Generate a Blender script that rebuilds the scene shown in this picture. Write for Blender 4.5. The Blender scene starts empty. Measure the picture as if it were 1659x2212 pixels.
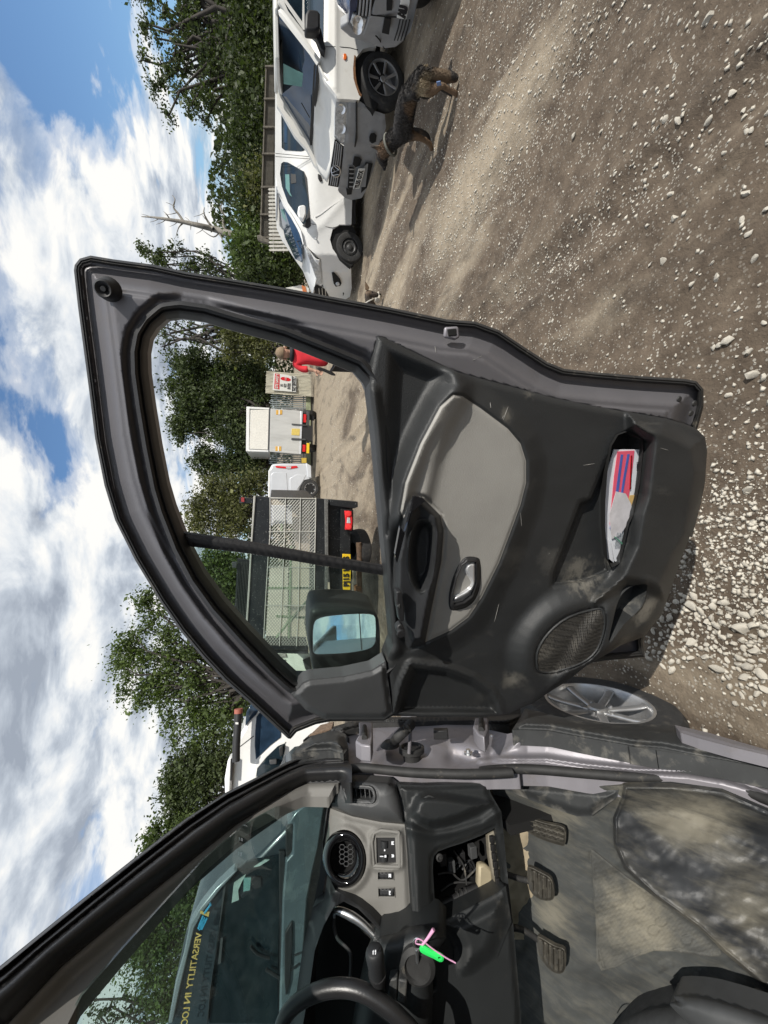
import bpy, bmesh, math, random
import numpy as np
from mathutils import Vector, Matrix
from mathutils.geometry import delaunay_2d_cdt
random.seed(7); rng = np.random.default_rng(7)
SC = bpy.context.scene
COL = SC.collection
# ---------------------------------------------------------------- camera (phone held sideways, ultra wide lens)
FP, PITCH, CAMZ = 830.4, math.radians(16.0), 1.70
FWD = np.array([0, math.cos(PITCH), -math.sin(PITCH)])
UPV = np.array([0, math.sin(PITCH), math.cos(PITCH)])
RGT = np.array([1.0, 0, 0])
CAM = np.array([0, 0, CAMZ])
cam = bpy.data.cameras.new('camera')
camo = bpy.data.objects.new('camera', cam)
COL.objects.link(camo)
cam.sensor_fit = 'VERTICAL'; cam.sensor_height = 36.0; cam.sensor_width = 27.0
cam.lens = 36.0 * FP / 2212.0
cam.clip_start = 0.02; cam.clip_end = 3000
mw = Matrix.Identity(4)
for i in range(3):
    mw[i][0] = -UPV[i]; mw[i][1] = RGT[i]; mw[i][2] = -FWD[i]; mw[i][3] = CAM[i]
camo.matrix_world = mw
SC.camera = camo
# ---------------------------------------------------------------- sun + sky
SUN_EL, SUN_AZ = math.radians(43), math.radians(136)       # azimuth clockwise from +Y
sd_ = Vector((math.sin(SUN_AZ) * math.cos(SUN_EL), math.cos(SUN_AZ) * math.cos(SUN_EL), math.sin(SUN_EL)))
sun = bpy.data.lights.new('sun', 'SUN'); sun.energy = 4.6; sun.angle = math.radians(0.53); sun.color = (1.0, 0.95, 0.87)
suno = bpy.data.objects.new('sun', sun); COL.objects.link(suno)
suno.rotation_euler = sd_.to_track_quat('Z', 'Y').to_euler()
SC.view_settings.view_transform = 'Standard'; SC.view_settings.look = 'None'
SC.view_settings.exposure = 0.08; SC.view_settings.gamma = 1.0
SC.view_settings.use_curve_mapping = False
SC.render.engine = 'CYCLES'
SC.cycles.use_denoising = True
SC.cycles.max_bounces = 7; SC.cycles.transparent_max_bounces = 12; SC.cycles.diffuse_bounces = 3
SC.cycles.glossy_bounces = 4; SC.cycles.caustics_reflective = False; SC.cycles.caustics_refractive = False
SC.cycles.sample_clamp_indirect = 6

def ray(x, y):
    return FWD + RGT * (1106.0 - y) / FP - UPV * (x - 829.5) / FP

W = bpy.data.worlds.new('World'); SC.world = W; W.use_nodes = True
nt = W.node_tree; nt.nodes.clear()
def N(nt, t, **k):
    n = nt.nodes.new(t)
    for a, b in k.items(): setattr(n, a, b)
    return n
def L(nt, a, b): nt.links.new(a, b)
def math_(nt, op, a, b=None, c=None, clamp=False):
    n = N(nt, 'ShaderNodeMath', operation=op, use_clamp=clamp)
    for i, v in enumerate((a, b, c)):
        if v is None: continue
        if isinstance(v, (int, float)): n.inputs[i].default_value = v
        else: L(nt, v, n.inputs[i])
    return n.outputs[0]
def vmath(nt, op, a, b=None):
    n = N(nt, 'ShaderNodeVectorMath', operation=op)
    for i, v in enumerate((a, b)):
        if v is None: continue
        if isinstance(v, (tuple, list)): n.inputs[i].default_value = v
        else: L(nt, v, n.inputs[i])
    return n
def ramp(nt, src, stops, interp='LINEAR'):
    n = N(nt, 'ShaderNodeValToRGB'); r = n.color_ramp; r.interpolation = interp
    while len(r.elements) < len(stops): r.elements.new(0.5)
    for e, (p, c) in zip(r.elements, stops):
        e.position = p; e.color = (*c, 1) if len(c) == 3 else c
    L(nt, src, n.inputs[0]); return n.outputs[0]
def mixc(nt, f, a, b, mode='MIX'):
    n = N(nt, 'ShaderNodeMix', data_type='RGBA', blend_type=mode)
    for i, v in ((0, f), (6, a), (7, b)):
        if isinstance(v, (int, float)): n.inputs[i].default_value = v
        elif isinstance(v, tuple): n.inputs[i].default_value = (*v, 1) if len(v) == 3 else v
        else: L(nt, v, n.inputs[i])
    return n.outputs[2]
def noise(nt, vec, scale, detail=6, rough=0.55, dist=0.0):
    n = N(nt, 'ShaderNodeTexNoise'); n.inputs['Scale'].default_value = scale
    n.inputs['Detail'].default_value = detail; n.inputs['Roughness'].default_value = rough
    n.inputs['Distortion'].default_value = dist
    if vec is not None: L(nt, vec, n.inputs['Vector'])
    return n.outputs['Fac']

sky = N(nt, 'ShaderNodeTexSky', sky_type='NISHITA', sun_disc=False)
sky.sun_elevation = SUN_EL; sky.sun_rotation = SUN_AZ
sky.air_density = 1.0; sky.dust_density = 0.6; sky.ozone_density = 1.6
tc = N(nt, 'ShaderNodeTexCoord')
dirv = vmath(nt, 'NORMALIZE', tc.outputs['Generated']).outputs[0]
sep = N(nt, 'ShaderNodeSeparateXYZ'); L(nt, dirv, sep.inputs[0])
zc = math_(nt, 'ADD', math_(nt, 'MAXIMUM', sep.outputs[2], 0.0), 0.16)
cx = math_(nt, 'DIVIDE', sep.outputs[0], zc); cy = math_(nt, 'DIVIDE', sep.outputs[1], zc)
comb = N(nt, 'ShaderNodeCombineXYZ'); L(nt, cx, comb.inputs[0]); L(nt, cy, comb.inputs[1])
warp = N(nt, 'ShaderNodeTexNoise'); warp.inputs['Scale'].default_value = 0.8; warp.inputs['Detail'].default_value = 3
L(nt, comb.outputs[0], warp.inputs['Vector'])
wv = vmath(nt, 'SCALE', vmath(nt, 'SUBTRACT', warp.outputs['Color'], (0.5, 0.5, 0.5)).outputs[0]); wv.inputs[3].default_value = 0.9
pv = vmath(nt, 'ADD', comb.outputs[0], wv.outputs[0]).outputs[0]
pv = vmath(nt, 'ADD', pv, (3.7, 1.9, 0.0)).outputs[0]
big = noise(nt, pv, 1.05, 10, 0.58)
bias = 0.05
cov = math_(nt, 'ADD', math_(nt, 'ADD', math_(nt, 'MULTIPLY', math_(nt, 'SUBTRACT', big, 0.5), 1.45), 0.5), bias)
# open blue gaps and heavier banks of cloud in the directions where the yard's sky has them
def blob(x, y, amp, sharp):
    global cov
    d = ray(x, y); d = d / np.linalg.norm(d)
    dp = vmath(nt, 'DOT_PRODUCT', dirv, tuple(d)).outputs['Value']
    e = math_(nt, 'POWER', math_(nt, 'MAXIMUM', dp, 0.0), sharp)
    cov = math_(nt, 'ADD', cov, math_(nt, 'MULTIPLY', e, amp))
for b_ in [(20, 660, -0.14, 60), (60, 940, -0.08, 70), (190, 120, -0.13, 30), (500, 330, -0.08, 90), (215, 1440, -0.06, 100),
           (150, 820, 0.16, 60), (330, 440, 0.16, 50), (60, 1250, 0.08, 40), (90, 1950, 0.12, 25), (250, 1700, 0.14, 50), (300, 620, 0.12, 60)]:
    blob(*b_)
mask = ramp(nt, cov, [(0.40, (0, 0, 0)), (0.475, (0.5, 0.5, 0.5)), (0.56, (1, 1, 1))], 'EASE')
# cloud body: bright tops, soft grey bellies
pv2 = vmath(nt, 'ADD', pv, (0.10, -0.13, 0.0)).outputs[0]
big2 = noise(nt, pv2, 1.05, 10, 0.58)
relief_ = math_(nt, 'SUBTRACT', big, big2)
thick = math_(nt, 'MULTIPLY', math_(nt, 'SUBTRACT', cov, 0.64), 1.25)
fine = noise(nt, pv, 2.6, 6, 0.6)
shade = math_(nt, 'ADD', math_(nt, 'ADD', math_(nt, 'MULTIPLY', relief_, 4.8), 0.58), math_(nt, 'MULTIPLY', math_(nt, 'SUBTRACT', fine, 0.5), 0.6))
shade = math_(nt, 'SUBTRACT', shade, math_(nt, 'MAXIMUM', thick, 0.0))
ccol = ramp(nt, shade, [(0.08, (0.38, 0.43, 0.51)), (0.38, (0.60, 0.66, 0.74)), (0.60, (0.85, 0.89, 0.93)), (0.82, (1.06, 1.05, 1.02))])
bgs = N(nt, 'ShaderNodeBackground'); L(nt, mixc(nt, 1.0, sky.outputs[0], (0.80, 0.98, 1.12), 'MULTIPLY'), bgs.inputs[0]); bgs.inputs[1].default_value = 0.125
bgc = N(nt, 'ShaderNodeBackground'); L(nt, ccol, bgc.inputs[0]); bgc.inputs[1].default_value = 0.90
mixb = N(nt, 'ShaderNodeMixShader'); L(nt, mask, mixb.inputs[0]); L(nt, bgs.outputs[0], mixb.inputs[1]); L(nt, bgc.outputs[0], mixb.inputs[2])
out = N(nt, 'ShaderNodeOutputWorld'); L(nt, mixb.outputs[0], out.inputs[0])

# ---------------------------------------------------------------- measuring helpers
ZOOM = dict(F=(0, 0, 1 / 1.15733), A=(600, 0, 2.765), A2=(640, 0, 3.1904), B=(350, 800, 2.5523), C=(350, 1200, 2.5523), D=(150, 600, 3.0164),
            E=(900, 800, 1.8433), G=(900, 1250, 1.8433), H=(700, 1780, 2.765), I=(1200, 1850, 2.3042), J=(0, 1900, 1.9518),
            K=(200, 1400, 2.765), L=(0, 0, 2.3042), M=(1100, 0, 2.0232), N=(1500, 1300, 3.6857), O=(650, 1850, 4.1475),
            P=(400, 2150, 4.6083), Q=(500, 1900, 4.6083), R=(650, 900, 8.295), S=(560, 640, 4.1475), T=(900, 0, 5.2667),
            U=(1250, 2000, 3.6867), W=(560, 1720, 4.1475), X=(900, 2200, 2.765))
def zp(s):
    """'A:1,2 3,4' -> survey sheet coordinates"""
    z, body = s.split(':'); x0, y0, k = ZOOM[z]
    return [((x0 + float(a) / k) / 1.15733, (y0 + float(b) / k) / 1.15733) for a, b in (q.split(',') for q in body.split())]
def cat(*ss):
    r = []
    for s in ss: r += zp(s)
    return r
class Plane:
    def __init__(s, o, n):
        s.o = np.array(o, float); n = np.array(n, float); s.n = n / np.linalg.norm(n)
        if np.dot(CAM - s.o, s.n) < 0: s.n = -s.n
    def hit(s, x, y, off=0.0):
        d = ray(x, y); t = (np.dot(s.o - CAM, s.n) + off) / np.dot(d, s.n)
        return CAM + d * t
    def hits(s, X, Y, off):
        d = FWD[None] + RGT[None] * ((1106.0 - Y) / FP)[:, None] - UPV[None] * ((X - 829.5) / FP)[:, None]
        t = (np.dot(s.o - CAM, s.n) + off) / (d @ s.n)
        return CAM[None] + d * t[:, None]
def ground_hit(x, y, z=0.0):
    d = ray(x, y); return CAM + d * ((z - CAMZ) / d[2])
def crom(pts, n=6, closed=True):
    P = np.array(pts, float); m = len(P); res = []
    for i in range(m if closed else m - 1):
        g = lambda k: P[k % m] if closed else P[min(max(k, 0), m - 1)]
        a, b, c, d = g(i - 1), g(i), g(i + 1), g(i + 2)
        for k in range(n):
            t = k / n
            res.append(0.5 * ((2 * b) + (c - a) * t + (2 * a - 5 * b + 4 * c - d) * t * t + (3 * b - a - 3 * c + d) * t ** 3))
    if not closed: res.append(P[-1])
    return np.array(res)
def resample(pts, step, closed=True):
    P = np.array(pts, float)
    if closed: P = np.vstack([P, P[:1]])
    res = []
    for a, b in zip(P[:-1], P[1:]):
        n = max(1, int(round(np.linalg.norm(b - a) / step)))
        for k in range(n): res.append(a + (b - a) * k / n)
    if not closed: res.append(P[-1])
    return np.array(res)
def pdist(X, Y, pts, closed=True):
    P = np.array(pts, float)
    if closed: P = np.vstack([P, P[:1]])
    best = np.full(X.shape, 1e9)
    for a, b in zip(P[:-1], P[1:]):
        ab = b - a; l2 = ab @ ab + 1e-9
        t = np.clip(((X - a[0]) * ab[0] + (Y - a[1]) * ab[1]) / l2, 0, 1)
        best = np.minimum(best, np.hypot(X - a[0] - t * ab[0], Y - a[1] - t * ab[1]))
    return best
def inside(X, Y, pts):
    P = np.array(pts, float); r = np.zeros(X.shape, bool)
    Q = np.roll(P, -1, 0)
    for (x1, y1), (x2, y2) in zip(P, Q):
        if y1 == y2: continue
        c = ((y1 > Y) != (y2 > Y)) & (X < (x2 - x1) * (Y - y1) / (y2 - y1) + x1)
        r ^= c
    return r
def sdist(X, Y, pts):
    """positive inside"""
    d = pdist(X, Y, pts); return np.where(inside(X, Y, pts), d, -d)
def ss(a, b, x):
    t = np.clip((x - a) / (b - a), 0, 1); return t * t * (3 - 2 * t)

# ---------------------------------------------------------------- objects
def tag(o, label=None, cat_=None, group=None, kind=None):
    if label: o['label'] = label
    if cat_: o['category'] = cat_
    if group: o['group'] = group
    if kind: o['kind'] = kind
    return o
def empty(name, loc, label=None, cat_=None, group=None):
    o = bpy.data.objects.new(name, None); COL.objects.link(o); o.location = tuple(loc); o.empty_display_size = 0.1
    o['_'] = 1; del o['_']
    return tag(o, label, cat_, group)
def origin(o):
    v = Vector((0, 0, 0)); p = o
    while p is not None: v = v + p.location; p = None if p.parent is None else None
    return v
def link(name, me, mat, parent=None):
    o = bpy.data.objects.new(name, me)
    if mat is not None: me.materials.append(mat)
    COL.objects.link(o)
    if parent is not None:
        o.parent = parent
        o.matrix_parent_inverse = Matrix.Translation(-WLOC(parent))
    return o
def WLOC(o):
    # world location of an empty (parts made of world-space meshes sit at the world origin)
    return Vector(o.location) if (o.type == 'EMPTY' and o.parent is None) else (Vector(o.get('wloc', (0, 0, 0))))
def smooth(me, ang=35):
    bm = bmesh.new(); bm.from_mesh(me)
    for f in bm.faces: f.smooth = True
    for e in bm.edges:
        e.smooth = not (len(e.link_faces) == 2 and e.calc_face_angle(0) > math.radians(ang))
    bm.to_mesh(me); bm.free()
def mesh(name, verts, faces, mat, parent=None, sm=True, ang=35):
    me = bpy.data.meshes.new(name); me.from_pydata([tuple(v) for v in verts], [], [tuple(f) for f in faces]); me.validate(); me.update()
    if sm: smooth(me, ang)
    return link(name, me, mat, parent)
def bev(o, w, seg=2):
    if w > 0:
        m = o.modifiers.new('bevel', 'BEVEL'); m.width = w; m.segments = seg; m.limit_method = 'ANGLE'; m.angle_limit = math.radians(40)
    return o
def offset_curve(base, d, step, closed=True):
    P = resample(base, step, closed)
    if closed: T = np.roll(P, -1, 0) - np.roll(P, 1, 0)
    else: T = np.gradient(P, axis=0)
    T /= np.linalg.norm(T, axis=1)[:, None] + 1e-9
    nn = np.stack([T[:, 1], -T[:, 0]], 1)
    if closed and not np.mean(inside(P[:, 0] + nn[:, 0], P[:, 1] + nn[:, 1], base)) > .5: nn = -nn
    R = P + nn * d
    return R[np.abs(pdist(R[:, 0], R[:, 1], base, closed) - abs(d)) < .25 * step + .02 * abs(d)]
def relief(name, outline, plane, hf, mat, parent=None, step=6, holes=(), skirt=0.02, rings=(), relax=0):
    ol = resample(outline, step); segs = [ol] + [resample(h, step) for h in holes]
    pts, edges = [], []
    for s in segs:
        b = len(pts); n = len(s); pts += list(s); edges += [(b + i, b + (i + 1) % n) for i in range(n)]
    x0, y0 = ol.min(0); x1, y1 = ol.max(0)
    gx, gy = np.meshgrid(np.arange(x0 + step * .5, x1, step), np.arange(y0 + step * .5, y1, step), indexing='ij')
    gx[:, ::1] += 0; gy[::2, :] += step * .5
    gx, gy = gx.ravel(), gy.ravel()
    keep = inside(gx, gy, ol)
    for h in segs[1:]: keep &= ~inside(gx, gy, h)
    for s in segs: keep &= pdist(gx, gy, s) > step * .55
    RP = []
    for base, offs, cl in rings:
        for d in offs:
            for dd in ((d, -d) if not cl else (d,)):
                R = offset_curve(base, dd, step, cl)
                if len(R) == 0: continue
                ok = inside(R[:, 0], R[:, 1], ol)
                for h in segs[1:]: ok &= ~inside(R[:, 0], R[:, 1], h)
                for s in segs: ok &= pdist(R[:, 0], R[:, 1], s) > 1.0
                RP += list(R[ok])
    if RP:
        RP = np.array(RP); cell = {}; kept = []
        for p in RP:
            k = (int(p[0] // 2), int(p[1] // 2))
            if any(np.hypot(*(q - p)) < 1.2 for a in (-1, 0, 1) for b in (-1, 0, 1) for q in cell.get((k[0] + a, k[1] + b), ())): continue
            cell.setdefault(k, []).append(p); kept.append(p)
        pts += kept; RP = np.array(kept)
        gk = np.stack([gx, gy], 1)[keep]; far = np.ones(len(gk), bool)
        for i in range(0, len(gk), 2000):
            far[i:i + 2000] = (np.abs(gk[i:i + 2000, None, :] - RP[None]).max(2) > step * .45).all(1)
        pts += list(gk[far])
    else: pts += list(np.stack([gx[keep], gy[keep]], 1))
    vs, es, fs, _, _, _ = delaunay_2d_cdt([Vector((float(p[0]), float(p[1]))) for p in pts], edges, [], 0, 1e-4)
    V = np.array([(v.x, v.y) for v in vs]); T = np.array([f for f in fs if len(f) == 3])
    c = V[T].mean(1); ok = inside(c[:, 0], c[:, 1], ol)
    for h in segs[1:]: ok &= ~inside(c[:, 0], c[:, 1], h)
    T = T[ok]
    off = hf(V[:, 0], V[:, 1]) if callable(hf) else np.full(len(V), float(hf))
    if relax:
        E = np.concatenate([T[:, [0, 1]], T[:, [1, 2]], T[:, [2, 0]]]); Es = np.sort(E, 1)
        uq, ct = np.unique(Es, axis=0, return_counts=True); fix = np.zeros(len(V), bool); fix[uq[ct == 1].ravel()] = True
        for _ in range(relax):
            sm_ = np.zeros(len(V)); cn = np.zeros(len(V))
            np.add.at(sm_, uq[:, 0], off[uq[:, 1]]); np.add.at(sm_, uq[:, 1], off[uq[:, 0]]); np.add.at(cn, uq[:, 0], 1); np.add.at(cn, uq[:, 1], 1)
            off = np.where(fix | (cn == 0), off, .4 * off + .6 * sm_ / np.maximum(cn, 1))
    P3 = plane.hits(V[:, 0], V[:, 1], off)
    a, b, cc = P3[T[0][0]], P3[T[0][1]], P3[T[0][2]]
    if np.dot(np.cross(b - a, cc - a), CAM - a) < 0: T = T[:, ::-1]
    verts = [tuple(p) for p in P3]; faces = [tuple(int(i) for i in t) for t in T]; nv = len(verts)
    if callable(hf):
        e = 1.6; x_, y_ = V[:, 0], V[:, 1]
        def pt(dx, dy): return plane.hits(x_ + dx, y_ + dy, hf(x_ + dx, y_ + dy) * np.ones(len(x_)))
        nn = np.cross(pt(e, 0) - pt(-e, 0), pt(0, e) - pt(0, -e)); nn /= np.linalg.norm(nn, axis=1)[:, None] + 1e-12
        nn *= np.sign((nn * (CAM[None] - P3)).sum(1))[:, None]
    else: nn = np.tile(plane.n, (nv, 1))
    if skirt > 0:
        ec = {}
        for t in faces:
            for i in range(3):
                e = (t[i], t[(i + 1) % 3]); k = (min(e), max(e))
                ec[k] = None if k in ec else e
        mp = {}; mq = {}
        for e in [e for e in ec.values() if e]:
            for i in e:
                if i not in mp:
                    mq[i] = len(verts); verts.append(tuple(P3[i])); mp[i] = len(verts); verts.append(tuple(P3[i] - plane.n * skirt))
            faces.append((mq[e[1]], mq[e[0]], mp[e[0]], mp[e[1]]))
    me = bpy.data.meshes.new(name); me.from_pydata(verts, [], faces); me.update()
    me.polygons.foreach_set('use_smooth', np.ones(len(me.polygons), bool)); me.update()
    if relax == 0:
        vn = np.zeros(len(verts) * 3); me.vertices.foreach_get('normal', vn); vn = vn.reshape(-1, 3); vn[:nv] = nn
        me.normals_split_custom_set_from_vertices([tuple(q) for q in vn])
    return link(name, me, mat, parent)
def slab(name, pts, depth, mat, parent=None, bevel=0.0, seg=2):
    """closed prism: front polygon of world points, pushed back along a vector"""
    P = [np.array(p, float) for p in pts]; n = len(P); D = np.array(depth, float)
    verts = P + [p + D for p in P]
    nm = np.zeros(3)
    for i in range(n): nm += np.cross(P[i], P[(i + 1) % n])
    order = list(range(n)) if np.dot(nm, D) < 0 else list(range(n))[::-1]
    faces = [order, [i + n for i in order[::-1]]]
    for k in range(n):
        a, b = order[k], order[(k + 1) % n]; faces.append([b, a, a + n, b + n])
    return bev(mesh(name, verts, faces, mat, parent), bevel, seg)
def patch(name, rows, mat, parent=None, sub=4, thick=0.0):
    """smooth surface through a net of world points"""
    R = [crom(r, sub, False) for r in rows]; R = np.array(R)
    C = np.array([crom(R[:, j], sub, False) for j in range(R.shape[1])])
    m, n = C.shape[:2]; verts = C.reshape(-1, 3)
    faces = [(i * n + j, i * n + j + 1, (i + 1) * n + j + 1, (i + 1) * n + j) for i in range(m - 1) for j in range(n - 1)]
    f = faces[len(faces) // 2]; a, b, c = verts[f[0]], verts[f[1]], verts[f[2]]
    if np.dot(np.cross(b - a, c - a), CAM - a) < 0: faces = [q[::-1] for q in faces]
    o = mesh(name, verts, faces, mat, parent, ang=60)
    if thick:
        s = o.modifiers.new('solid', 'SOLIDIFY'); s.thickness = thick; s.offset = -1
    return o
def frame_of(d):
    d = np.array(d, float); d /= np.linalg.norm(d)
    a = np.cross(d, [0, 0, 1.0]) if abs(d[2]) < .9 else np.cross(d, [1.0, 0, 0])
    a /= np.linalg.norm(a); return d, a, np.cross(d, a)
def tube(name, pts, r, mat, parent=None, n=8, sub=4, closed=False, flat=1.0, cap=True):
    P = crom(pts, sub, closed) if sub > 1 else np.array(pts, float)
    m = len(P); rr = np.interp(np.linspace(0, 1, m), np.linspace(0, 1, len(r)), r) if hasattr(r, '__len__') else np.full(m, r)
    verts, faces = [], []
    pa = None
    for i in range(m):
        d = P[(i + 1) % m] - P[i - 1] if closed else P[min(i + 1, m - 1)] - P[max(i - 1, 0)]
        d = d / (np.linalg.norm(d) + 1e-12)
        if pa is None: _, a, b = frame_of(d)
        else:
            a = pa - d * np.dot(pa, d); a /= np.linalg.norm(a) + 1e-12; b = np.cross(d, a)
        pa = a
        for k in range(n):
            t = 2 * math.pi * k / n; verts.append(P[i] + rr[i] * (a * math.cos(t) + b * math.sin(t) * flat))
    for i in range(m if closed else m - 1):
        for k in range(n):
            j = (i + 1) % m; faces.append((i * n + k, i * n + (k + 1) % n, j * n + (k + 1) % n, j * n + k))
    if not closed and cap:
        faces.append(tuple(range(n))[::-1]); faces.append(tuple((m - 1) * n + k for k in range(n)))
    return mesh(name, verts, faces, mat, parent, ang=60)
def lathe(name, c, axis, prof, mat, parent=None, n=32, ang=35, up=None, sx=1.0):
    d, a, b = frame_of(axis)
    c = np.array(c, float); verts, faces = [], []; m = len(prof)
    for (r, h) in prof:
        for k in range(n):
            t = 2 * math.pi * k / n; verts.append(c + d * h + r * (a * math.cos(t) * sx + b * math.sin(t)))
    for i in range(m - 1):
        for k in range(n):
            faces.append((i * n + k, i * n + (k + 1) % n, (i + 1) * n + (k + 1) % n, (i + 1) * n + k))
    if prof[0][0] > 1e-6 and False: pass
    o = mesh(name, verts, faces, mat, parent, sm=False)
    bm = bmesh.new(); bm.from_mesh(o.data); bmesh.ops.remove_doubles(bm, verts=bm.verts, dist=1e-5); bmesh.ops.recalc_face_normals(bm, faces=bm.faces); bm.to_mesh(o.data); bm.free()
    smooth(o.data, ang); return o
def obox(name, c, ax, ay, az, mat, parent=None, bevel=0.0):
    """box from centre and three half-axis vectors"""
    c, ax, ay, az = [np.array(v, float) for v in (c, ax, ay, az)]
    vs = [c + i * ax + j * ay + k * az for i in (-1, 1) for j in (-1, 1) for k in (-1, 1)]
    fs = [(0, 1, 3, 2), (4, 6, 7, 5), (0, 4, 5, 1), (2, 3, 7, 6), (0, 2, 6, 4), (1, 5, 7, 3)]
    o = mesh(name, vs, fs, mat, parent)
    bm = bmesh.new(); bm.from_mesh(o.data); bmesh.ops.recalc_face_normals(bm, faces=bm.faces); bm.to_mesh(o.data); bm.free()
    return bev(o, bevel)
def text(name, body, origin_, xdir, ydir, size, mat, parent=None, depth=0.001, align='LEFT', width=None, bold=0.0):
    cu = bpy.data.curves.new(name, 'FONT'); cu.body = body; cu.size = size; cu.extrude = depth; cu.align_x = align; cu.align_y = 'CENTER'; cu.offset = bold
    tmp = bpy.data.objects.new('t', cu); COL.objects.link(tmp)
    me = bpy.data.meshes.new_from_object(tmp); bpy.data.objects.remove(tmp)
    x = Vector(xdir).normalized(); y = Vector(ydir).normalized(); z = x.cross(y)
    k = 1.0
    if width and len(me.vertices):
        w = max(v.co.x for v in me.vertices) - min(v.co.x for v in me.vertices); k = width / max(w, 1e-6)
    M4 = Matrix(((x.x * k, y.x, z.x, origin_[0]), (x.y * k, y.y, z.y, origin_[1]), (x.z * k, y.z, z.z, origin_[2]), (0, 0, 0, 1)))
    me.transform(M4)
    if M4.determinant() < 0: me.flip_normals()
    me.name = name
    return link(name, me, mat, parent)

# ---------------------------------------------------------------- materials
def M(name, col, rough=0.6, metal=0.0, var=0.12, scale=18.0, bump=0.0, bscale=120.0, dirt=None, spec=0.5, coat=0.0, stretch=None, rvar=0.0, alpha=None):
    m = bpy.data.materials.new(name); m.use_nodes = True; nt = m.node_tree; b = nt.nodes['Principled BSDF']
    tc = N(nt, 'ShaderNodeTexCoord'); v = tc.outputs['Object']
    if stretch:
        mp = N(nt, 'ShaderNodeMapping'); mp.inputs['Scale'].default_value = stretch; L(nt, v, mp.inputs[0]); vs = mp.outputs[0]
    else: vs = v
    c = tuple(col)
    n1 = noise(nt, vs, scale, 5, 0.6)
    lo = tuple(max(0, k * (1 - var)) for k in c); hi = tuple(min(1, k * (1 + var)) for k in c)
    o = ramp(nt, n1, [(0.3, lo), (0.7, hi)])
    if dirt:
        dcol, amt, dsc = dirt[:3]
        n2 = noise(nt, vs, dsc, 9, 0.66, 0.4)
        f = ramp(nt, n2, [(0.60 - amt * .35, (0, 0, 0)), (0.80 - amt * .2, (1, 1, 1))])
        f = math_(nt, 'MULTIPLY', f, dirt[3] if len(dirt) > 3 else 0.8)
        o = mixc(nt, f, o, dcol)
        L(nt, math_(nt, 'ADD', rough, math_(nt, 'MULTIPLY', f, max(0.0, 0.9 - rough))), b.inputs['Roughness'])
    elif rvar:
        L(nt, math_(nt, 'ADD', rough - rvar * .5, math_(nt, 'MULTIPLY', noise(nt, v, scale * 2.3, 4), rvar)), b.inputs['Roughness'])
    else: b.inputs['Roughness'].default_value = rough
    L(nt, o, b.inputs['Base Color'])
    b.inputs['Metallic'].default_value = metal; b.inputs['Specular IOR Level'].default_value = spec
    b.inputs['Coat Weight'].default_value = coat; b.inputs['Coat Roughness'].default_value = 0.08
    if bump:
        bn = N(nt, 'ShaderNodeBump'); bn.inputs['Strength'].default_value = bump; bn.inputs['Distance'].default_value = 0.002
        L(nt, noise(nt, v, bscale, 3, 0.6), bn.inputs['Height']); L(nt, bn.outputs[0], b.inputs['Normal'])
    return m
def glass(name, tint=(0.86, 0.93, 0.90), refl=0.10, rough=0.0, dirt=0.0):
    m = bpy.data.materials.new(name); m.use_nodes = True; nt = m.node_tree; nt.nodes.clear()
    tr = N(nt, 'ShaderNodeBsdfTransparent'); tr.inputs[0].default_value = (*tint, 1)
    gl = N(nt, 'ShaderNodeBsdfGlossy'); gl.inputs['Roughness'].default_value = rough; gl.inputs[0].default_value = (0.95, 0.97, 1, 1)
    lw = N(nt, 'ShaderNodeLayerWeight'); lw.inputs[0].default_value = 0.25
    f = math_(nt, 'ADD', math_(nt, 'MULTIPLY', lw.outputs['Facing'], refl * 1.6), refl * 0.5, clamp=True)
    mx = N(nt, 'ShaderNodeMixShader'); L(nt, f, mx.inputs[0]); L(nt, tr.outputs[0], mx.inputs[1]); L(nt, gl.outputs[0], mx.inputs[2])
    o = mx.outputs[0]
    if dirt:
        df = N(nt, 'ShaderNodeBsdfDiffuse'); df.inputs[0].default_value = (0.55, 0.58, 0.55, 1)
        tcn = N(nt, 'ShaderNodeTexCoord')
        dn = ramp(nt, noise(nt, tcn.outputs['Object'], 9, 8, 0.7), [(0.35, (0, 0, 0)), (0.75, (1, 1, 1))])
        m2 = N(nt, 'ShaderNodeMixShader'); L(nt, math_(nt, 'MULTIPLY', dn, dirt), m2.inputs[0]); L(nt, o, m2.inputs[1]); L(nt, df.outputs[0], m2.inputs[2]); o = m2.outputs[0]
    ou = N(nt, 'ShaderNodeOutputMaterial'); L(nt, o, ou.inputs[0]); return m
DUST = (0.34, 0.30, 0.23)
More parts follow.
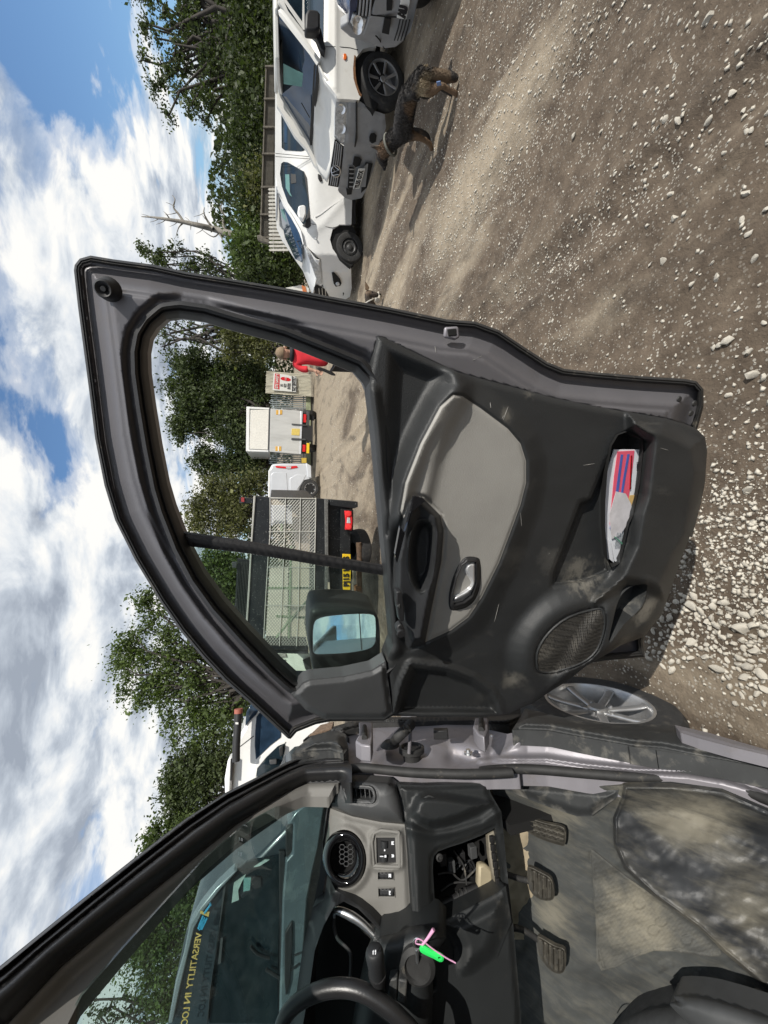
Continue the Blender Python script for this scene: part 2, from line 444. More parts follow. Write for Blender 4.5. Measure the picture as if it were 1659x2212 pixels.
MT = dict(
    paint=M('graphite_metallic', (0.135, 0.132, 0.142), 0.44, 0.25, 0.10, 5, 0.0, dirt=((0.10, 0.085, 0.07), 0.10, 5, 0.5), coat=0.05),
    jamb=M('silver_jamb_paint', (0.25, 0.24, 0.262), 0.50, 0.35, 0.10, 6, 0.0, dirt=((0.15, 0.125, 0.095), 0.18, 7, 0.7), coat=0.0),
    rubber=M('black_rubber', (0.016, 0.016, 0.017), 0.58, 0, 0.3, 30, 0.05),
    rubberdusty=M('dusty_rubber', (0.022, 0.022, 0.022), 0.66, 0, 0.3, 30, 0.1, dirt=(DUST, 0.06, 26, 0.5)),
    trim=M('charcoal_trim', (0.0245, 0.026, 0.027), 0.50, 0, 0.20, 8, 0.55, 400, dirt=((0.16, 0.15, 0.13), 0.05, 6, 0.45), stretch=(1, 1, 0.45)),
    dash=M('charcoal_dash', (0.016, 0.018, 0.019), 0.5, 0, 0.16, 8, 0.30, 900, dirt=((0.13, 0.12, 0.10), 0.04, 6, 0.4)),
    trimdirty=M('scuffed_charcoal_trim', (0.030, 0.032, 0.033), 0.6, 0, 0.25, 10, 0.25, 700, dirt=((0.30, 0.28, 0.24), 0.20, 11, 0.6)),
    greydash=M('grey_dash_panel', (0.175, 0.170, 0.158), 0.62, 0, 0.05, 9, 0.35, 900),
    greytrim=M('grey_plastic_insert', (0.305, 0.295, 0.272), 0.62, 0, 0.07, 9, 0.6, 420),
    sail=M('mid_grey_plastic', (0.060, 0.062, 0.064), 0.5, 0, 0.10, 9, 0.3, 900),
    gloss=M('gloss_black', (0.008, 0.008, 0.009), 0.09, 0, 0.1, 9),
    dark=M('soft_black_plastic', (0.020, 0.021, 0.023), 0.55, 0, 0.15, 14, 0.25, 800),
    satin=M('satin_chrome', (0.70, 0.71, 0.72), 0.32, 0.55, 0.03, 9),
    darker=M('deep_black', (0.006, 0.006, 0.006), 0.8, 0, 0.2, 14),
    chrome=M('chrome', (0.86, 0.87, 0.88), 0.34, 1.0, 0.03, 9),
    alloy=M('silver_alloy', (0.50, 0.50, 0.50), 0.34, 0.75, 0.10, 18, dirt=((0.22, 0.19, 0.15), 0.10, 16, 0.5)),
    tyre=M('tyre_rubber', (0.024, 0.024, 0.024), 0.82, 0, 0.3, 40, 0.2, 200, dirt=((0.17, 0.15, 0.12), 0.14, 14, 0.6)),
    white=M('white_vehicle_paint', (0.78, 0.78, 0.76), 0.28, 0, 0.05, 3, dirt=((0.46, 0.43, 0.37), 0.02, 4, 0.4), coat=0.3),
    whiteold=M('weathered_white_paint', (0.66, 0.65, 0.61), 0.38, 0, 0.06, 3, dirt=((0.40, 0.36, 0.29), 0.08, 5, 0.45), coat=0.15),
    silverwhite=M('silver_white_paint', (0.60, 0.62, 0.65), 0.32, 0.15, 0.05, 3, coat=0.3),
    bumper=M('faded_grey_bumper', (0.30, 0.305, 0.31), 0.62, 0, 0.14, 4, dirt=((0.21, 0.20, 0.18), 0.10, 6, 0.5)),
    blackpl=M('black_plastic', (0.018, 0.018, 0.019), 0.5, 0, 0.2, 20),
    vglass=M('vehicle_window', (0.012, 0.022, 0.030), 0.04, 0, 0.4, 3, spec=0.75),
    vglassb=M('vehicle_window_blue', (0.020, 0.040, 0.070), 0.04, 0, 0.4, 3, spec=0.8),
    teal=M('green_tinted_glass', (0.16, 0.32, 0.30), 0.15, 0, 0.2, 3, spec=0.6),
    lamp=M('lamp_lens', (0.55, 0.57, 0.58), 0.10, 0.15, 0.35, 30, bump=0.6, bscale=60),
    amber=M('amber_lens', (0.75, 0.16, 0.03), 0.2), red=M('red_lens', (0.62, 0.02, 0.025), 0.22, 0, 0.25, 30),
    plate=M('white_number_plate', (0.74, 0.74, 0.70), 0.45, 0, 0.04), yplate=M('yellow_number_plate', (0.80, 0.52, 0.02), 0.45, 0, 0.05),
    ink=M('black_ink', (0.01, 0.01, 0.012), 0.6), rust=M('rust', (0.16, 0.075, 0.03), 0.9, 0, 0.5, 30, 0.5, 80),
    bluepaint=M('dark_blue_paint', (0.028, 0.045, 0.11), 0.22, 0.25, 0.1, 4, coat=0.5, dirt=((0.2, 0.2, 0.2), 0.05, 8, 0.4)),
)
# ================================================================ GROUND
def vnoise(x, y, seed=0):
    xi, yi = np.floor(x).astype(int), np.floor(y).astype(int); fx, fy = x - xi, y - yi
    def h(a, b):
        n = (a * 374761393 + b * 668265263 + seed * 1442695041) & 0xFFFFFFFF
        n = ((n ^ (n >> 13)) * 1274126177) & 0xFFFFFFFF
        return ((n ^ (n >> 16)) & 0xFFFF) / 65535.0
    u, v = fx * fx * (3 - 2 * fx), fy * fy * (3 - 2 * fy)
    return (h(xi, yi) * (1 - u) + h(xi + 1, yi) * u) * (1 - v) + (h(xi, yi + 1) * (1 - u) + h(xi + 1, yi + 1) * u) * v
def fbm(x, y, o=5, seed=0):
    r = 0; a = 0.5
    for i in range(o): r = r + a * vnoise(x * 2 ** i, y * 2 ** i, seed + i); a *= .5
    return r
def gheight(x, y):
    near = 1 - ss(9, 16, np.hypot(x - 2, y - 2))
    wx = x + .10 * fbm(x * .8, y * .5, 3, 5) + .03 * np.sin(y * 1.7)                  # wheel ruts run straight away
    rut = np.zeros_like(x)
    for c, w, a in ((1.62, .10, -.030), (1.80, .05, .016), (1.46, .06, .014), (2.62, .12, -.022), (2.86, .08, .012), (.95, .09, -.016), (.80, .05, .010), (3.5, .16, -.024)):
        rut = rut + a * np.exp(-((wx - c) / w) ** 2)
    tread = np.sin(y * 34 + 9 * fbm(x * 3, y * 2, 2, 3)) * np.exp(-((wx - 1.62) / .13) ** 2) * .004
    return near * ((fbm(x * .9, y * .9, 4, 1) - .47) * 0.05 + (fbm(x * 5, y * 4, 4, 3) - .47) * 0.026 + (fbm(x * 21, y * 17, 3, 6) - .45) * 0.010 + rut * (.5 + .9 * fbm(x * 2, y * 1.3, 3, 22)) + tread)
def build_ground():
    def axis(a, b, c, n, far):
        core = np.linspace(a, b, n); t = np.linspace(0, 1, 40)[1:]
        return np.concatenate([(a - (far * t ** 3))[::-1], core, b + far * t ** 3])
    xs = axis(-2.2, 8.0, 0, 420, 900); ys = axis(0.1, 9.0, 0, 380, 900)
    X, Y = np.meshgrid(xs, ys, indexing='ij'); Z = gheight(X, Y)
    V = np.stack([X, Y, Z], -1).reshape(-1, 3); n, m = X.shape
    i, j = np.meshgrid(np.arange(n - 1), np.arange(m - 1), indexing='ij'); k = (i * m + j).ravel()
    F = np.stack([k, k + m, k + m + 1, k + 1], 1)
    me = bpy.data.meshes.new('ground'); me.vertices.add(len(V)); me.vertices.foreach_set('co', V.ravel())
    me.loops.add(F.size); me.loops.foreach_set('vertex_index', F.ravel()); me.polygons.add(len(F))
    me.polygons.foreach_set('loop_start', np.arange(0, F.size, 4)); me.polygons.foreach_set('use_smooth', np.ones(len(F), bool)); me.update()
    m_ = bpy.data.materials.new('gravel_and_mud'); m_.use_nodes = True; nt = m_.node_tree; b = nt.nodes['Principled BSDF']
    v = N(nt, 'ShaderNodeTexCoord').outputs['Object']
    mp = N(nt, 'ShaderNodeMapping'); mp.inputs['Rotation'].default_value = (0, 0, math.radians(4)); mp.inputs['Scale'].default_value = (1.5, 0.5, 1); L(nt, v, mp.inputs[0])
    dry = noise(nt, mp.outputs[0], 0.75, 8, 0.62, 0.6)
    sp_ = N(nt, 'ShaderNodeSeparateXYZ'); L(nt, v, sp_.inputs[0])
    far = math_(nt, 'MULTIPLY', math_(nt, 'SUBTRACT', math_(nt, 'ADD', sp_.outputs[1], math_(nt, 'MULTIPLY', sp_.outputs[0], .35)), 3.6), 0.11, clamp=True)
    f = ramp(nt, math_(nt, 'ADD', dry, math_(nt, 'MULTIPLY', far, 0.26)), [(0.53, (0, 0, 0)), (0.68, (1, 1, 1))])
    mud = ramp(nt, noise(nt, v, 9, 8, .65), [(0.3, (0.070, 0.052, 0.037)), (0.7, (0.156, 0.121, 0.088))])
    dust = ramp(nt, noise(nt, v, 14, 8, .65), [(0.3, (0.235, 0.192, 0.138)), (0.7, (0.375, 0.315, 0.235))])
    fv_ = f
    nzp = N(nt, 'ShaderNodeTexNoise'); nzp.inputs['Scale'].default_value = 2.2; nzp.inputs['Detail'].default_value = 5; L(nt, v, nzp.inputs['Vector'])
    wob_ = vmath(nt, 'SCALE', vmath(nt, 'SUBTRACT', nzp.outputs['Color'], (.5, .5, .5)).outputs[0]); wob_.inputs[3].default_value = .45
    vp = vmath(nt, 'ADD', v, wob_.outputs[0]).outputs[0]
    for px_, py_, sx_, sy_, val in ((1000, 352, 3.4, 1.5, 0.0), (1015, 553, 4.5, 2.2, 1.0), (1115, 575, 4.5, 2.4, 1.0), (1000, 430, 2.0, 1.0, 1.0), (1075, 300, 3.0, 1.0, 1.0), (1300, 300, 1.6, .6, 0.0)):
        g_ = ground_hit(px_, py_); d_ = vmath(nt, 'MULTIPLY', vmath(nt, 'SUBTRACT', vp, (float(g_[0]), float(g_[1]), 0.0)).outputs[0], (sx_, sy_, 0.0)).outputs[0]
        k_ = ramp(nt, vmath(nt, 'LENGTH', d_).outputs['Value'], [(.55, (1, 1, 1)), (1.0, (0, 0, 0))])
        fv_ = mixc(nt, math_(nt, 'MULTIPLY', k_, .85), fv_, (val, val, val))
    c = mixc(nt, fv_, mud, dust)
    damp = ramp(nt, noise(nt, mp.outputs[0], 1.9, 7, .65, .4), [(.34, (1, 1, 1)), (.46, (0, 0, 0))])
    c = mixc(nt, math_(nt, 'MULTIPLY', damp, .55), c, (.048, .039, .031))
    scuff = ramp(nt, noise(nt, v, 6.5, 9, .7, .3), [(.55, (0, 0, 0)), (.72, (1, 1, 1))]); c = mixc(nt, math_(nt, 'MULTIPLY', scuff, .30), c, (.26, .215, .16))
    grit = N(nt, 'ShaderNodeTexVoronoi'); grit.inputs['Scale'].default_value = 75; L(nt, v, grit.inputs['Vector'])
    gsel = ramp(nt, noise(nt, v, 2.3, 6, .7), [(0.45, (0, 0, 0)), (0.62, (1, 1, 1))])
    rnd = N(nt, 'ShaderNodeSeparateColor'); L(nt, grit.outputs['Color'], rnd.inputs[0])
    pick = math_(nt, 'MULTIPLY', math_(nt, 'GREATER_THAN', rnd.outputs[0], 0.72), math_(nt, 'LESS_THAN', grit.outputs['Distance'], 0.42))
    pick = math_(nt, 'MULTIPLY', pick, math_(nt, 'ADD', math_(nt, 'MULTIPLY', gsel, .75), .2))
    c = mixc(nt, pick, c, (0.46, 0.43, 0.37))
    L(nt, c, b.inputs['Base Color']); b.inputs['Roughness'].default_value = 0.86; b.inputs['Specular IOR Level'].default_value = 0.3
    h = math_(nt, 'ADD', noise(nt, v, 45, 8, .7), math_(nt, 'MULTIPLY', pick, 1.2))
    bn = N(nt, 'ShaderNodeBump'); bn.inputs['Strength'].default_value = 0.9; bn.inputs['Distance'].default_value = 0.012; L(nt, h, bn.inputs['Height']); L(nt, bn.outputs[0], b.inputs['Normal'])
    o = link('ground', me, m_); tag(o, kind='structure'); return o
GROUND = build_ground()

# ================================================================ OUR VAN : door
VAN = empty('grey_van', (-0.9, 1.2, 0), 'dark graphite grey van in the foreground with its driver door swung open', 'van')
DO = np.array([-0.644, 1.15, 0]); DX = np.array([0.955, -0.296, 0]); DN = np.array([-0.296, -0.955, 0])
DP = Plane(DO, DN)
outer = cat('F:161,584', 'D:115,190 150,145 230,122 400,150 700,190 950,245 1300,300 1659,360',
            'F:720,643 840,665', 'E:400,0 530,10 640,50 760,130 860,195 940,228 1100,245 1300,262 1500,275 1550,285 1580,320 1580,400 1555,490',
            'F:1480,1000 1440,1200 1400,1340', 'G:1300,650 1310,720 1120,738', 'F:1215,1440 1150,1490 1100,1535 1040,1547 848,1545',
            'W:1659,330 1100,340 950,370 750,450 690,520', 'K:1440,1230 1300,1100 1170,980 1000,830 850,670 700,490 560,290 470,140 385,0',
            'D:420,2111 340,1850 270,1500 220,1100 180,800 140,500')
window = cat('D:900,578 800,590 720,660 670,740 650,850 655,1000 690,1250 740,1550 800,1850',
             'C:210,180 300,410 400,600 530,780 700,970 900,1180 1000,1270 1080,1272 1300,1250 1480,1210 1560,1150 1605,1050 1600,900 1570,600 1540,300',
             'B:1520,1149 1490,700 1465,480 1430,400 1370,330 1200,260 900,140 600,60 400,0')
trimo = cat('F:797,806', 'E:60,150 80,75 110,80 330,185 450,240 700,305 900,360 1100,400 1280,430 1400,450 1500,480 1550,500 1590,540 1600,600 1590,750 1570,850 1530,1000',
            'G:1520,170 1480,270 1430,420 1390,530 1340,590 1310,630 1200,670 1130,715 1050,760 960,830 880,880 800,935 740,960 690,985 640,990 560,1000 300,1000 150,985 120,740',
            'F:848,1392 836,1240 826,1138 818,1037 808,928 799,854')
insert = cat('E:430,345 470,350 560,410 680,500 740,570 765,650 765,750 740,850 700,960', 'G:640,290 560,450 500,540 420,600 300,655 330,500 375,280 385,150',
             'E:385,960 350,880 290,820 250,810 200,915 187,880 210,750 280,570 370,400')
pod = cat('E:250,810 290,820 350,880', 'G:370,70 385,150 375,280 330,500 300,655 230,680 215,640 185,560 160,400 160,270 190,130 225,20')
cup = crom(zp('G:245,120 290,85 345,120 350,250 330,380 285,432 245,400 225,330 222,230'), 3)
bezel = zp('G:490,262 540,265 555,290 555,390 530,460 490,495 430,510 410,490 410,430 430,350 460,290')
bezin = zp('G:497,284 537,286 540,380 520,445 482,475 435,488 428,470 432,430 447,360 472,303')
grille = crom(zp('G:1090,502 1122,520 1125,590 1090,690 1020,750 900,790 830,790 815,760 820,690 870,610 960,540'), 3)
pocket = cat('E:1230,515 1305,550 1305,600 1290,750 1260,900', 'G:1240,110 1200,290 1160,312 1142,270 1130,130', 'E:1130,850 1140,700 1160,580 1190,530')
recess = cat('E:1230,515 1190,530 1160,580 1140,700 1130,850', 'G:1130,130 1142,270 1150,330 1040,380 880,402 885,330 950,170 1010,10', 'E:1060,820 1130,650')
slot = crom(zp('G:1315,388 1322,410 1300,490 1215,575 1148,662 1165,560 1195,455 1245,402'), 3)
footb = zp('G:240,765 400,785 520,830 600,890 628,935 640,988 400,985 165,985 180,930 205,840')
dm_ = 1.0
def frame_h(X, Y):
    do = pdist(X, Y, outer); di = pdist(X, Y, window); dt = np.maximum(sdist(X, Y, trimo), 0)
    h = 0.004 * ss(16, 8, do)
    h += 0.046 * ss(20, 62, do)                                     # inner skin stands proud of the flange
    h += 0.006 * ss(66, 76, do)                                     # pressed crease
    h -= 0.020 * ss(58, 36, di); h = h * ss(14, 34, di) - .004
    h = h * (1 - ss(0, 14, dt)) - 0.03 * ss(0, 14, dt)
    return h
F_door = relief('door', outer, DP, frame_h, MT['paint'], VAN, 6, [window], 0.035, [(outer, (8, 16, 20, 30, 41, 52, 62, 66, 71, 76), True), (window, (-14, -24, -34, -43, -50, -58), True)])
# outer lip seal and window rubber
def ring(name, base, d0, d1, hf, mat, parent, plane=DP, step=4):
    """band that follows an outline between two distances from it"""
    P = resample(base, step); Q = np.roll(P, -1, 0) - np.roll(P, 1, 0); Q /= np.linalg.norm(Q, axis=1)[:, None]
    nn = np.stack([Q[:, 1], -Q[:, 0]], 1)
    if not np.mean(inside(P[:, 0] + nn[:, 0] * 2, P[:, 1] + nn[:, 1] * 2, base)) > .5: nn = -nn
    for _ in range(3): nn = (np.roll(nn, 1, 0) + nn + np.roll(nn, -1, 0)); nn /= np.linalg.norm(nn, axis=1)[:, None]
    K = 9; verts = []; n = len(P)
    for k in range(K + 1):
        t = k / K; R = P + nn * (d0 + (d1 - d0) * t)
        verts += list(plane.hits(R[:, 0], R[:, 1], np.full(n, hf(t))))
    faces = [(k * n + i, k * n + (i + 1) % n, (k + 1) * n + (i + 1) % n, (k + 1) * n + i) for k in range(K) for i in range(n)]
    f = faces[n // 2]; a, b, c = verts[f[0]], verts[f[1]], verts[f[2]]
    if np.dot(np.cross(b - a, c - a), CAM - a) < 0: faces = [q[::-1] for q in faces]
    return mesh(name, verts, faces, mat, parent, ang=60)
ring('window_seal', window, 3, -34, lambda t: 0.012 + 0.050 * math.sin(min(1, t * 1.25) * math.pi * .55) - 0.012 * math.exp(-((t - .55) / .10) ** 2) - .010 * max(0, t - .8) / .2, MT['rubber'], F_door)
ring('edge_seal', outer, -1.5, 13, lambda t: 0.004 + 0.016 * math.sin(t * math.pi) - 0.006 * math.exp(-((t - .5) / .12) ** 2), MT['rubberdusty'], F_door)
# sail cover in the front corner of the window
sail = cat('W:700,70 850,230 1040,325 1659,325', 'G:150,985 118,742', 'C:1560,1160 1480,1212 1300,1252 1080,1274', 'W:820,-60')
relief('sail_cover', sail, DP, lambda X, Y: 0.060 + 0.012 * ss(0, 14, sdist(X, Y, sail)), MT['sail'], F_door, 5, (), 0.04)

def add_marks(mat, marks, col):
    """scuffed dusty patches at given places on the panel"""
    nt = mat.node_tree; b = nt.nodes['Principled BSDF']; src = b.inputs['Base Color'].links[0].from_socket; v = N(nt, 'ShaderNodeTexCoord').outputs['Object']
    mp = N(nt, 'ShaderNodeMapping'); mp.inputs['Scale'].default_value = (1, 1, 1.3); mp.inputs['Rotation'].default_value = (.3, .5, 0); L(nt, v, mp.inputs[0])
    nz = noise(nt, mp.outputs[0], 22, 9, .78)
    for p, r, a in marks:
        d = math_(nt, 'DIVIDE', vmath(nt, 'DISTANCE', v, tuple(float(q) for q in p)).outputs['Value'], r)
        k = math_(nt, 'MULTIPLY', ramp(nt, math_(nt, 'ADD', nz, math_(nt, 'MULTIPLY', math_(nt, 'SUBTRACT', 1.0, d), .30)), [(.56, (0, 0, 0)), (.70, (1, 1, 1))]), math_(nt, 'MULTIPLY', ramp(nt, d, [(.1, (1, 1, 1)), (1, (0, 0, 0))]), a * .7))
        src = mixc(nt, k, src, col)
    L(nt, src, b.inputs['Base Color'])
add_marks(MT['trim'], [(DP.hit(*zp(s_)[0], .07), r_, a_) for s_, r_, a_ in (('G:1040,350', .09, .9), ('G:1130,310', .05, .9), ('G:1290,520', .07, .8), ('G:1180,660', .08, .8), ('G:710,830', .06, .6), ('G:1330,480', .05, .8), ('E:640,200', .03, .5), ('E:670,440', .03, .5), ('E:800,330', .03, .6), ('G:880,750', .06, .4), ('E:1560,850', .08, .4))], (.27, .25, .21))
tube_marks = []
def trim_h(X, Y):
    s = lambda p: sdist(X, Y, p)
    so = s(trimo)
    h = 0.045 + 0.016 * np.sqrt(np.clip(1 - (1 - np.clip(so / 16, 0, 1)) ** 2, 0, 1))
    # window shelf
    h += 0.014 * ss(30, 8, pdist(X, Y, zp('F:799,850 818,1037 836,1240 848,1400'), False))
    # scoop between the shelf and the arm rest
    scoop = zp('E:120,120 300,190 425,235 380,320 300,480 210,700 175,900 150,1014 100,1014 95,700')
    h -= 0.024 * ss(0, 40, s(scoop))
    crest = zp('E:440,250 452,300 380,400 290,570 215,760 190,900')
    h += 0.030 * np.exp(-(pdist(X, Y, crest, False) / 22) ** 2)
    si = s(insert)
    h += 0.020 * ss(-50, 0, si) + 0.010 * ss(0, 3, si) * 0
    h -= 0.004 * np.exp(-(si / 3.5) ** 2)                           # shut line round the insert
    strip = zp('E:475,355 400,480 340,640 300,800')
    h += 0.012 * np.exp(-(pdist(X, Y, strip, False) / 16) ** 2)
    sp = s(pod)
    h += 0.034 * ss(-3, 14, sp)
    h -= 0.055 * ss(0, 24, s(cup))
    h -= 0.004 * np.exp(-((sp + 4) / 3.0) ** 2)
    # map pocket wall and its bulge
    wall = cat('E:1235,430 1330,470 1400,480 1560,560 1590,700 1540,1000', 'G:1480,270 1400,450 1320,410 1230,400 1150,440 1080,470 1180,330 1240,200 1262,60', 'E:1290,800 1318,560 1240,500')
    h += 0.052 * ss(-12, 26, s(wall))
    h -= 0.026 * ss(0, 9, s(recess))
    h -= 0.003 * np.exp(-((s(recess)) / 2.5) ** 2)
    sg = s(grille)
    h += 0.040 * ss(-75, -14, sg) - 0.012 * ss(-8, 0, sg)
    low = zp('G:1100,500 1320,380 1400,430 1340,600 1130,720 1100,760 1000,810 880,860')
    h += 0.018 * ss(-20, 20, s(low))
    h -= 0.034 * ss(0, 14, s(footb)); h += 0.006 * np.exp(-((s(footb) + 5) / 5) ** 2)
    h += 0.005 * ss(10, 2, np.abs(s(footb) + 10))
    return h
TRIM = relief('trim_card', trimo, DP, trim_h, MT['trim'], F_door, 5, [pocket, slot, insert], 0.05,
              [(trimo, (3, 7, 12, 16), True), (recess, (-3, 0.5, 4, 10, 16), True), (footb, (-3, 0.5, 4, 12, 20, 26), True), (grille, (-8, 0.5), True), (pod, (-8, -4), True), (insert, (-4, -9, -14), True)])
relief('fabric_insert', insert, DP, lambda X, Y: trim_h(X, Y) + 0.001, MT['greytrim'], F_door, 5, (), 0.02, [(insert, (3, 7), True)])
def pod_h(X, Y): return trim_h(X, Y) + 0.0015
relief('armrest', pod, DP, lambda X, Y: np.maximum(pod_h(X, Y), 0.045) + 0.020 * ss(0, 10, sdist(X, Y, pod)), MT['dark'], F_door, 4, [cup], 0.06)
relief('pull_cup', cup, DP, lambda X, Y: 0.128 - 0.048 * ss(0, 20, sdist(X, Y, cup)) + 0.02 * ss(-2, 8, sdist(X, Y, zp('G:250,175 300,180 318,250 300,338 252,350 226,290'))) * 0, MT['trim'], F_door, 4, (), 0.01)
inc = crom(zp('G:252,172 285,165 312,210 312,280 295,338 255,352 232,320 230,240'), 3)
relief('cup_liner', inc, DP, lambda X, Y: 0.0815 - 0.012 * ss(0, 14, sdist(X, Y, inc)), MT['dark'], F_door, 4, (), 0.01)
bar = zp('G:200,112 228,28 246,-8 236,60 212,135 196,170')
relief('armrest_edge', cat('E:250,812 236,880 205,985', 'G:186,120 162,250 172,290 200,180 232,60', 'E:300,835 285,818'), DP, lambda X, Y: 0.148, MT['gloss'], F_door, 5, (), 0.01)
# switches on the arm rest
def plate(name, pts, off, depth, mat, parent, bevel=0.003, plane=DP):
    return slab(name, [plane.hit(x, y, off) for x, y in pts], -plane.n * depth, mat, parent, bevel)
SW = plate('window_switch', zp('G:168,425 192,420 205,505 203,560 182,560 168,480'), 0.148, 0.02, MT['blackpl'], F_door)
plate('switch_mark', zp('G:172,490 184,482 184,500'), 0.1495, 0.002, MT['chrome'], SW, 0)
plate('mirror_knob_base', crom(zp('G:168,595 190,572 207,600 203,632 182,628'), 2), 0.146, 0.02, MT['blackpl'], F_door)
lathe('mirror_knob', DP.hit(*zp('G:181,600')[0], 0.146), DP.n, [(0, 0.018), (0.010, 0.017), (0.011, 0.012), (0.007, 0.006), (0.007, 0)], MT['blackpl'], F_door, 16)
# interior release handle
HB = relief('handle_bezel', crom(bezel, 3), DP, lambda X, Y: 0.082 + 0.013 * ss(0, 7, sdist(X, Y, bezel)), MT['blackpl'], F_door, 4, [bezin], 0.03)
relief('handle_recess', bezin, DP, lambda X, Y: 0.072 - 0.03 * ss(0, 10, sdist(X, Y, bezin)), MT['gloss'], F_door, 5, (), 0.0)
lev = crom(zp('G:500,290 534,290 538,340 537,385 518,425 478,455 436,470 430,446 470,420 500,400 508,375 485,335 482,312'), 3)
relief('door_handle', lev, DP, lambda X, Y: 0.080 + 0.016 * ss(0, 6, sdist(X, Y, lev)), MT['satin'], F_door, 3, (), 0.02)
# speaker grille (real perforation pattern as relief in the material)
gm = M('speaker_mesh', (0.05, 0.047, 0.042), 0.6, 0.3, 0.2, 30, dirt=((0.26, 0.24, 0.2), 0.2, 8, 0.6)); nt_ = gm.node_tree
v_ = N(nt_, 'ShaderNodeTexVoronoi'); v_.inputs['Scale'].default_value = 210; v_.inputs['Randomness'].default_value = 0.12
L(nt_, N(nt_, 'ShaderNodeTexCoord').outputs['Object'], v_.inputs['Vector'])
b_ = nt_.nodes['Principled BSDF']; src = b_.inputs['Base Color'].links[0].from_socket
L(nt_, mixc(nt_, ramp(nt_, v_.outputs['Distance'], [(0.30, (1, 1, 1)), (0.42, (0, 0, 0))]), src, (0.006, 0.006, 0.006)), b_.inputs['Base Color'])
bn_ = N(nt_, 'ShaderNodeBump'); bn_.inputs['Distance'].default_value = 0.003; L(nt_, v_.outputs['Distance'], bn_.inputs['Height']); L(nt_, bn_.outputs[0], b_.inputs['Normal'])
relief('speaker_grille', grille, DP, lambda X, Y: trim_h(X, Y) + 0.006 + 0.006 * ss(0, 40, sdist(X, Y, grille)), gm, F_door, 5, (), 0.01)
tube('speaker_rim', [DP.hit(x, y, float(trim_h(np.array([x]), np.array([y]))[0]) + 0.006) for x, y in grille], 0.0035, MT['trim'], F_door, 6, 1, True)
# pocket and slot interiors
def cavity(name, pts, d0, depth, mat, parent, shift=(0, 0)):
    P = resample(pts, 8); n = len(P)
    f = [DP.hit(x, y, d0) for x, y in P]; bk = [p - DP.n * depth + np.array([shift[0] * DX[0], shift[0] * DX[1], shift[1]]) for p in f]
    faces = [((i + 1) % n, i, n + i, n + (i + 1) % n) for i in range(n)] + [tuple(n + i for i in range(n))]
    o = mesh(name, f + bk, faces, mat, parent); bm = bmesh.new(); bm.from_mesh(o.data); bmesh.ops.recalc_face_normals(bm, faces=bm.faces)
    bmesh.ops.reverse_faces(bm, faces=bm.faces); bm.to_mesh(o.data); bm.free(); return o
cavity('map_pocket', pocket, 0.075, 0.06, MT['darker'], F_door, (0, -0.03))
cavity('storage_slot', slot, 0.085, 0.05, MT['trimdirty'], F_door, (0, 0))
# latch, buffer, screws
LT = plate('latch', zp('E:392,32 455,28 462,80 440,92 388,80'), 0.052, 0.01, MT['jamb'], F_door, 0.004)
plate('latch_opening', zp('E:402,42 445,38 448,72 408,76'), 0.0535, 0.006, MT['darker'], LT, 0.002)
BF = DP.hit(*zp('D:372,372')[0], 0.052)
bo = lathe('rubber_buffer', BF, DP.n + np.array([-.2, 0, 0]), [(0, 0.030), (0.004, 0.030), (0.005, 0.024), (0.012, 0.030), (0.015, 0.026), (0.016, 0.006), (0.020, 0.0)], MT['rubber'], F_door, 20)
for s_ in ('E:1470,365', 'E:1540,385', 'E:1525,430'):
    lathe('blanking_plug', DP.hit(*zp(s_)[0], 0.030), DP.n, [(0, .004), (.007, .003), (.009, 0)], MT['rubberdusty'], F_door, 12)
# glass: quarter light and its divider bar; the drop glass is wound down
div = zp('C:262,336 330,345 700,400 1150,480 1570,552 1572,612 1150,545 700,470 330,425 295,420')
relief('window_divider', div, DP, lambda X, Y: 0.012 + 0.006 * ss(0, 8, sdist(X, Y, div)), MT['blackpl'], F_door, 6, (), 0.010)
qg = cat('C:300,424 700,472 1150,547 1572,612 1606,900 1606,1060 1560,1155 1480,1212 1300,1252 1080,1274 1000,1272 900,1184 700,974 530,784 400,604')
mq = glass('quarter_light_glass', (0.86, 0.93, 0.90), 0.10, 0.0, 0.03)
plate('quarter_glass', qg, -0.004, 0.004, mq, F_door, 0)
# wing mirror on the outer skin, seen through the quarter light
mo = crom(zp('C:1085,870 1120,832 1230,822 1370,826 1480,848 1520,880 1536,960 1538,1080 1530,1150 1490,1195 1420,1222 1290,1248 1150,1262 1110,1235 1085,1130 1075,1000'), 3)
MIR = slab('wing_mirror', [DP.hit(x, y, -0.075) for x, y in mo], -DP.n * 0.13, MT['blackpl'], F_door, 0.018, 3)
mf = crom(zp('C:1108,925 1150,880 1260,862 1395,853 1490,862 1505,920 1505,1000 1495,1050 1450,1082 1330,1104 1180,1112 1115,1108 1104,1060'), 3)
mm = M('mirror_silver', (0.80, 0.88, 0.93), 0.02, 1.0, 0.02, 3)
def mirror_plane(n_off): return [DP.hit(x, y, n_off) for x, y in mf]
# the glass is tipped so that it shows the yard and sky behind the van
mc = np.mean(mirror_plane(-0.040), 0); tn = DN + np.array([0.44, 0.0, 0.17]); tn /= np.linalg.norm(tn); MPn = Plane(mc, tn)
slab('mirror_glass', [MPn.hit(x, y, 0.004) for x, y in mf], -tn * 0.012, mm, MIR, 0.001)
slab('mirror_split', [MPn.hit(x, y, 0.0055) for x, y in zp('C:1396,852 1402,852 1418,1082 1411,1084')], -tn * 0.002, MT['rubber'], MIR, 0)
# door check strap, hinges and wiring boot are parts of the body side, built with it

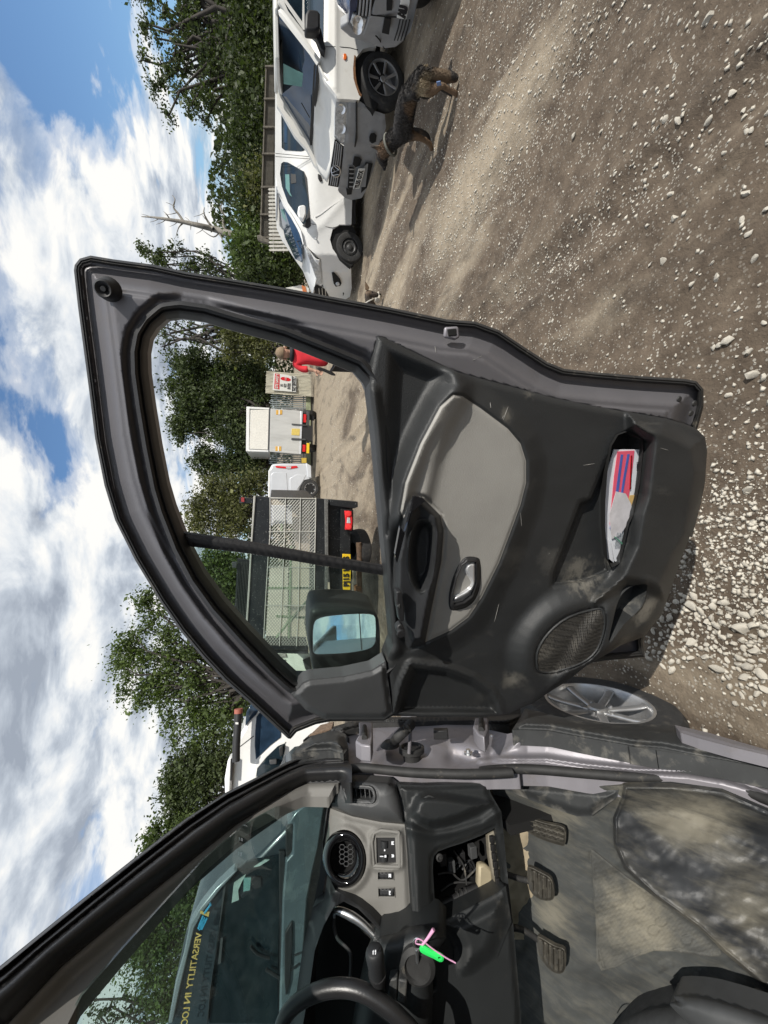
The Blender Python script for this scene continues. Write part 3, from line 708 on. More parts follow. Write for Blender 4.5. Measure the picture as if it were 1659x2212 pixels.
# papers in the door pocket
def pick_(s, off): return [DP.hit(x, y, off) for x, y in zp(s)]
paper = M('paper', (0.72, 0.74, 0.78), 0.6, 0, 0.04, 8); pink = M('pink_print', (0.72, 0.10, 0.16), 0.6, 0, 0.1, 10); blue = M('blue_print', (0.07, 0.12, 0.42), 0.6)
PAP = empty('papers', DP.hit(*zp('E:1230,800')[0], 0.05), 'sheaf of white, red and blue printed papers in a clear sleeve in the door pocket', 'papers')
SH = slab('leaflet', [DP.hit(x, y, 0.055) for x, y in cat('E:1172,597 1305,597 1290,750 1262,900', 'G:1245,110 1222,230 1205,262 1188,295 1180,270 1168,288 1150,270 1142,275 1130,130', 'E:1130,850 1140,700')], -DP.n * 0.003, paper, PAP)
slab('red_panel', pick_('E:1188,606 1265,602 1252,720 1236,840 1158,960 1152,940 1172,720', 0.057), -DP.n * 0.0015, pink, PAP)
for k_, s_ in enumerate(('E:1203,620 1213,620 1192,790 1160,968 1152,962 1180,790', 'E:1233,618 1243,618 1222,740 1196,905 1188,905 1212,740')):
    slab('blue_line', pick_(s_, 0.0585), -DP.n * 0.001, blue, PAP)
slab('yellow_patch', pick_('E:1243,808 1270,806 1258,856 1232,860', 0.0585), -DP.n * 0.001, M('manila', (0.62, 0.42, 0.16), 0.6), PAP)
slab('clear_sleeve', pick_('E:1180,790 1225,800 1250,850 1258,900 1200,990 1160,1010 1150,900', 0.060), -DP.n * 0.001, M('frosted_plastic', (0.62, 0.60, 0.62), 0.3, 0, 0.15, 30), PAP)
for a_ in ('G:1140,180 1146,180 1165,285 1150,272', 'G:1155,185 1161,185 1186,290 1172,280'):
    slab('leaflet', pick_(a_, 0.060), -DP.n * 0.002, paper, PAP)
for k_ in range(7):
    y_ = 655 + k_ * 6
    slab('barcode_line', pick_('E:1276,%d 1288,%d 1288,%d 1276,%d' % (y_, y_, y_ + 3, y_ + 3), 0.0585), -DP.n * 0.0008, MT['ink'], PAP)

for k_ in range(6):
    slab('print_line', pick_('E:%d,%d %d,%d %d,%d %d,%d' % (1248 + k_ * 3 - k_ * 2, 625, 1250 + k_, 625, 1244 + k_, 780, 1242 + k_, 780), 0.0588), -DP.n * .0006, MT['red'] if k_ < 4 else MT['ink'], PAP)
for k_ in range(5):
    slab('print_line', pick_('G:%d,150 %d,151 %d,215 %d,214' % (1186 + k_ * 7, 1188 + k_ * 7, 1176 + k_ * 6, 1174 + k_ * 6), 0.0612), -DP.n * .0006, M('grey_print', (.25, .28, .30), .6), PAP)
slab('green_streak', pick_('G:1170,168 1178,170 1222,208 1216,214', 0.0612), -DP.n * .0006, M('green_print', (.10, .30, .20), .6), PAP)

# fine scratches in the plastic and paint
scr = M('scratch_white', (.30, .29, .27), .8)
for s_, o_ in (('E:600,380 603,405', .075), ('E:683,400 660,460', .075), ('E:655,455 662,440', .075), ('E:1030,670 1080,662', .066), ('E:540,175 595,150', .062), ('E:520,185 535,180', .062), ('E:345,120 350,150', .06), ('G:740,60 745,120', .08), ('G:870,250 1010,60', .052), ('G:640,480 620,560', .07), ('E:1385,590 1420,600', .105), ('G:1455,170 1475,225', .105)):
    P_ = [DP.hit(x, y, o_ + .004) for x, y in zp(s_)]
    pl_ = [DP.hit(x, y, float(trim_h(np.array([x]), np.array([y]))[0]) + .0006) for x, y in zp(s_)] if inside(np.array([zp(s_)[0][0]]), np.array([zp(s_)[0][1]]), trimo)[0] else [DP.hit(x, y, float(frame_h(np.array([x]), np.array([y]))[0]) + .0006) for x, y in zp(s_)]
    tube('scratch', pl_, [.0003, .0007, .0003], scr, F_door, 5, 2)
# ================================================================ OUR VAN : body side, cabin
VO = np.array([-0.79, 1.15, 0]); VYAW = math.radians(10)
VF = np.array([-math.sin(VYAW), math.cos(VYAW), 0]); VR = np.array([math.cos(VYAW), math.sin(VYAW), 0]); UP = np.array([0, 0, 1.0])
def vl(s, t, z): return VO + VF * s + VR * t + UP * z
SP = Plane(VO, VR)                                   # body side
# door aperture jamb + sill, pressed silver metal
jamb = cat('H:440,130 540,100 700,110', 'G:0,1015 300,1012 560,1015 600,1060', 'G:680,1078 760,1060 870,1065 1000,1090 1200,1125 1400,1160 1659,1198', 'I:850,35 1050,50 1200,80 1659,165', 'F:1760,1672 1760,1760',
           'I:1659,345 1400,262 1200,225 900,215 600,185 380,150 200,148 110,152 0,160', 'H:1659,392 1400,400 1100,392 900,408 700,385 480,372 400,300 380,180')
def jamb_h(X, Y):
    top = cat('G:560,1040 640,1085 760,1060 870,1065 1000,1090 1200,1125 1400,1160 1659,1198', 'I:850,35 1200,80 1659,165', 'F:1760,1672')
    dt = pdist(X, Y, top, False)
    h = -0.075 + 0.050 * ss(70, 10, dt) * ss(1050, 1140, X)
    step = zp('H:1659,100 1560,150 1480,250 1440,330 1420,390')
    h += 0.02 * ss(1060, 1120, X)
    h += 0.018 * np.exp(-(pdist(X, Y, zp('H:1040,230 1150,170 1300,200 1400,260'), False) / 22) ** 2)
    h -= 0.020 * np.exp(-(pdist(X, Y, zp('H:1200,320 1330,345 1450,320'), False) / 16) ** 2)
    h += 0.012 * np.exp(-(pdist(X, Y, zp('H:640,330 760,250 820,200'), False) / 14) ** 2)
    h += 0.010 * np.exp(-(pdist(X, Y, cat('I:0,120 110,110 380,108 600,140 900,172 1200,180 1400,212 1659,300'), False) / 6) ** 2)
    h += 0.008 * np.exp(-(pdist(X, Y, zp('G:640,1180 700,1130 760,1090'), False) / 9) ** 2)
    return h
J = relief('door_jamb', jamb, SP, jamb_h, MT['jamb'], VAN, 5, (), 0.06)
# dark plastic sill cladding and wheel arch lip outside the sill
clad = cat('G:760,960 830,975 880,990 1000,1016 1150,1030 1300,1032 1450,1040 1500,1062', 'N:760,1920 1000,1990 1548,2165', 'F:1700,1650 1700,1672', 'I:1659,165 1200,80 1050,50 850,35', 'G:1659,1198 1400,1160 1200,1125 1000,1090 870,1065 760,1060 700,1060 740,1000')
relief('sill_cladding', clad, SP, lambda X, Y: 0.030 + 0.020 * ss(0, 16, sdist(X, Y, clad)), MT['trimdirty'], VAN, 5, (), 0.05)
strip = cat('N:690,1890 760,1905 1000,1960 1250,2035 1548,2120', 'F:1700,1648 1700,1662', 'N:1548,2170 1200,2090 900,2010 740,1960')
relief('sill_strip', strip, SP, lambda X, Y: 0.078 + 0.004 * ss(0, 10, sdist(X, Y, strip)), MT['jamb'], VAN, 3, (), 0.03)
# front wing seen past the hinge line, scuttle cover
scut = cat('W:700,690 780,600 900,500 1060,455 1180,440 1260,480 1290,620 1240,690 1100,650 900,660 780,680')
relief('scuttle_cover', scut, SP, lambda X, Y: -0.02 + 0.03 * ss(0, 22, sdist(X, Y, scut)), MT['trimdirty'], VAN, 5, (), 0.05)
wing = cat('W:820,540 900,470 1060,425 1200,380 1330,345 1659,345', 'G:0,1000 560,1000 690,990 745,985 750,1010 690,1040 600,1040 520,1015 300,1020 0,1030', 'H:560,110 440,140', 'W:1300,520 1180,450 1060,450 900,500')
relief('front_wing', wing, SP, lambda X, Y: -0.055 + 0.03 * ss(0, 14, sdist(X, Y, wing)), MT['rubberdusty'], VAN, 5, (), 0.05)
slabp = lambda name, s, off, d, mat, parent, bevel=0.003, plane=SP: slab(name, [plane.hit(x, y, off) for x, y in (zp(s) if isinstance(s, str) else s)], -plane.n * d, mat, parent, bevel)
# wing air vent mesh glimpsed in the gap
slabp('wing_grille', 'W:880,490 1000,380 1140,345 1120,420 920,480', -0.05, 0.02, M('tan_mesh', (0.24, 0.17, 0.12), 0.7, 0, 0.5, 120), VAN)
# hinges
for k_, s_ in enumerate(('H:545,66 640,70 640,180 628,232 560,225 520,200 548,150', 'G:530,1003 590,1003 590,1055 572,1090 545,1080 520,1045')):
    hg = slabp('door_hinge', s_, 0.055, 0.05, MT['jamb'], VAN, 0.005)
    c_ = np.mean(zp(s_), 0); tube('hinge_pin', [SP.hit(c_[0], c_[1] - 18, 0.06), SP.hit(c_[0], c_[1] + 6, 0.06)], 0.009, MT['rubberdusty'], hg, 10, 1)
# wiring boot (ribbed), grommet, check strap with its pocket
bp = [SP.hit(x, y, o) for (x, y), o in zip(zp('H:905,85 880,110 850,140 815,175 790,205'), (0.07, 0.075, 0.06, 0.03, -0.01))]
bpc = crom(bp, 10, False); rr = [0.013 + 0.0045 * (i % 2) for i in range(len(bpc))]
tube('wiring_boot', list(bpc), rr, MT['rubberdusty'], VAN, 12, 1)
gc = SP.hit(*zp('H:760,225')[0], -0.035)
lathe('boot_grommet', gc, VR, [(0, 0.012), (0.020, 0.012), (0.030, 0.004), (0.036, -0.004)], MT['rubberdusty'], VAN, 20)
pk = SP.hit(*zp('H:910,265')[0], -0.045)
CKP = lathe('check_strap_pocket', pk, VR, [(0.046, -0.004), (0.046, 0.010), (0.038, 0.014), (0.034, 0.006), (0.031, -0.03), (0, -0.032)], MT['rubberdusty'], VAN, 24)
lathe('pocket_hollow', pk, VR, [(0.030, 0.0075), (0.0, 0.0070)], MT['darker'], CKP, 18)
tube('check_strap', [SP.hit(*zp('H:903,80')[0], 0.08), SP.hit(*zp('H:900,180')[0], 0.02), SP.hit(*zp('H:892,285')[0], -0.03)], 0.0065, MT['jamb'], VAN, 8, 1)
lathe('jamb_bolt', SP.hit(*zp('H:1303,290')[0], -0.045), VR, [(0, 0.016), (0.008, 0.015), (0.009, 0.008), (0.0145, 0.006), (0.0155, 0)], MT['chrome'], VAN, 16)
lathe('jamb_plug', SP.hit(*zp('H:1462,168')[0], -0.05), VR, [(0, 0.006), (0.004, 0.005), (0.005, 0)], MT['chrome'], VAN, 10)
slabp('latch_bracket', 'H:1060,108 1160,108 1160,128 1060,130', 0.03, 0.03, MT['blackpl'], VAN)
# door opening seal, a rubber tube round the aperture, with its inner flange
def path(s, off, pl=None): return [(pl or SP).hit(x, y, off) for x, y in s]
sealp = cat('F:-60,2200', 'J:0,1150 300,900 600,660 900,425 1150,235 1350,100 1500,40 1659,25', 'H:400,345 600,395 900,425 1200,440 1659,430') 
seal2 = cat('F:-60,2200', 'J:0,1150 300,902 600,662 900,427 1150,236 1350,100 1500,50 1659,48', 'H:560,385 700,398 900,418 1100,425 1300,428 1600,418', 'I:0,185 110,170 300,168 600,192 900,215 1200,225 1400,258 1659,345', 'F:1800,1790')
tube('door_seal', path(crom(seal2, 4, False), -0.055), 0.014, MT['rubberdusty'], VAN, 12, 1)
# A pillar: ridged black outer band, seal band, grey inner cover
po = cat('F:-70,2132', 'J:0,1005 400,680 640,490 900,290 1100,160 1400,10', 'F:650,1634 700,1624 735,1622')
pi_ = cat('F:-70,2275', 'J:40,1288 300,1010 600,760 900,520 1150,320 1400,160 1500,115 1659,110')
pill = po + [(760, 1655), (760, 1690)] + pi_[::-1]
def pill_h(X, Y):
    a = pdist(X, Y, po, False); b = pdist(X, Y, pi_, False); t = a / (a + b + 1e-6)
    return -0.05 + 0.035 * np.sin(np.clip(t, 0, 1) * math.pi) - 0.030 * np.exp(-((t - .16) / .035) ** 2) - 0.016 * np.exp(-((t - .36) / .05) ** 2) + .012 * np.exp(-((t - .08) / .05) ** 2) - 0.035 * t
relief('windscreen_pillar', pill, SP, pill_h, M('pillar_black', (0.017, 0.017, 0.018), 0.42, 0, 0.15, 12, 0.15, 500), VAN, 6, (), 0.06, [(po, (3, 7, 11, 15, 19, 23, 28, 34, 40), False)])
pg = cat('J:330,1288 400,1150 600,920 800,700 1000,480 1200,310 1350,230 1480,178 1590,180', 'H:335,590 380,500', 'J:1659,110 1500,115 1400,160 1150,320 900,520 600,760 300,1010 40,1288', 'F:-30,2260 110,2260')
relief('pillar_cover', pg, SP, lambda X, Y: -0.11 + 0.03 * ss(40, 0, pdist(X, Y, pi_, False)), MT['greydash'], VAN, 6, (), 0.03)
# windscreen: leans back along the pillar line, spans to the far side of the van
w0 = SP.hit(640, 1715, -0.10); w1 = SP.hit(170, 2155, -0.10)
pdir = (w1 - w0); wn = np.cross(pdir, VR); WP = Plane(w0, wn)
gsc = glass('windscreen_glass', (0.74, 0.84, 0.82), 0.14, 0.0, 0.075)
wpts = zp('J:330,1288 400,1150 600,920 800,700 1000,480 1200,310 1350,230 1480,178 1590,180') + [(712, 1725), (712, 1800), (705, 1900), (690, 2000), (670, 2130), (650, 2300)]
W3 = [WP.hit(x, y) for x, y in wpts]
far_b = W3[-6] - VR * 1.45; far_t = W3[0] - VR * 1.3
slab('windscreen', [WP.hit(146, 2212)] + W3[1:10] + [W3[9] - VR * 1.5, W3[0] - VR * 1.5], -WP.n * 0.005, gsc, VAN, 0)
# roof, rear pillar and far side close the cab, so that the sun comes in only by the open doorway
rz = 2.14
slab('roof', [vl(-0.30, -0.12, rz), vl(-0.30, -1.5, rz), vl(-3.2, -1.5, rz), vl(-3.2, -0.06, rz)], UP * 0.05, MT['paint'], VAN, 0.02)
slab('rear_pillar', [vl(-1.25, -0.02, 0.5), vl(-1.25, -0.10, rz), vl(-2.6, -0.10, rz), vl(-2.6, -0.02, 0.5)], -VR * 0.08, MT['paint'], VAN, 0.01)
slab('far_side', [vl(0.9, -1.62, 0.3), vl(0.9, -1.62, 1.2), vl(0.1, -1.56, rz), vl(-2.6, -1.56, rz), vl(-2.6, -1.62, 0.3)], -VR * 0.05, MT['paint'], VAN, 0.01)
slab('load_bulkhead', [vl(-1.3, -0.1, 0.4), vl(-1.3, -0.1, rz), vl(-1.3, -1.56, rz), vl(-1.3, -1.56, 0.4)], -VF * 0.04, MT['dark'], VAN, 0.0)
# front wheel, turned with the car
hub = SP.hit(1290, 1516, -0.03); Rw = 0.335; print('HUB', hub)
wax = VR * 0.985 - VF * 0.10; wax /= np.linalg.norm(wax)
def wheel(name, c, ax, R, w, mat_rim, parent, spokes=5, style='alloy', rim=0.66, tm=None):
    ax = np.array(ax, float) / np.linalg.norm(ax); r = R * rim
    Wh = lathe(name, c, ax, [(r * .92, -w), (R * .86, -w), (R * .97, -w * .86), (R, -w * .55), (R, -w * .45), (R * .985, -.1 * w), (R * .93, 0.02 * w), (R * .83, .06 * w), (r * 1.03, 0.03 * w), (r * .98, -0.02 * w)], tm or MT['tyre'], parent, 48)
    d, a, b = frame_of(ax)
    P = lambda rr, t, h: np.array(c) + d * h + rr * (a * math.cos(t) + b * math.sin(t))
    RM = lathe('rim', c, ax, [(r * 1.0, -0.01 * w), (r * 1.01, 0.015 * w), (r * .96, 0.02 * w), (r * .93, -.06 * w), (r * .90, -.45 * w), (r * .88, -.75 * w), (r * .3, -.78 * w), (0, -.78 * w)], mat_rim, Wh, 40)
    if style == 'alloy':
        for k in range(spokes):
            t0 = 2 * math.pi * k / spokes + .3; rows = []
            for rr, hw, h in ((r * .16, .42, -.16 * w), (r * .40, .20, -.12 * w), (r * .70, .115, -.09 * w), (r * .95, .10, -.03 * w)):
                rows.append([P(rr, t0 - hw, h - .05 * w), P(rr, t0 - hw * .8, h), P(rr, t0 + hw * .8, h), P(rr, t0 + hw, h - .05 * w)])
            rows = [list(q) for q in rows]; patch('spoke', rows, mat_rim, Wh, 3, 0.012)
        lathe('hub_cap', c, ax, [(r * .19, -.2 * w), (r * .19, -.12 * w), (r * .15, -.09 * w), (r * .10, -.10 * w), (0, -.10 * w)], mat_rim, Wh, 24)
    elif style == 'steel':
        lathe('hub_cap', c, ax, [(r * .88, -.3 * w), (r * .80, -.12 * w), (r * .62, -.06 * w), (r * .52, -.14 * w), (r * .34, -.14 * w), (r * .28, -.04 * w), (r * .22, .0), (0, .0)], mat_rim, Wh, 32)
        for k in range(10):
            t = 2 * math.pi * k / 10; lathe('vent_hole', P(r * .70, t, -.085 * w), ax, [(r * .07, 0.01 * w), (0, 0.012 * w)], MT['darker'], Wh, 8)
    for k in range(5):
        t = 2 * math.pi * k / 5 + .2; lathe('wheel_bolt', P(r * .29, t, -.13 * w), ax, [(r * .045, -.05 * w), (r * .045, .03 * w), (0, .03 * w)], MT['blackpl'] if style == 'steel' else mat_rim, Wh, 8)
    return Wh
wheel('wheel', hub, wax, Rw, 0.21, MT['alloy'], VAN, 7)
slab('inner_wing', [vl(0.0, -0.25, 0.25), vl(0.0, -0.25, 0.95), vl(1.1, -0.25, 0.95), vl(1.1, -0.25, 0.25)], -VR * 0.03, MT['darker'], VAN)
# bonnet side / front end of the van, hidden from here but it carries the wing
slab('bonnet', [vl(0.55, -0.1, 1.08), vl(1.25, -0.18, 0.92), vl(1.25, -1.4, 0.92), vl(0.55, -1.5, 1.08)], -UP * 0.04, MT['paint'], VAN, 0.01)
slab('front_bumper', [vl(1.30, -0.15, 0.3), vl(1.30, -0.15, 0.9), vl(1.30, -1.45, 0.9), vl(1.30, -1.45, 0.3)], -VF * 0.12, MT['bumper'], VAN, 0.02)

# ================================================================ OUR VAN : dashboard
d0 = SP.hit(860, 1704, -0.10)
DPn = -VF * math.cos(math.radians(24)) + UP * math.sin(math.radians(24)) + VR * 0.10
DASH = Plane(d0, DPn)
def dpath(s, off): return [DASH.hit(x, y, off) for x, y in (zp(s) if isinstance(s, str) else s)]
gp = zp('H:330,660 500,722 700,762 868,778 892,1000 905,1200 917,1440 800,1432 770,1470 735,1545 690,1480 620,1390 520,1320 420,1250 380,1230 330,1110 300,950 306,800')
cupo = [(745 + 46.5 * math.cos(t) * 1.0 + 2 * math.sin(t), 1856 + 64 * math.sin(t)) for t in np.linspace(0, 2 * math.pi, 41)[:-1]]
swh = zp('H:664,868 795,868 803,1045 740,1053 668,1045'); sw1 = zp('H:676,1102 785,1102 788,1160 678,1160'); sw2 = zp('H:678,1214 792,1214 796,1278 682,1278')
def gp_h(X, Y):
    h = 0.012 * ss(0, 16, sdist(X, Y, gp)) + 0.05 * ss(760, 700, X) * 0
    h += 0.014 * ss(18, 0, pdist(X, Y, cupo)) + 0.008 * np.exp(-((sdist(X, Y, swh) + 12) / 6) ** 2)
    h -= 0.05 * ss(745, 695, X)
    h -= 0.018 * ss(1940, 2010, Y) * ss(850, 800, X)
    return h
GPN = relief('dashboard', gp, DASH, gp_h, MT['greydash'], VAN, 5, [cupo, swh, sw1, sw2], 0.04)
# cup-shaped air vent: glossy ring, inner ring, honeycomb
cc = DASH.hit(745, 1856, 0.01); rx = np.linalg.norm(DASH.hit(791, 1856, .01) - cc); ry = np.linalg.norm(DASH.hit(745, 1920, .01) - cc)
def ringdash(name, px, a0, a1, o0, o1, o2, mat, parent):
    c = np.array(px); K = 10; n = 48; vs = []
    for k in range(K + 1):
        t = k / K; s = a0 + (a1 - a0) * t; o = o0 * (1 - t) ** 2 + 2 * o1 * t * (1 - t) + o2 * t * t
        for j in range(n):
            an = 2 * math.pi * j / n; vs.append(DASH.hit(c[0] + 46.5 * s * math.cos(an), c[1] + 64 * s * math.sin(an), o))
    fs = [(k * n + j, k * n + (j + 1) % n, (k + 1) * n + (j + 1) % n, (k + 1) * n + j) for k in range(K) for j in range(n)]
    a, b, d = vs[fs[0][0]], vs[fs[0][1]], vs[fs[0][2]]
    if np.dot(np.cross(b - a, d - a), CAM - a) < 0: fs = [f[::-1] for f in fs]
    return mesh(name, vs, fs, mat, parent, ang=70)
VENT = ringdash('air_vent', (745, 1856), 1.04, 0.62, 0.0, 0.075, 0.004, MT['gloss'], GPN)
ringdash('vent_inner_ring', (741, 1850), 0.66, 0.56, 0.002, 0.022, 0.0, MT['gloss'], GPN)
ringdash('vent_barrel', (741, 1850), 0.585, 0.0, 0.0, -0.07, -0.06, MT['darker'], GPN)
hexm = MT['blackpl']; q = 0
for i in range(-2, 3):
    for j in range(-1, 3):
        hx = 757 + i * 9.0; hy = 1840 + j * 10.4 + (i % 2) * 5.2
        if (hx - 741) ** 2 / 24 ** 2 + (hy - 1850) ** 2 / 33 ** 2 < 1.0:
            tube('honeycomb_cell', [DASH.hit(hx + 6.0 * math.cos(a), hy + 6.0 * math.sin(a), -0.006) for a in np.linspace(0, 2 * math.pi, 7)[:-1]], 0.0012, MT['sail'], GPN, 5, 1, True)
# switches
SB = relief('switch_block', swh, DASH, lambda X, Y: 0.006 + 0 * X, MT['blackpl'], GPN, 6, (), 0.02)
for s_ in ('H:690,888 755,888 755,930 690,930', 'H:690,980 750,980 750,1022 690,1022'):
    p_ = zp(s_); c_ = np.mean(p_, 0)
    ax_ = (DASH.hit(c_[0], c_[1] + 8) - DASH.hit(c_[0], c_[1] - 8)); lathe('thumb_wheel', DASH.hit(c_[0], c_[1], 0.004), ax_, [(0, -.0085), (.012, -.0085), (.0125, 0), (.012, .0085), (0, .0085)], MT['dark'], GPN, 16)
for s_ in ('H:770,895 788,895 788,900 776,906 788,912 788,918 770,918', 'H:770,985 785,985 790,995 785,1005 770,1005 774,995', 'H:719,948 728,952 728,962 719,962', 'H:690,996 715,996 715,1002 690,1002', 'H:722,990 735,990 735,1006 722,1006'):
    slab('switch_symbol', dpath(s_, 0.0085 if '719' in s_ or '770' in s_ else 0.0185), -DASH.n * 0.0015, paper, GPN)
for s_, g_ in ((sw1, 'H:750,1120 768,1120 768,1146 758,1140 750,1146'), (sw2, 'H:752,1236 766,1240 764,1250 758,1252 766,1264 754,1266')):
    relief('switch', s_, DASH, lambda X, Y, s_=s_: 0.000 + 0.012 * ss(0, 4, sdist(X, Y, s_)), MT['dark'], GPN, 4, (), 0.02)
    slab('switch_symbol', dpath(g_, 0.0135), -DASH.n * 0.0015, paper, GPN)
    for e_ in (0,):
        tube('switch_frame', [DASH.hit(x, y, 0.013) for x, y in s_], 0.0022, MT['greydash'], GPN, 6, 1, True)
tube('switch_bezel', [DASH.hit(x, y, 0.016) for x, y in crom(zp('H:650,835 810,832 822,850 826,1050 812,1068 660,1062 648,1045'), 3)], 0.005, MT['greydash'], GPN, 8, 1, True)
# end pod with side window vent
ep = zp('H:336,590 392,478 560,475 750,488 805,530 830,600 866,770 700,758 500,716 345,655')
vs_ = crom(zp('H:452,535 500,528 600,532 632,545 645,585 632,612 600,610 500,600 470,590'), 3)
def ep_h(X, Y): return -0.004 + 0.05 * np.sqrt(np.clip(1 - (1 - np.clip(sdist(X, Y, ep) / 34, 0, 1)) ** 2, 0, 1)) - 0.006 * ss(14, 6, pdist(X, Y, vs_)) * ss(2, 8, pdist(X, Y, vs_)) - 0.05 * ss(760, 705, X)
EPD = relief('vent_pod', ep, DASH, ep_h, MT['sail'], VAN, 4, [vs_], 0.05)
relief('vent_back', vs_, DASH, lambda X, Y: -0.012 + 0 * X, MT['darker'], EPD, 6, (), 0)
tube('vent_surround', [DASH.hit(x, y, float(ep_h(np.array([x]), np.array([y]))[0]) + 0.001) for x, y in crom(zp('H:446,530 500,515 610,518 645,540 655,590 640,622 600,624 495,615 462,596'), 3)], 0.004, MT['sail'], EPD, 6, 1, True)
for k_ in range(5):
    x_ = 490 + k_ * 31; slab('vent_slat', dpath('H:%d,533 %d,533 %d,606 %d,606' % (x_, x_ + 5, x_ + 13, x_ + 8), 0.028), -DASH.n * 0.02, MT['sail'], EPD)
# instrument hood and binnacle
hood = cat('H:300,1300 330,1120 382,1232 420,1252 520,1322 620,1392 690,1482 732,1546', 'F:806,2050 790,2120 770,2212 755,2290 640,2290 628,2212', 'J:1440,1180 1480,900', 'F:675,1960')
binn = cat('H:700,1545 675,1500 620,1440 540,1360 440,1310 370,1350 300,1480 240,1650 205,1900', 'F:655,2210 660,2260 770,2260 782,2150 800,2080')
relief('instrument_hood', hood, DASH, lambda X, Y: 0.02 + 0.07 * ss(0, 60, sdist(X, Y, hood)) + 0.03 * ss(30, 0, pdist(X, Y, binn)), MT['dark'], VAN, 6, [binn], 0.05)
relief('instrument_panel', binn, DASH, lambda X, Y: -0.10 + 0 * X, MT['darker'], VAN, 14, (), 0.0)
tube('binnacle_trim', dpath('H:375,1420 385,1375 450,1390 540,1440 620,1510 680,1580', 0.03), [0.004, .010, .012, .010, .006], MT['chrome'], VAN, 8, 4)
tube('dial_surround', dpath('H:375,1420 372,1480 400,1570 470,1640 490,1700 482,1900', 0.0), 0.005, MT['sail'], VAN, 8, 4)
# dash top
dt = cat('J:1590,190 1600,230 1570,450 1560,560 1500,840 1440,1180', 'F:622,2290 668,2290 675,1960', 'H:290,1300 318,1100 296,950 302,800 326,660 345,640 336,590')
relief('dash_top', dt, DASH, lambda X, Y: -0.02 + 0 * X, MT['dark'], VAN, 8, (), 0.05)
# lower dash: column side, fuse-box aperture with its cover missing
lo_pl = Plane(DASH.hit(880, 1790, -0.005), -VF * 0.97 + UP * 0.10 + VR * 0.16)
ap = crom(zp('H:1092,965 1250,910 1400,850 1470,812 1492,815 1520,1000 1540,1222 1400,1310 1250,1372 1130,1412 1090,1395 1072,1330 1062,1180 1058,1040'), 2)
lowr = cat('H:815,500 1000,508 1440,492 1455,560 1530,690 1545,830 1580,1200 1615,1500 1659,2000', 'F:1130,2290 900,2290 880,2150', 'H:1040,1900 1000,1520 920,1440 905,1200 892,1000 872,775 832,600')
ridge = zp('H:900,760 940,770 1020,800 1150,790 1350,720 1490,620')
hump = crom(zp('H:905,720 915,640 960,570 1080,560 1250,580 1460,620 1440,660 1300,735 1150,785 1020,800'), 2)
def low_h(X, Y):
    h = 0.014 * ss(0, 14, sdist(X, Y, lowr)) - 0.03 * ss(0, 34, sdist(X, Y, hump)) * 0 + 0.04 * ss(-6, 20, sdist(X, Y, hump))
    h += 0.012 * np.exp(-(pdist(X, Y, zp('H:880,800 960,830 1060,850 1200,830 1400,770 1520,680'), False) / 10) ** 2)
    h += 0.03 * ss(60, 0, pdist(X, Y, zp('H:900,840 910,1000 920,1200 930,1400'), False))
    h -= 0.012 * ss(12, 0, pdist(X, Y, ap))
    return h
LOW = relief('lower_dash', lowr, lo_pl, low_h, MT['dash'], VAN, 6, [ap], 0.03)
def lp(s, off): return [lo_pl.hit(x, y, off) for x, y in (zp(s) if isinstance(s, str) else s)]
lathe('access_plug', lo_pl.hit(*zp('H:1030,640')[0], 0.036), lo_pl.n, [(0.026, 0.0), (0.026, 0.004), (0.022, 0.005), (0.020, 0.003), (0, 0.003)], MT['trim'], LOW, 24)
P_ = resample(ap, 10); f_ = [lo_pl.hit(x, y, -0.006) for x, y in P_]; n_ = len(f_); bk = [p - lo_pl.n * 0.28 for p in f_]
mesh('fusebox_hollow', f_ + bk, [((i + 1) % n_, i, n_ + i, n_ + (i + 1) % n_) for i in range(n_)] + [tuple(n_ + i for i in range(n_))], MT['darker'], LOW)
slab('metal_bracket', lp('H:1375,1060 1420,1050 1470,1090 1480,1200 1450,1240 1400,1280 1370,1200', -0.04), -lo_pl.n * 0.03, M('cream_steel', (0.36, 0.31, 0.21), 0.6, 0.2, 0.1), LOW, 0.008)
lp_ = M('dusty_steel', (0.20, 0.18, 0.14), 0.6, 0.3, 0.3, 30)
slab('metal_bracket', lp('H:1440,850 1495,810 1540,1210 1500,1240 1470,1110 1450,1000', -0.02), -lo_pl.n * 0.03, lp_, LOW, 0.006)
for k_ in range(6): obox('metal_notch', lo_pl.hit(*zp('H:%d,%d' % (1462 + k_ * 8, 880 + k_ * 58))[0], -0.012), UP * .006, VR * .010, VF * .006, MT['darker'], LOW, 0.002)
tube('steel_pipe', lp('H:1110,1340 1200,1300 1290,1250 1380,1215', -0.06), 0.013, MT['blackpl'], LOW, 10, 2)
for k_ in range(3): tube('pipe_band', lp('H:%d,%d %d,%d' % (1225 + 28 * k_, 1278 - 12 * k_, 1235 + 28 * k_, 1274 - 12 * k_), -0.06), 0.0150, MT['rubberdusty'], LOW, 10, 1)
for s_ in ('H:1100,1003', 'H:1118,1378'): lathe('screw', lo_pl.hit(*zp(s_)[0], -0.01), lo_pl.n, [(.011, 0), (.011, .005), (.006, .007), (.005, .002), (0, .002)], MT['rubberdusty'], LOW, 14)
for k_ in range(3): tube('cable', lp('H:%d,1090 %d,1020 %d,1140' % (1180 + 40 * k_, 1260 + 30 * k_, 1370), -0.14), 0.004, MT['rubber'], LOW, 6, 3)
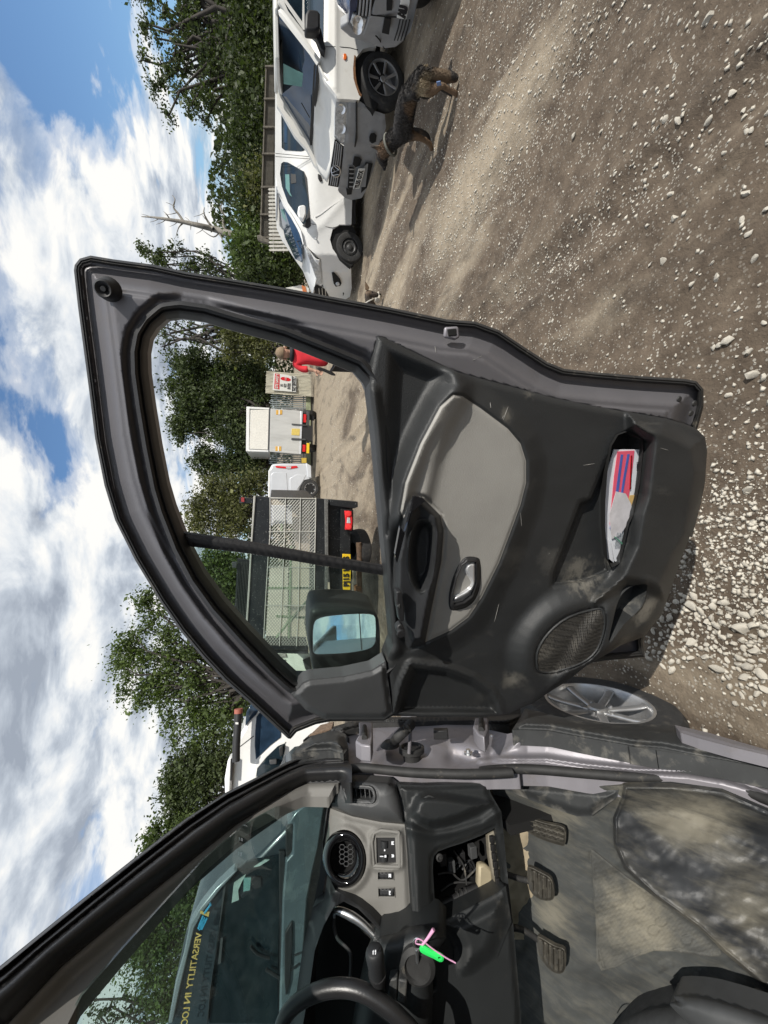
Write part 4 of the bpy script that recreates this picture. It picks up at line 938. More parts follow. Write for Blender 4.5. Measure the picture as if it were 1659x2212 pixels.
# knee bolster to the left of the aperture and steering column shroud
kb = zp('H:1060,1440 1150,1430 1330,1340 1500,1250 1560,1200 1600,1450 1500,1700 1330,1830 1230,1850 1205,1780 1205,1640 1160,1540')
relief('knee_panel', kb, lo_pl, lambda X, Y: 0.02 + 0.03 * ss(0, 40, sdist(X, Y, kb)), MT['dash'], VAN, 6, (), 0.06)
COLP = Plane(DASH.hit(840, 2060, 0.10), -VF * .9 + UP * .42)
def cp(s, off): return [COLP.hit(x, y, off) for x, y in (zp(s) if isinstance(s, str) else s)]
sh = cat('H:800,1530 690,1550 640,1600 610,1700 580,1800 545,1880', 'F:760,2212 770,2290 930,2290 935,2150', 'H:1050,1850 1060,1700 1150,1560 1090,1500 1000,1470 900,1480')
SHR = relief('column_shroud', sh, COLP, lambda X, Y: -0.02 + 0.07 * np.sqrt(np.clip(1 - (1 - np.clip(sdist(X, Y, sh) / 45, 0, 1)) ** 2, 0, 1)), MT['dash'], VAN, 6, (), 0.10)
ic = COLP.hit(*zp('H:955,1730')[0], 0.05)
lathe('ignition_barrel', ic, COLP.n, [(0.045, 0), (0.045, 0.012), (0.034, 0.020), (0.030, 0.012), (0.010, 0.010), (0.0, 0.010)], MT['rubberdusty'], SHR, 24)
# stalk
sa = [COLP.hit(*zp('H:690,1960')[0], 0.06), COLP.hit(*zp('H:675,1830')[0], 0.10), COLP.hit(*zp('H:655,1680')[0], 0.13), COLP.hit(*zp('H:650,1640')[0], 0.135)]
STK = tube('indicator_stalk', sa, [0.013, 0.019, 0.023, 0.017], MT['dark'], VAN, 14, 4)
tube('stalk_collar', [COLP.hit(*zp('H:672,1812')[0], 0.103), COLP.hit(*zp('H:671,1796')[0], 0.107)], 0.0225, MT['blackpl'], STK, 14, 1)
for s_ in ('H:640,1655 648,1650 648,1662 640,1664', 'H:655,1650 664,1648 664,1660 655,1662', 'H:640,1668 648,1668 646,1678 640,1676', 'H:656,1668 664,1666 662,1676 656,1678'):
    slab('stalk_mark', cp(s_, 0.158), -COLP.n * 0.002, paper, STK)
for s_, m_ in (('H:752,1850 812,1840 808,2000 742,1990', 0), ('H:818,1848 880,1862 868,2020 812,2004', 0)):
    b1 = slab('column_button', cp(s_, 0.075), -COLP.n * 0.03, MT['trim'], SHR, 0.004)
for s_ in ('H:752,1960 760,1952 766,1960 774,1956 774,1984 756,1986', 'H:826,1978 834,1970 840,1978 848,1976 846,2002 828,2000'):
    slab('button_mark', cp(s_, 0.0765), -COLP.n * 0.0015, MT['sail'], SHR)
# steering wheel rim
SWP = Plane(DASH.hit(700, 2190, 0.20), -VF * .88 + UP * .46)
wr = cat('F:600,2330 603,2250', 'H:30,2120 120,2010 270,1930 420,1905 560,1930 700,2010 820,2110', 'F:905,2250 925,2330')
tube('steering_wheel', [SWP.hit(x, y, 0) for x, y in crom(wr, 4, False)], 0.0185, M('worn_leather', (0.016, 0.016, 0.017), 0.33, 0, 0.2, 20, 0.2, 300), VAN, 14, 1)
# key, split ring, green fob and pink cable tie hang from the ignition
KEY = empty('key_fob', COLP.hit(*zp('H:1040,1670')[0], 0.1), 'bright green plastic key tag on a split ring hanging from the ignition', 'key tag')
green = M('green_plastic', (0.03, 0.72, 0.13), 0.4, 0, 0.05)
fob = crom(zp('H:966,1630 985,1612 1040,1640 1110,1672 1130,1690 1128,1720 1105,1728 1060,1705 990,1672 968,1652'), 3)
fh = crom(zp('H:1092,1695 1106,1692 1114,1702 1104,1710 1094,1706'), 3)
relief('tag', fob, COLP, lambda X, Y: 0.120 + 0.003 * ss(0, 3, sdist(X, Y, fob)), green, KEY, 3, [fh], 0.004)
tube('split_ring', [COLP.hit(950 / 2.765 / 1.15733 + 604.9 + 9.5 * math.cos(a), 1538 + 1600 / 2.765 / 1.15733 + 12 * math.sin(a), 0.115) for a in np.linspace(0, 2 * math.pi, 17)[:-1]], 0.0016, MT['chrome'], KEY, 6, 1, True)
slab('key_head', cp('H:930,1585 960,1580 968,1640 935,1645', 0.105), -COLP.n * 0.008, MT['blackpl'], KEY, 0.003)
tube('key_blade', [COLP.hit(*zp('H:945,1640')[0], 0.10), COLP.hit(*zp('H:950,1730')[0], 0.062)], 0.004, MT['chrome'], KEY, 6, 1)
pinkm = M('pink_nylon', (0.70, 0.36, 0.55), 0.4)
TIE = empty('cable_tie', COLP.hit(*zp('H:1000,1600')[0], 0.1), 'pink nylon cable tie threaded through the key ring, its tail pointing aside', 'cable tie')
tube('tie_tail', cp('H:1062,1503 1020,1565 985,1608', 0.125), [0.0045, 0.0035, 0.003], pinkm, TIE, 6, 2)
tube('tie_loop', cp('H:985,1608 940,1600 945,1572 975,1575 1060,1640 1150,1700 1215,1735', 0.122), 0.0016, pinkm, TIE, 6, 4)

# ================================================================ OUR VAN : foot well
fl0 = SP.hit(1400, 1680, -0.06)
FLP = Plane(fl0, -VF * 0.62 + UP * 0.80)
def floor_mat_(name, col, rough, dust, dsc, amt, stretch, rot, bumpst, bsc, blobs=()):
    m = M(name, col, rough, 0, .28, 7, bumpst, bsc); nt = m.node_tree; b = nt.nodes['Principled BSDF']; c = b.inputs['Base Color'].links[0].from_socket
    v = N(nt, 'ShaderNodeTexCoord').outputs['Object']; mp = N(nt, 'ShaderNodeMapping'); mp.inputs['Scale'].default_value = stretch; mp.inputs['Rotation'].default_value = rot; L(nt, v, mp.inputs[0])
    st = noise(nt, mp.outputs[0], dsc, 9, .72, .3); c = mixc(nt, math_(nt, 'MULTIPLY', ramp(nt, st, [(.46, (0, 0, 0)), (.74, (1, 1, 1))]), amt), c, dust)
    for p, r, a in blobs:
        d = math_(nt, 'DIVIDE', vmath(nt, 'DISTANCE', v, tuple(float(q) for q in p)).outputs['Value'], r)
        k = math_(nt, 'MULTIPLY', ramp(nt, math_(nt, 'ADD', st, math_(nt, 'MULTIPLY', math_(nt, 'SUBTRACT', 1.0, d), .35)), [(.48, (0, 0, 0)), (.78, (1, 1, 1))]), math_(nt, 'MULTIPLY', ramp(nt, d, [(.2, (1, 1, 1)), (1, (0, 0, 0))]), a)); c = mixc(nt, k, c, dust)
    L(nt, c, b.inputs['Base Color']); return m
FPt = lambda s: FLP.hit(*zp(s)[0], 0)
carpet_m = floor_mat_('footwell_carpet', (.044, .047, .046), .85, (.19, .175, .135), 5, .32, (8, 1.6, 2), (0, 0, .2), .7, 420, [(FPt('I:400,1000'), .12, .7), (FPt('I:880,270'), .12, .8), (FPt('I:430,400'), .10, .6)])
pad_m = floor_mat_('heel_pad', (.060, .061, .057), .8, (.23, .21, .16), 6, .3, (2, 2, 2), (0, 0, .5), .6, 500, [(FPt('I:900,1000'), .16, .8)])
mat_m = floor_mat_('rubber_mat', (.026, .028, .031), .50, (.25, .23, .18), 3.2, .28, (5, 1.6, 2), (0, 0, -.5), .25, 300, [(FPt('I:1250,360'), .16, .9), (FPt('I:920,290'), .10, .7), (FPt('I:1500,950'), .12, .5), (FPt('I:1100,480'), .1, .4), (FPt('I:1250,1120'), .14, .6)])
mat_floor = carpet_m
flo = cat('I:60,255 300,262 600,270 830,262 1100,258 1400,300 1659,410', 'F:1800,1800 1800,2330 1060,2330', 'I:210,1636 180,1100 130,700 110,420')
seam1 = zp('I:825,255 815,330 765,450 770,600 830,740 1000,900 1250,1080 1400,1220 1659,1440')
seam2 = zp('I:635,650 650,900 680,1190 740,1400')
def fl_h(X, Y):
    h = -0.05 + 0.05 * ss(1080, 1250, X)
    step = cat('I:825,255 815,330 765,450 770,600 830,740 1000,900 1250,1080 1400,1220 1659,1440', 'F:1900,2250 1900,1700')
    h += 0.016 * ss(-3, 7, sdist(X, Y, step))
    h -= 0.004 * np.exp(-((pdist(X, Y, seam2, False)) / 2.5) ** 2)
    return_pad = zp('I:640,645 720,690 860,800 1000,900 1250,1075 1380,1210 1330,1250 1000,1200 690,1200 655,900')
    for a in zp('I:920,945 1045,1045 1000,1095 1190,1150 1030,1310 1080,1290 1130,1230 1280,1350'):
        h += 0.0035 * ss(15, 11, np.hypot((X - a[0]) * .9 - (Y - a[1]) * .5, (X - a[0]) * .5 + (Y - a[1]) * 1.0) )
    h += (fbm(X * .02, Y * .02, 3, 11) - .45) * 0.022 + (fbm(X * .006, Y * .011, 3, 17) - .4) * 0.05
    h += 0.05 * ss(60, 0, pdist(X, Y, cat('I:60,255 300,262 600,270 830,262 1100,258 1400,300 1659,410'), False))
    return h
def flo_h(X, Y): return fl_h(X, Y)
relief('footwell_carpet', flo, FLP, fl_h, carpet_m, VAN, 7, (), 0.02)
mato = cat('I:825,258 815,330 765,450 770,600 830,740 1000,900 1250,1080 1400,1220 1659,1440', 'F:1800,2010 1800,1790', 'I:1659,412 1400,302 1100,262')
relief('floor_mat', mato, FLP, lambda X, Y: fl_h(X, Y) + .002 + .006 * np.exp(-((sdist(X, Y, mato) - 6) / 4) ** 2), mat_m, VAN, 6, (), 0.015, [(mato, (2, 5, 9), True)])
pado = crom(zp('I:640,650 660,642 720,690 860,800 1000,900 1250,1075 1385,1210 1330,1250 1000,1215 700,1330 670,1100 652,860'), 3)
relief('heel_pad', pado, FLP, lambda X, Y: fl_h(X, Y) + .003 + .0007 * np.sin(X * 1.15 + Y * .5) * np.sin(Y * 1.0 - X * .3) * ss(2, 6, sdist(X, Y, pado)) + .003 * np.exp(-((sdist(X, Y, pado) - 3) / 2.5) ** 2), pad_m, VAN, 3, (), 0.01)
# kick panel, carpet and toe board metal
kp = zp('I:70,250 300,245 500,262 800,290 790,330 640,440 560,440 420,395 200,310')
relief('kick_panel', kp, FLP, lambda X, Y: 0.05 + 0.02 * ss(0, 20, sdist(X, Y, kp)), MT['trimdirty'], VAN, 6, (), 0.04)
tw = Plane(FLP.hit(1110, 1800, -0.12), -VF * 0.9 + UP * .3)
twp = zp('I:110,280 200,300 300,430 420,440 520,500 440,640 380,900 380,1100 300,1150 130,1150 100,700')
relief('toe_board', twp, FLP, lambda X, Y: -0.035 + (fbm(X * .03, Y * .03, 3, 4) - .4) * .03, M('dusty_primer', (0.27, 0.225, 0.155), 0.8, 0, 0.2, 9, dirt=((0.1, .08, .05), .2, 8, .6)), VAN, 6, (), 0.02)
# pedals
def pedal(s, arm, off, nr, along):
    p_ = crom(zp(s), 3); pm = M('pedal_rubber', (0.065, 0.060, 0.050), 0.55, 0.3, 0.3, 30, dirt=((0.22, 0.20, 0.15), 0.2, 20, .5))
    def ph(X, Y):
        c = np.mean(p_, 0); d = np.array(zp(along)[1]) - np.array(zp(along)[0]); d = d / np.linalg.norm(d); n2 = np.array([-d[1], d[0]])
        u = (X - c[0]) * n2[0] + (Y - c[1]) * n2[1]; ext = np.max(np.abs((p_ - c) @ n2))
        return off + 0.008 * ss(0, 6, sdist(X, Y, p_)) + 0.008 * ((u / (ext * 2 / nr)) % 1 > .70) * ss(3, 6, sdist(X, Y, p_))
    pd = relief('pedal', p_, FLP, ph, pm, VAN, 2.2, (), 0.012)
    tube('pedal_arm', [FLP.hit(x, y, o) for (x, y), o in zip(zp(arm), (off + .06, off + .02, off - .012))], 0.009, MT['rubberdusty'], pd, 8, 3)
pedal('I:255,450 290,452 380,480 485,508 490,600 460,606 360,575 265,522', 'I:80,440 180,460 280,490', 0.045, 4, 'I:255,485 490,560')
pedal('I:272,745 285,733 350,762 405,795 425,850 422,918 350,920 285,862', 'I:120,760 200,790 290,810', 0.055, 6, 'I:280,800 420,850') if False else None
pedal('I:272,745 290,733 350,762 405,795 425,850 422,918 350,920 285,862', 'I:120,760 200,790 300,815', 0.055, 6, 'I:340,750 345,920')
pedal('I:330,1140 350,1138 430,1185 488,1210 494,1300 470,1345 410,1330 340,1240', 'I:130,1080 240,1090 350,1160', 0.060, 6, 'I:410,1150 415,1340')
# seat cushion edge, bottom corner
seat = cat('U:960,2065 985,1990 1060,1890 1200,1790 1400,1730 1530,1715 1560,1690', 'F:1480,2130 1560,2160 1800,2230 1800,2330 1380,2330 1370,2240')
st = Plane(FLP.hit(1500, 2190, 0.10), UP * .9 - VF * .45 + VR * .1)
seat = crom([(x + 8, y + 42) for x, y in seat], 3)
SEAT = relief('seat', seat, st, lambda X, Y: 0.00 + 0.07 * np.sqrt(np.clip(1 - (1 - np.clip(sdist(X, Y, seat) / 90, 0, 1)) ** 2, 0, 1)), M('charcoal_cloth', (0.028, 0.030, 0.032), 0.85, 0, 0.3, 40, 0.5, 500), VAN, 8, (), 0.1)
bol = cat('U:1530,1715 1600,1690', 'F:1452,2110 1540,2120 1700,2175 1800,2220 1800,2300 1700,2280 1560,2240 1490,2180')
bol = crom([(x + 8, y + 40) for x, y in bol], 3)
relief('seat_bolster', bol, st, lambda X, Y: 0.06 + 0.05 * np.sqrt(np.clip(1 - (1 - np.clip(sdist(X, Y, bol) / 45, 0, 1)) ** 2, 0, 1)), M('grey_vinyl', (0.060, 0.063, 0.066), 0.6, 0, 0.1, 30), VAN, 7, (), 0.08)
for k_ in (0, 1):
    tube('stitching', [st.hit(x, y, 0.058 + .006) for x, y in crom([(a + 3 * k_ + 8, b + 14 * k_ + 42) for a, b in zp('U:1000,1990 1050,1915 1110,1905 1180,1960 1260,2060')], 4, False)], 0.0011, MT['greytrim'], SEAT, 5, 1)
slabp('seat_slide', 'I:1385,1215 1659,1470 1659,1540 1440,1330', 0.0, 0.03, M('bare_steel', (0.20, 0.18, 0.15), 0.5, 0.4, 0.3, 20), VAN, 0.004, FLP)

# loose connectors and looms inside the open aperture
for k_, (s_, o_) in enumerate((('H:1120,1010', -.10), ('H:1180,1060', -.12), ('H:1250,1000', -.13), ('H:1330,960', -.10), ('H:1300,1120', -.14))):
    obox('connector', lo_pl.hit(*zp(s_)[0], o_), UP * .012, VR * .018, VF * .012, MT['sail'] if k_ % 2 else MT['blackpl'], LOW, .002)
for s_ in ('H:1090,1120 1180,1110 1270,1160 1400,1030', 'H:1110,1240 1200,1180 1330,1180', 'H:1200,960 1270,1060 1290,1200'):
    tube('cable', lp(s_, -.11), .0035, MT['rubberdusty'], LOW, 6, 4)
# ================================================================ PARKED VEHICLES
class Veh:
    """side plane through a wheel's contact point; every point is given by its bearing and its distance w inboard of that side"""
    def __init__(s, contact, az, z=0.0, side=None):
        s.c = ground_hit(*contact, z) if len(contact) == 2 else np.array(contact, float)
        a = math.radians(az); s.h = np.array([math.sin(a), math.cos(a), 0]); s.pl = Plane(s.c, np.cross(s.h, UP)); s.n = s.pl.n
    def p(s, x, y, w=0.0): return s.pl.hit(x, y, -w)
    def poly(s, zs, w):
        P = zp(zs) if isinstance(zs, str) else zs
        if callable(w): return [s.p(x, y, w(x, y)) for x, y in P]
        if hasattr(w, '__len__'): return [s.p(x, y, q) for (x, y), q in zip(P, w)]
        return [s.p(x, y, w) for x, y in P]
    def rows(s, rr): return [[s.p(x, y, q) for x, y, q in r] for r in rr]
def R_(z, s):
    """rows of 'x,y,w' in a zoom's coordinates"""
    x0, y0, k = ZOOM[z]
    return [[((x0 + float(a) / k) / 1.15733, (y0 + float(b) / k) / 1.15733, float(c)) for a, b, c in (q.split(',') for q in ln.split())] for ln in s.strip().split('\n')]
GF = 'vans parked in a row along the fence'
# ---------- 1. old white van with faded grey bumper (front wheel in view)
v1 = Veh((876, 167), 279)
Wd = 1.62
V1 = empty('panel_van', v1.c, 'old white panel van with faded grey bumper and rusty front arch, number plate YL55 GYX', 'van', GF)
def w1f(x, y):      # nose curves round towards the far side
    ya = (y * 1.15733) * 2.765
    return np.interp(ya, [660, 745, 985, 1165, 1290, 1360], [0.03, 0.10, 0.46, 0.86, 1.22, 1.5])
def front(veh, wf, name, s, mat, parent, d=0.02, lift=0.0, bevel=0.004):
    o = zp(s); return relief(name, o, veh.pl, lambda X, Y: -wf(X, Y) + lift * (2.4 if lift > .021 else .8) + min(.012, d * .3) * ss(0, 5, sdist(X, Y, o)), mat, parent, 5, (), d)
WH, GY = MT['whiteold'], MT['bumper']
# body side
side1 = 'A:252,-700 262,0 300,60 420,290 530,425 590,560 664,655 670,682 745,685 822,692 838,660 800,560 792,480 800,400 850,340 900,325 940,330 980,0 1000,-700'
tum = lambda X, Y: -.16 * ss(727, 655, X) + .010 * np.exp(-((X - 727) / 5) ** 2)
BD = relief('body', zp(side1), v1.pl, tum, WH, V1, 8, (), 0.05)
slab('body', [p - v1.n * (Wd - .06) for p in v1.poly(side1, lambda x, y: 0.0)], v1.n * 0.06, WH, V1, 0.0)
slab('roof', v1.poly('A:225,-700 236,60 245,400 252,560 268,650 276,640 282,300 270,90 258,0 250,-700', [.25, .25, .4, .7, 1.0, Wd - .25, Wd - .25, .3, .2, .2, .2]), np.array([0, 0, -.05]), WH, V1, 0.01)
tp = [v1.p(*zp('A:225,-700')[0], .2), v1.p(*zp('A:240,60')[0], .2)]
slab('roof', tp + [q - v1.n * (Wd - .4) for q in tp[::-1]], -UP * .05, WH, V1, 0.02)
ws = v1.poly('A:270,100 530,440 490,992 284,652', [.16, .06, Wd - .12, Wd - .24])
slab('windscreen', ws, -(v1.h + UP) * .01, MT['vglassb'], V1, 0)
for nm, s_, w_ in (('screen_pillar', 'A:262,70 285,85 545,430 530,455 480,380 268,108', [.12, .10, .02, .04, .06, .14]), ('screen_pillar', 'A:268,640 292,650 420,850 492,985 488,1005 400,900 276,668', [Wd - .22, Wd - .22, Wd - .16, Wd - .1, Wd - .1, Wd - .15, Wd - .22])):
    slab(nm, v1.poly(s_, w_), -(v1.h + UP) * .03, WH, V1, 0.004)
slab('screen_reflection', v1.poly('A:305,435 470,520 468,580 440,596 308,576', [.5, .48, .6, .7, .8]) + (v1.h + UP) * .012, -(v1.h) * .004, MT['teal'], V1)  # green quad on the windscreen, a reflection put in as plain colour
slab('scuttle', v1.poly('A:530,425 545,445 505,985 488,1000 484,960 515,450', [.05, .05, Wd - .12, Wd - .12, Wd - .2, .12]) + (v1.h + UP) * .008, -UP * .02, MT['blackpl'], V1)
for s_ in ('A:525,470 505,760', 'A:495,800 440,700'):
    P_ = v1.poly(s_, [.25, .95]) if '470' in s_ else v1.poly(s_, [1.0, .8]); tube('wiper', [p + (v1.h + UP) * .03 for p in P_], 0.007, MT['blackpl'], V1, 6, 1)
patch('bonnet', v1.rows(R_('A', '''533,430,.04 520,560,.40 512,800,.85 505,905,1.2 500,1005,1.5
575,520,.03 575,640,.40 570,820,.80 545,990,1.15 515,1090,1.48
630,595,.03 622,720,.38 620,900,.75 590,1090,1.10 545,1190,1.46
668,655,.04 655,800,.30 655,965,.55 625,1160,.95 600,1262,1.40''')), WH, V1, 4, 0.02)
GR = front(v1, w1f, 'grille', 'A:655,962 720,1012 706,1150 685,1282 612,1268 632,1120', MT['darker'], V1, .05)
for k_ in range(4):
    t = .16 + k_ * .2; a_ = np.array([[655, 965], [635, 1120], [615, 1266]]) * (1 - t) + np.array([[718, 1012], [706, 1150], [684, 1280]]) * t
    P_ = [v1.p((600 + x / 2.765) / 1.15733, (y / 2.765) / 1.15733, w1f(0, y / 2.765 / 1.15733)) + v1.h * .012 for x, y in a_]
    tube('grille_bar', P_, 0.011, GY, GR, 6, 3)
HL = front(v1, w1f, 'headlight', 'A:662,676 745,686 738,860 722,985 690,965 655,928 656,800', MT['lamp'], V1, .05, .006, .01)
for s_, r_ in (('A:700,745', .055), ('A:700,880', .060)):
    c_ = v1.poly(s_, w1f)[0]; lathe('reflector', c_ + v1.h * .012, v1.h + v1.n * .5, [(r_ * .3, -.004), (r_ * .6, .0), (r_ * .9, .008), (r_, .010), (r_, 0)], MT['chrome'], HL, 20)
bump1 = 'A:745,686 822,694 860,722 905,760 960,775 1000,790 1010,880 985,960 950,1060 920,1180 880,1290 848,1345 780,1358 735,1345 690,1300 684,1284 706,1150 720,1012 724,985 738,860'
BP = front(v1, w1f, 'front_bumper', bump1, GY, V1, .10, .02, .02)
for nm, s_, m_ in (('fog_recess', 'A:895,940 905,920 930,918 945,935 940,975 915,985 897,970', MT['darker']), ('intake', 'A:790,1080 830,1088 842,1105 830,1140 800,1150 780,1130', MT['darker']),
                   ('lower_grille', 'A:755,1150 790,1160 778,1310 745,1295', MT['darker']), ('side_intake', 'A:735,1300 775,1312 772,1340 742,1342', MT['darker']), ('lower_grille', 'A:868,1120 918,1130 880,1290 838,1330 850,1180', MT['darker']),
                   ('bumper_crease', 'A:800,700 812,702 812,960 800,1010 792,1010 802,900', MT['rubberdusty'])):
    f_ = front(v1, w1f, nm, s_, m_, BP, .02, .026, .003)
for k_ in range(5):
    y0 = 1165 + k_ * 30
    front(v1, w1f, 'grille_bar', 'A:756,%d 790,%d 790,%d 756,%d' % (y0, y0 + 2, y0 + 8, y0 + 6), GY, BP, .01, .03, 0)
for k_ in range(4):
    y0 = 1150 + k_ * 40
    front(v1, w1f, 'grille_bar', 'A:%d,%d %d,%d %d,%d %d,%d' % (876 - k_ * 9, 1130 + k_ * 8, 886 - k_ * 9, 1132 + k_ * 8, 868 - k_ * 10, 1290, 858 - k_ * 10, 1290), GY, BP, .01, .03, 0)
def plate_text(veh, wf, body, s, lift, parent, mat=MT['ink'], size_k=.72, z=None):
    """s: four corners: top-left, bottom-left, bottom-right, top-right as read"""
    P = [veh.p(x_, y_, wf(x_, y_) - .122) for x_, y_ in zp(s)]
    mid = (P[0] + P[1]) / 2; x = ((P[3] - P[0]) + (P[2] - P[1])) / 2; y = (P[0] - P[1])
    wd = np.linalg.norm(x); x = x / wd; hgt = np.linalg.norm(y); nrm = np.cross(x, y); yy = np.cross(nrm / np.linalg.norm(nrm), x)
    nrm = nrm / np.linalg.norm(nrm); nrm = nrm * np.sign(np.dot(nrm, CAM - mid)); q = [mid + yy * hgt * .5, mid - yy * hgt * .5, mid + x * wd - yy * hgt * .5, mid + x * wd + yy * hgt * .5]
    pl = slab('number_plate', q, -nrm * .012, MT['plate'], parent, .001)
    text('plate_text', body, mid + x * wd * .05 + nrm * .004, x, yy, hgt * size_k * 1.35, mat, pl, .001, 'LEFT', wd * .9, 0.004); return pl
plate_text(v1, w1f, 'YL55 GYX', 'A:786,1300 822,1310 860,1170 826,1166', .052, V1)
# round badge with the two stacked letters
bc = v1.poly('A:662,1165', w1f)[0] + v1.h * .035; bn1 = v1.h * .75 + v1.n * .66; bn1 /= np.linalg.norm(bn1); bx = np.cross(UP, bn1)
def badge(c, n, r, parent, x):
    B = lathe('badge', c, n, [(r, 0), (r, .012), (r * .86, .014), (r * .82, .006), (0, .006)], MT['chrome'], parent, 24)
    lathe('badge_ground', c, n, [(r * .82, .0075), (0, .0075)], MT['ink'], B, 20)
    L2 = lambda pts: tube('badge_letter', [c + n * .011 + x * a * r + UP * b * r for a, b in pts], r * .075, MT['chrome'], B, 6, 1)
    L2([(-.38, .72), (0, .05), (.38, .72)]); L2([(-.72, .38), (-.36, -.62), (0, .0), (.36, -.62), (.72, .38)])
badge(bc, bn1, .075, GR, bx)
# arch, rust, marker lamp, shut lines, mirror, door glass
arch = 'A:825,650 802,590 792,520 796,440 812,390 850,345 905,325 950,330 1000,420 1000,640 930,760 870,730'
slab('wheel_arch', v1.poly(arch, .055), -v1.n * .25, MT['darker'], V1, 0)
slab('rust_patch', v1.poly('A:838,668 822,655 800,592 785,540 782,470 790,380 800,385 797,450 800,520 808,575 826,630 842,655', -.004), -v1.n * .012, MT['rust'], V1)
slab('side_repeater', v1.poly('A:716,372 726,366 737,374 738,402 728,412 716,404', -.012), -v1.n * .02, MT['amber'], V1, .004)
for s_ in ('A:660,-600 664,650', 'A:664,322 760,330 815,345', 'A:535,325 664,322', 'A:532,420 600,560 663,652'):
    tube('shut_line', v1.poly(s_, -.001 if '532,420' not in s_ else .035), .004, MT['darker'], V1, 4, 1)
relief('door_glass', zp('A:300,-700 300,0 330,70 438,208 560,330 576,300 578,0 580,-700'), v1.pl, lambda X, Y: tum(X, Y) + .006, MT['vglass'], V1, 8, (), 0)
relief('door_pillar', zp('A:300,-30 430,150 432,-30 444,-30 446,205 436,206 300,5'), v1.pl, lambda X, Y: tum(X, Y) + .012, WH, V1, 6, (), 0)
mc1 = v1.poly('A:500,130', -.13)[0]
slab('wing_mirror', v1.poly('A:470,52 540,62 556,90 556,200 520,215 448,205 452,90', -.16), -v1.n * .12, MT['blackpl'], V1, .03, 3)
slab('mirror_arm', v1.poly('A:505,200 560,190 592,330 588,362 560,340', -.05), -v1.n * .08, MT['blackpl'], V1, .01)
cw = v1.poly('A:992,535', 0.03)[0]; cw[2] = max(cw[2], .29)
wheel('wheel', cw, v1.n, .305, .19, MT['alloy'], V1, 7, 'alloy', .68)
wheel('wheel', cw - v1.h * 2.75, v1.n, .305, .19, MT['alloy'], V1, 7, 'alloy', .68)
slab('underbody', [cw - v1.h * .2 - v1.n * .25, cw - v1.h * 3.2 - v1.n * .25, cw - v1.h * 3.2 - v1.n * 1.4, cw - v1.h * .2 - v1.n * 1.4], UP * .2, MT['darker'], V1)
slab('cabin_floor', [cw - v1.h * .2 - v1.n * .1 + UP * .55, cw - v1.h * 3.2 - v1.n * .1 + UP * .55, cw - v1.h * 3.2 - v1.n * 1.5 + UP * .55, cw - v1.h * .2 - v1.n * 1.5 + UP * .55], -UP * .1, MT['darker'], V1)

# ---------- 2. blue-nosed van cropped by the edge of the frame
class Face(Veh):
    def __init__(s, o, n):
        s.c = np.array(o, float); s.pl = Plane(o, n); s.n = s.pl.n; s.h = np.cross(s.n, UP) * -1
v2 = Face((4.72, 3.2, 0), (-1, -.10, 0))
V2 = empty('panel_van', (5.2, 3.2, 0), 'dark blue van with grey bumper, its number plate starting AU, cropped by the frame', 'van', GF)
ya_ = lambda y: y * 1.15733 * 2.765
def w2f(x, y): return float(np.interp(ya_(y), [0, 150, 240, 300, 335], [0, .04, .14, .28, .48]))
f2 = lambda nm, s, m, par=V2, d=.05, lift=0., bv=.008: slab(nm, [p + v2.n * lift for p in v2.poly(s, w2f)], -v2.n * d, m, par, bv)
patch('bonnet', [[v2.p(*zp('A:%d,%d' % (x, y))[0], w) for x, y, w in r] for r in [
    [(640, -260, 1.0), (655, -100, .95), (662, 5, .9), (690, 75, .85)], [(700, -260, .5), (705, -100, .45), (712, 40, .42), (728, 105, .45)],
    [(752, -260, .15), (760, -100, .15), (764, 60, .15), (762, 140, .22)], [(800, -260, .0), (808, -100, .0), (803, 60, .02), (765, 152, .14)]]], MT['bluepaint'], V2, 4, .02)
f2('nose', 'A:770,-260 812,0 806,70 778,95 764,150 750,140 755,60 760,0', MT['bluepaint'], V2, .1, .0)
H2 = f2('headlight', 'A:762,150 778,92 876,128 860,190 845,228 790,198', MT['lamp'], V2, .08, .012)
for s_, r_ in (('A:815,140', .05), ('A:812,185', .045)): lathe('reflector', v2.poly(s_, w2f)[0] + v2.n * .014, v2.n, [(r_ * .3, -.004), (r_ * .6, .0), (r_, .010), (r_, 0)], MT['chrome'], H2, 18)
g2 = f2('grille', 'A:800,-260 812,0 802,98 822,106 880,120 900,90 915,60 935,0 960,-260', MT['darker'], V2, .05)
for k_ in range(4):
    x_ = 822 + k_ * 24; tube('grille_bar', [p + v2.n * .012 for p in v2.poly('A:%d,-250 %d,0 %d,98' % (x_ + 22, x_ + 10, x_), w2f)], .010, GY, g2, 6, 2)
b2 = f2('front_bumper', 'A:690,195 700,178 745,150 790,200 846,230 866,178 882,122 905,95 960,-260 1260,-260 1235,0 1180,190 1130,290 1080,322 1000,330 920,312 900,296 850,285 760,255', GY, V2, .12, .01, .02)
for s_ in ('A:1000,110 1045,118 1030,228 980,215', 'A:1015,-250 1070,-250 1050,60 1012,62'): f2('intake', s_, MT['darker'], b2, .02, .022, .003)
for k_ in range(4):
    x_ = 1078 + 22 * k_; tube('bumper_groove', [p + v2.n * .012 for p in v2.poly('A:%d,130 %d,200 %d,270' % (x_ + 28, x_ + 12, x_ - 10), w2f)], .007, MT['darker'], b2, 5, 2)
for s_ in ('A:905,95 1000,105 1090,110', 'A:938,240 960,262 1000,330'): tube('bumper_seam', [p + v2.n * .012 for p in v2.poly(s_, w2f)], .006, MT['darker'], b2, 5, 2)
P2 = f2('number_plate', 'A:1103,-260 1108,0 1083,105 1148,117 1172,0 1190,-260', MT['plate'], V2, .012, .03, .002)
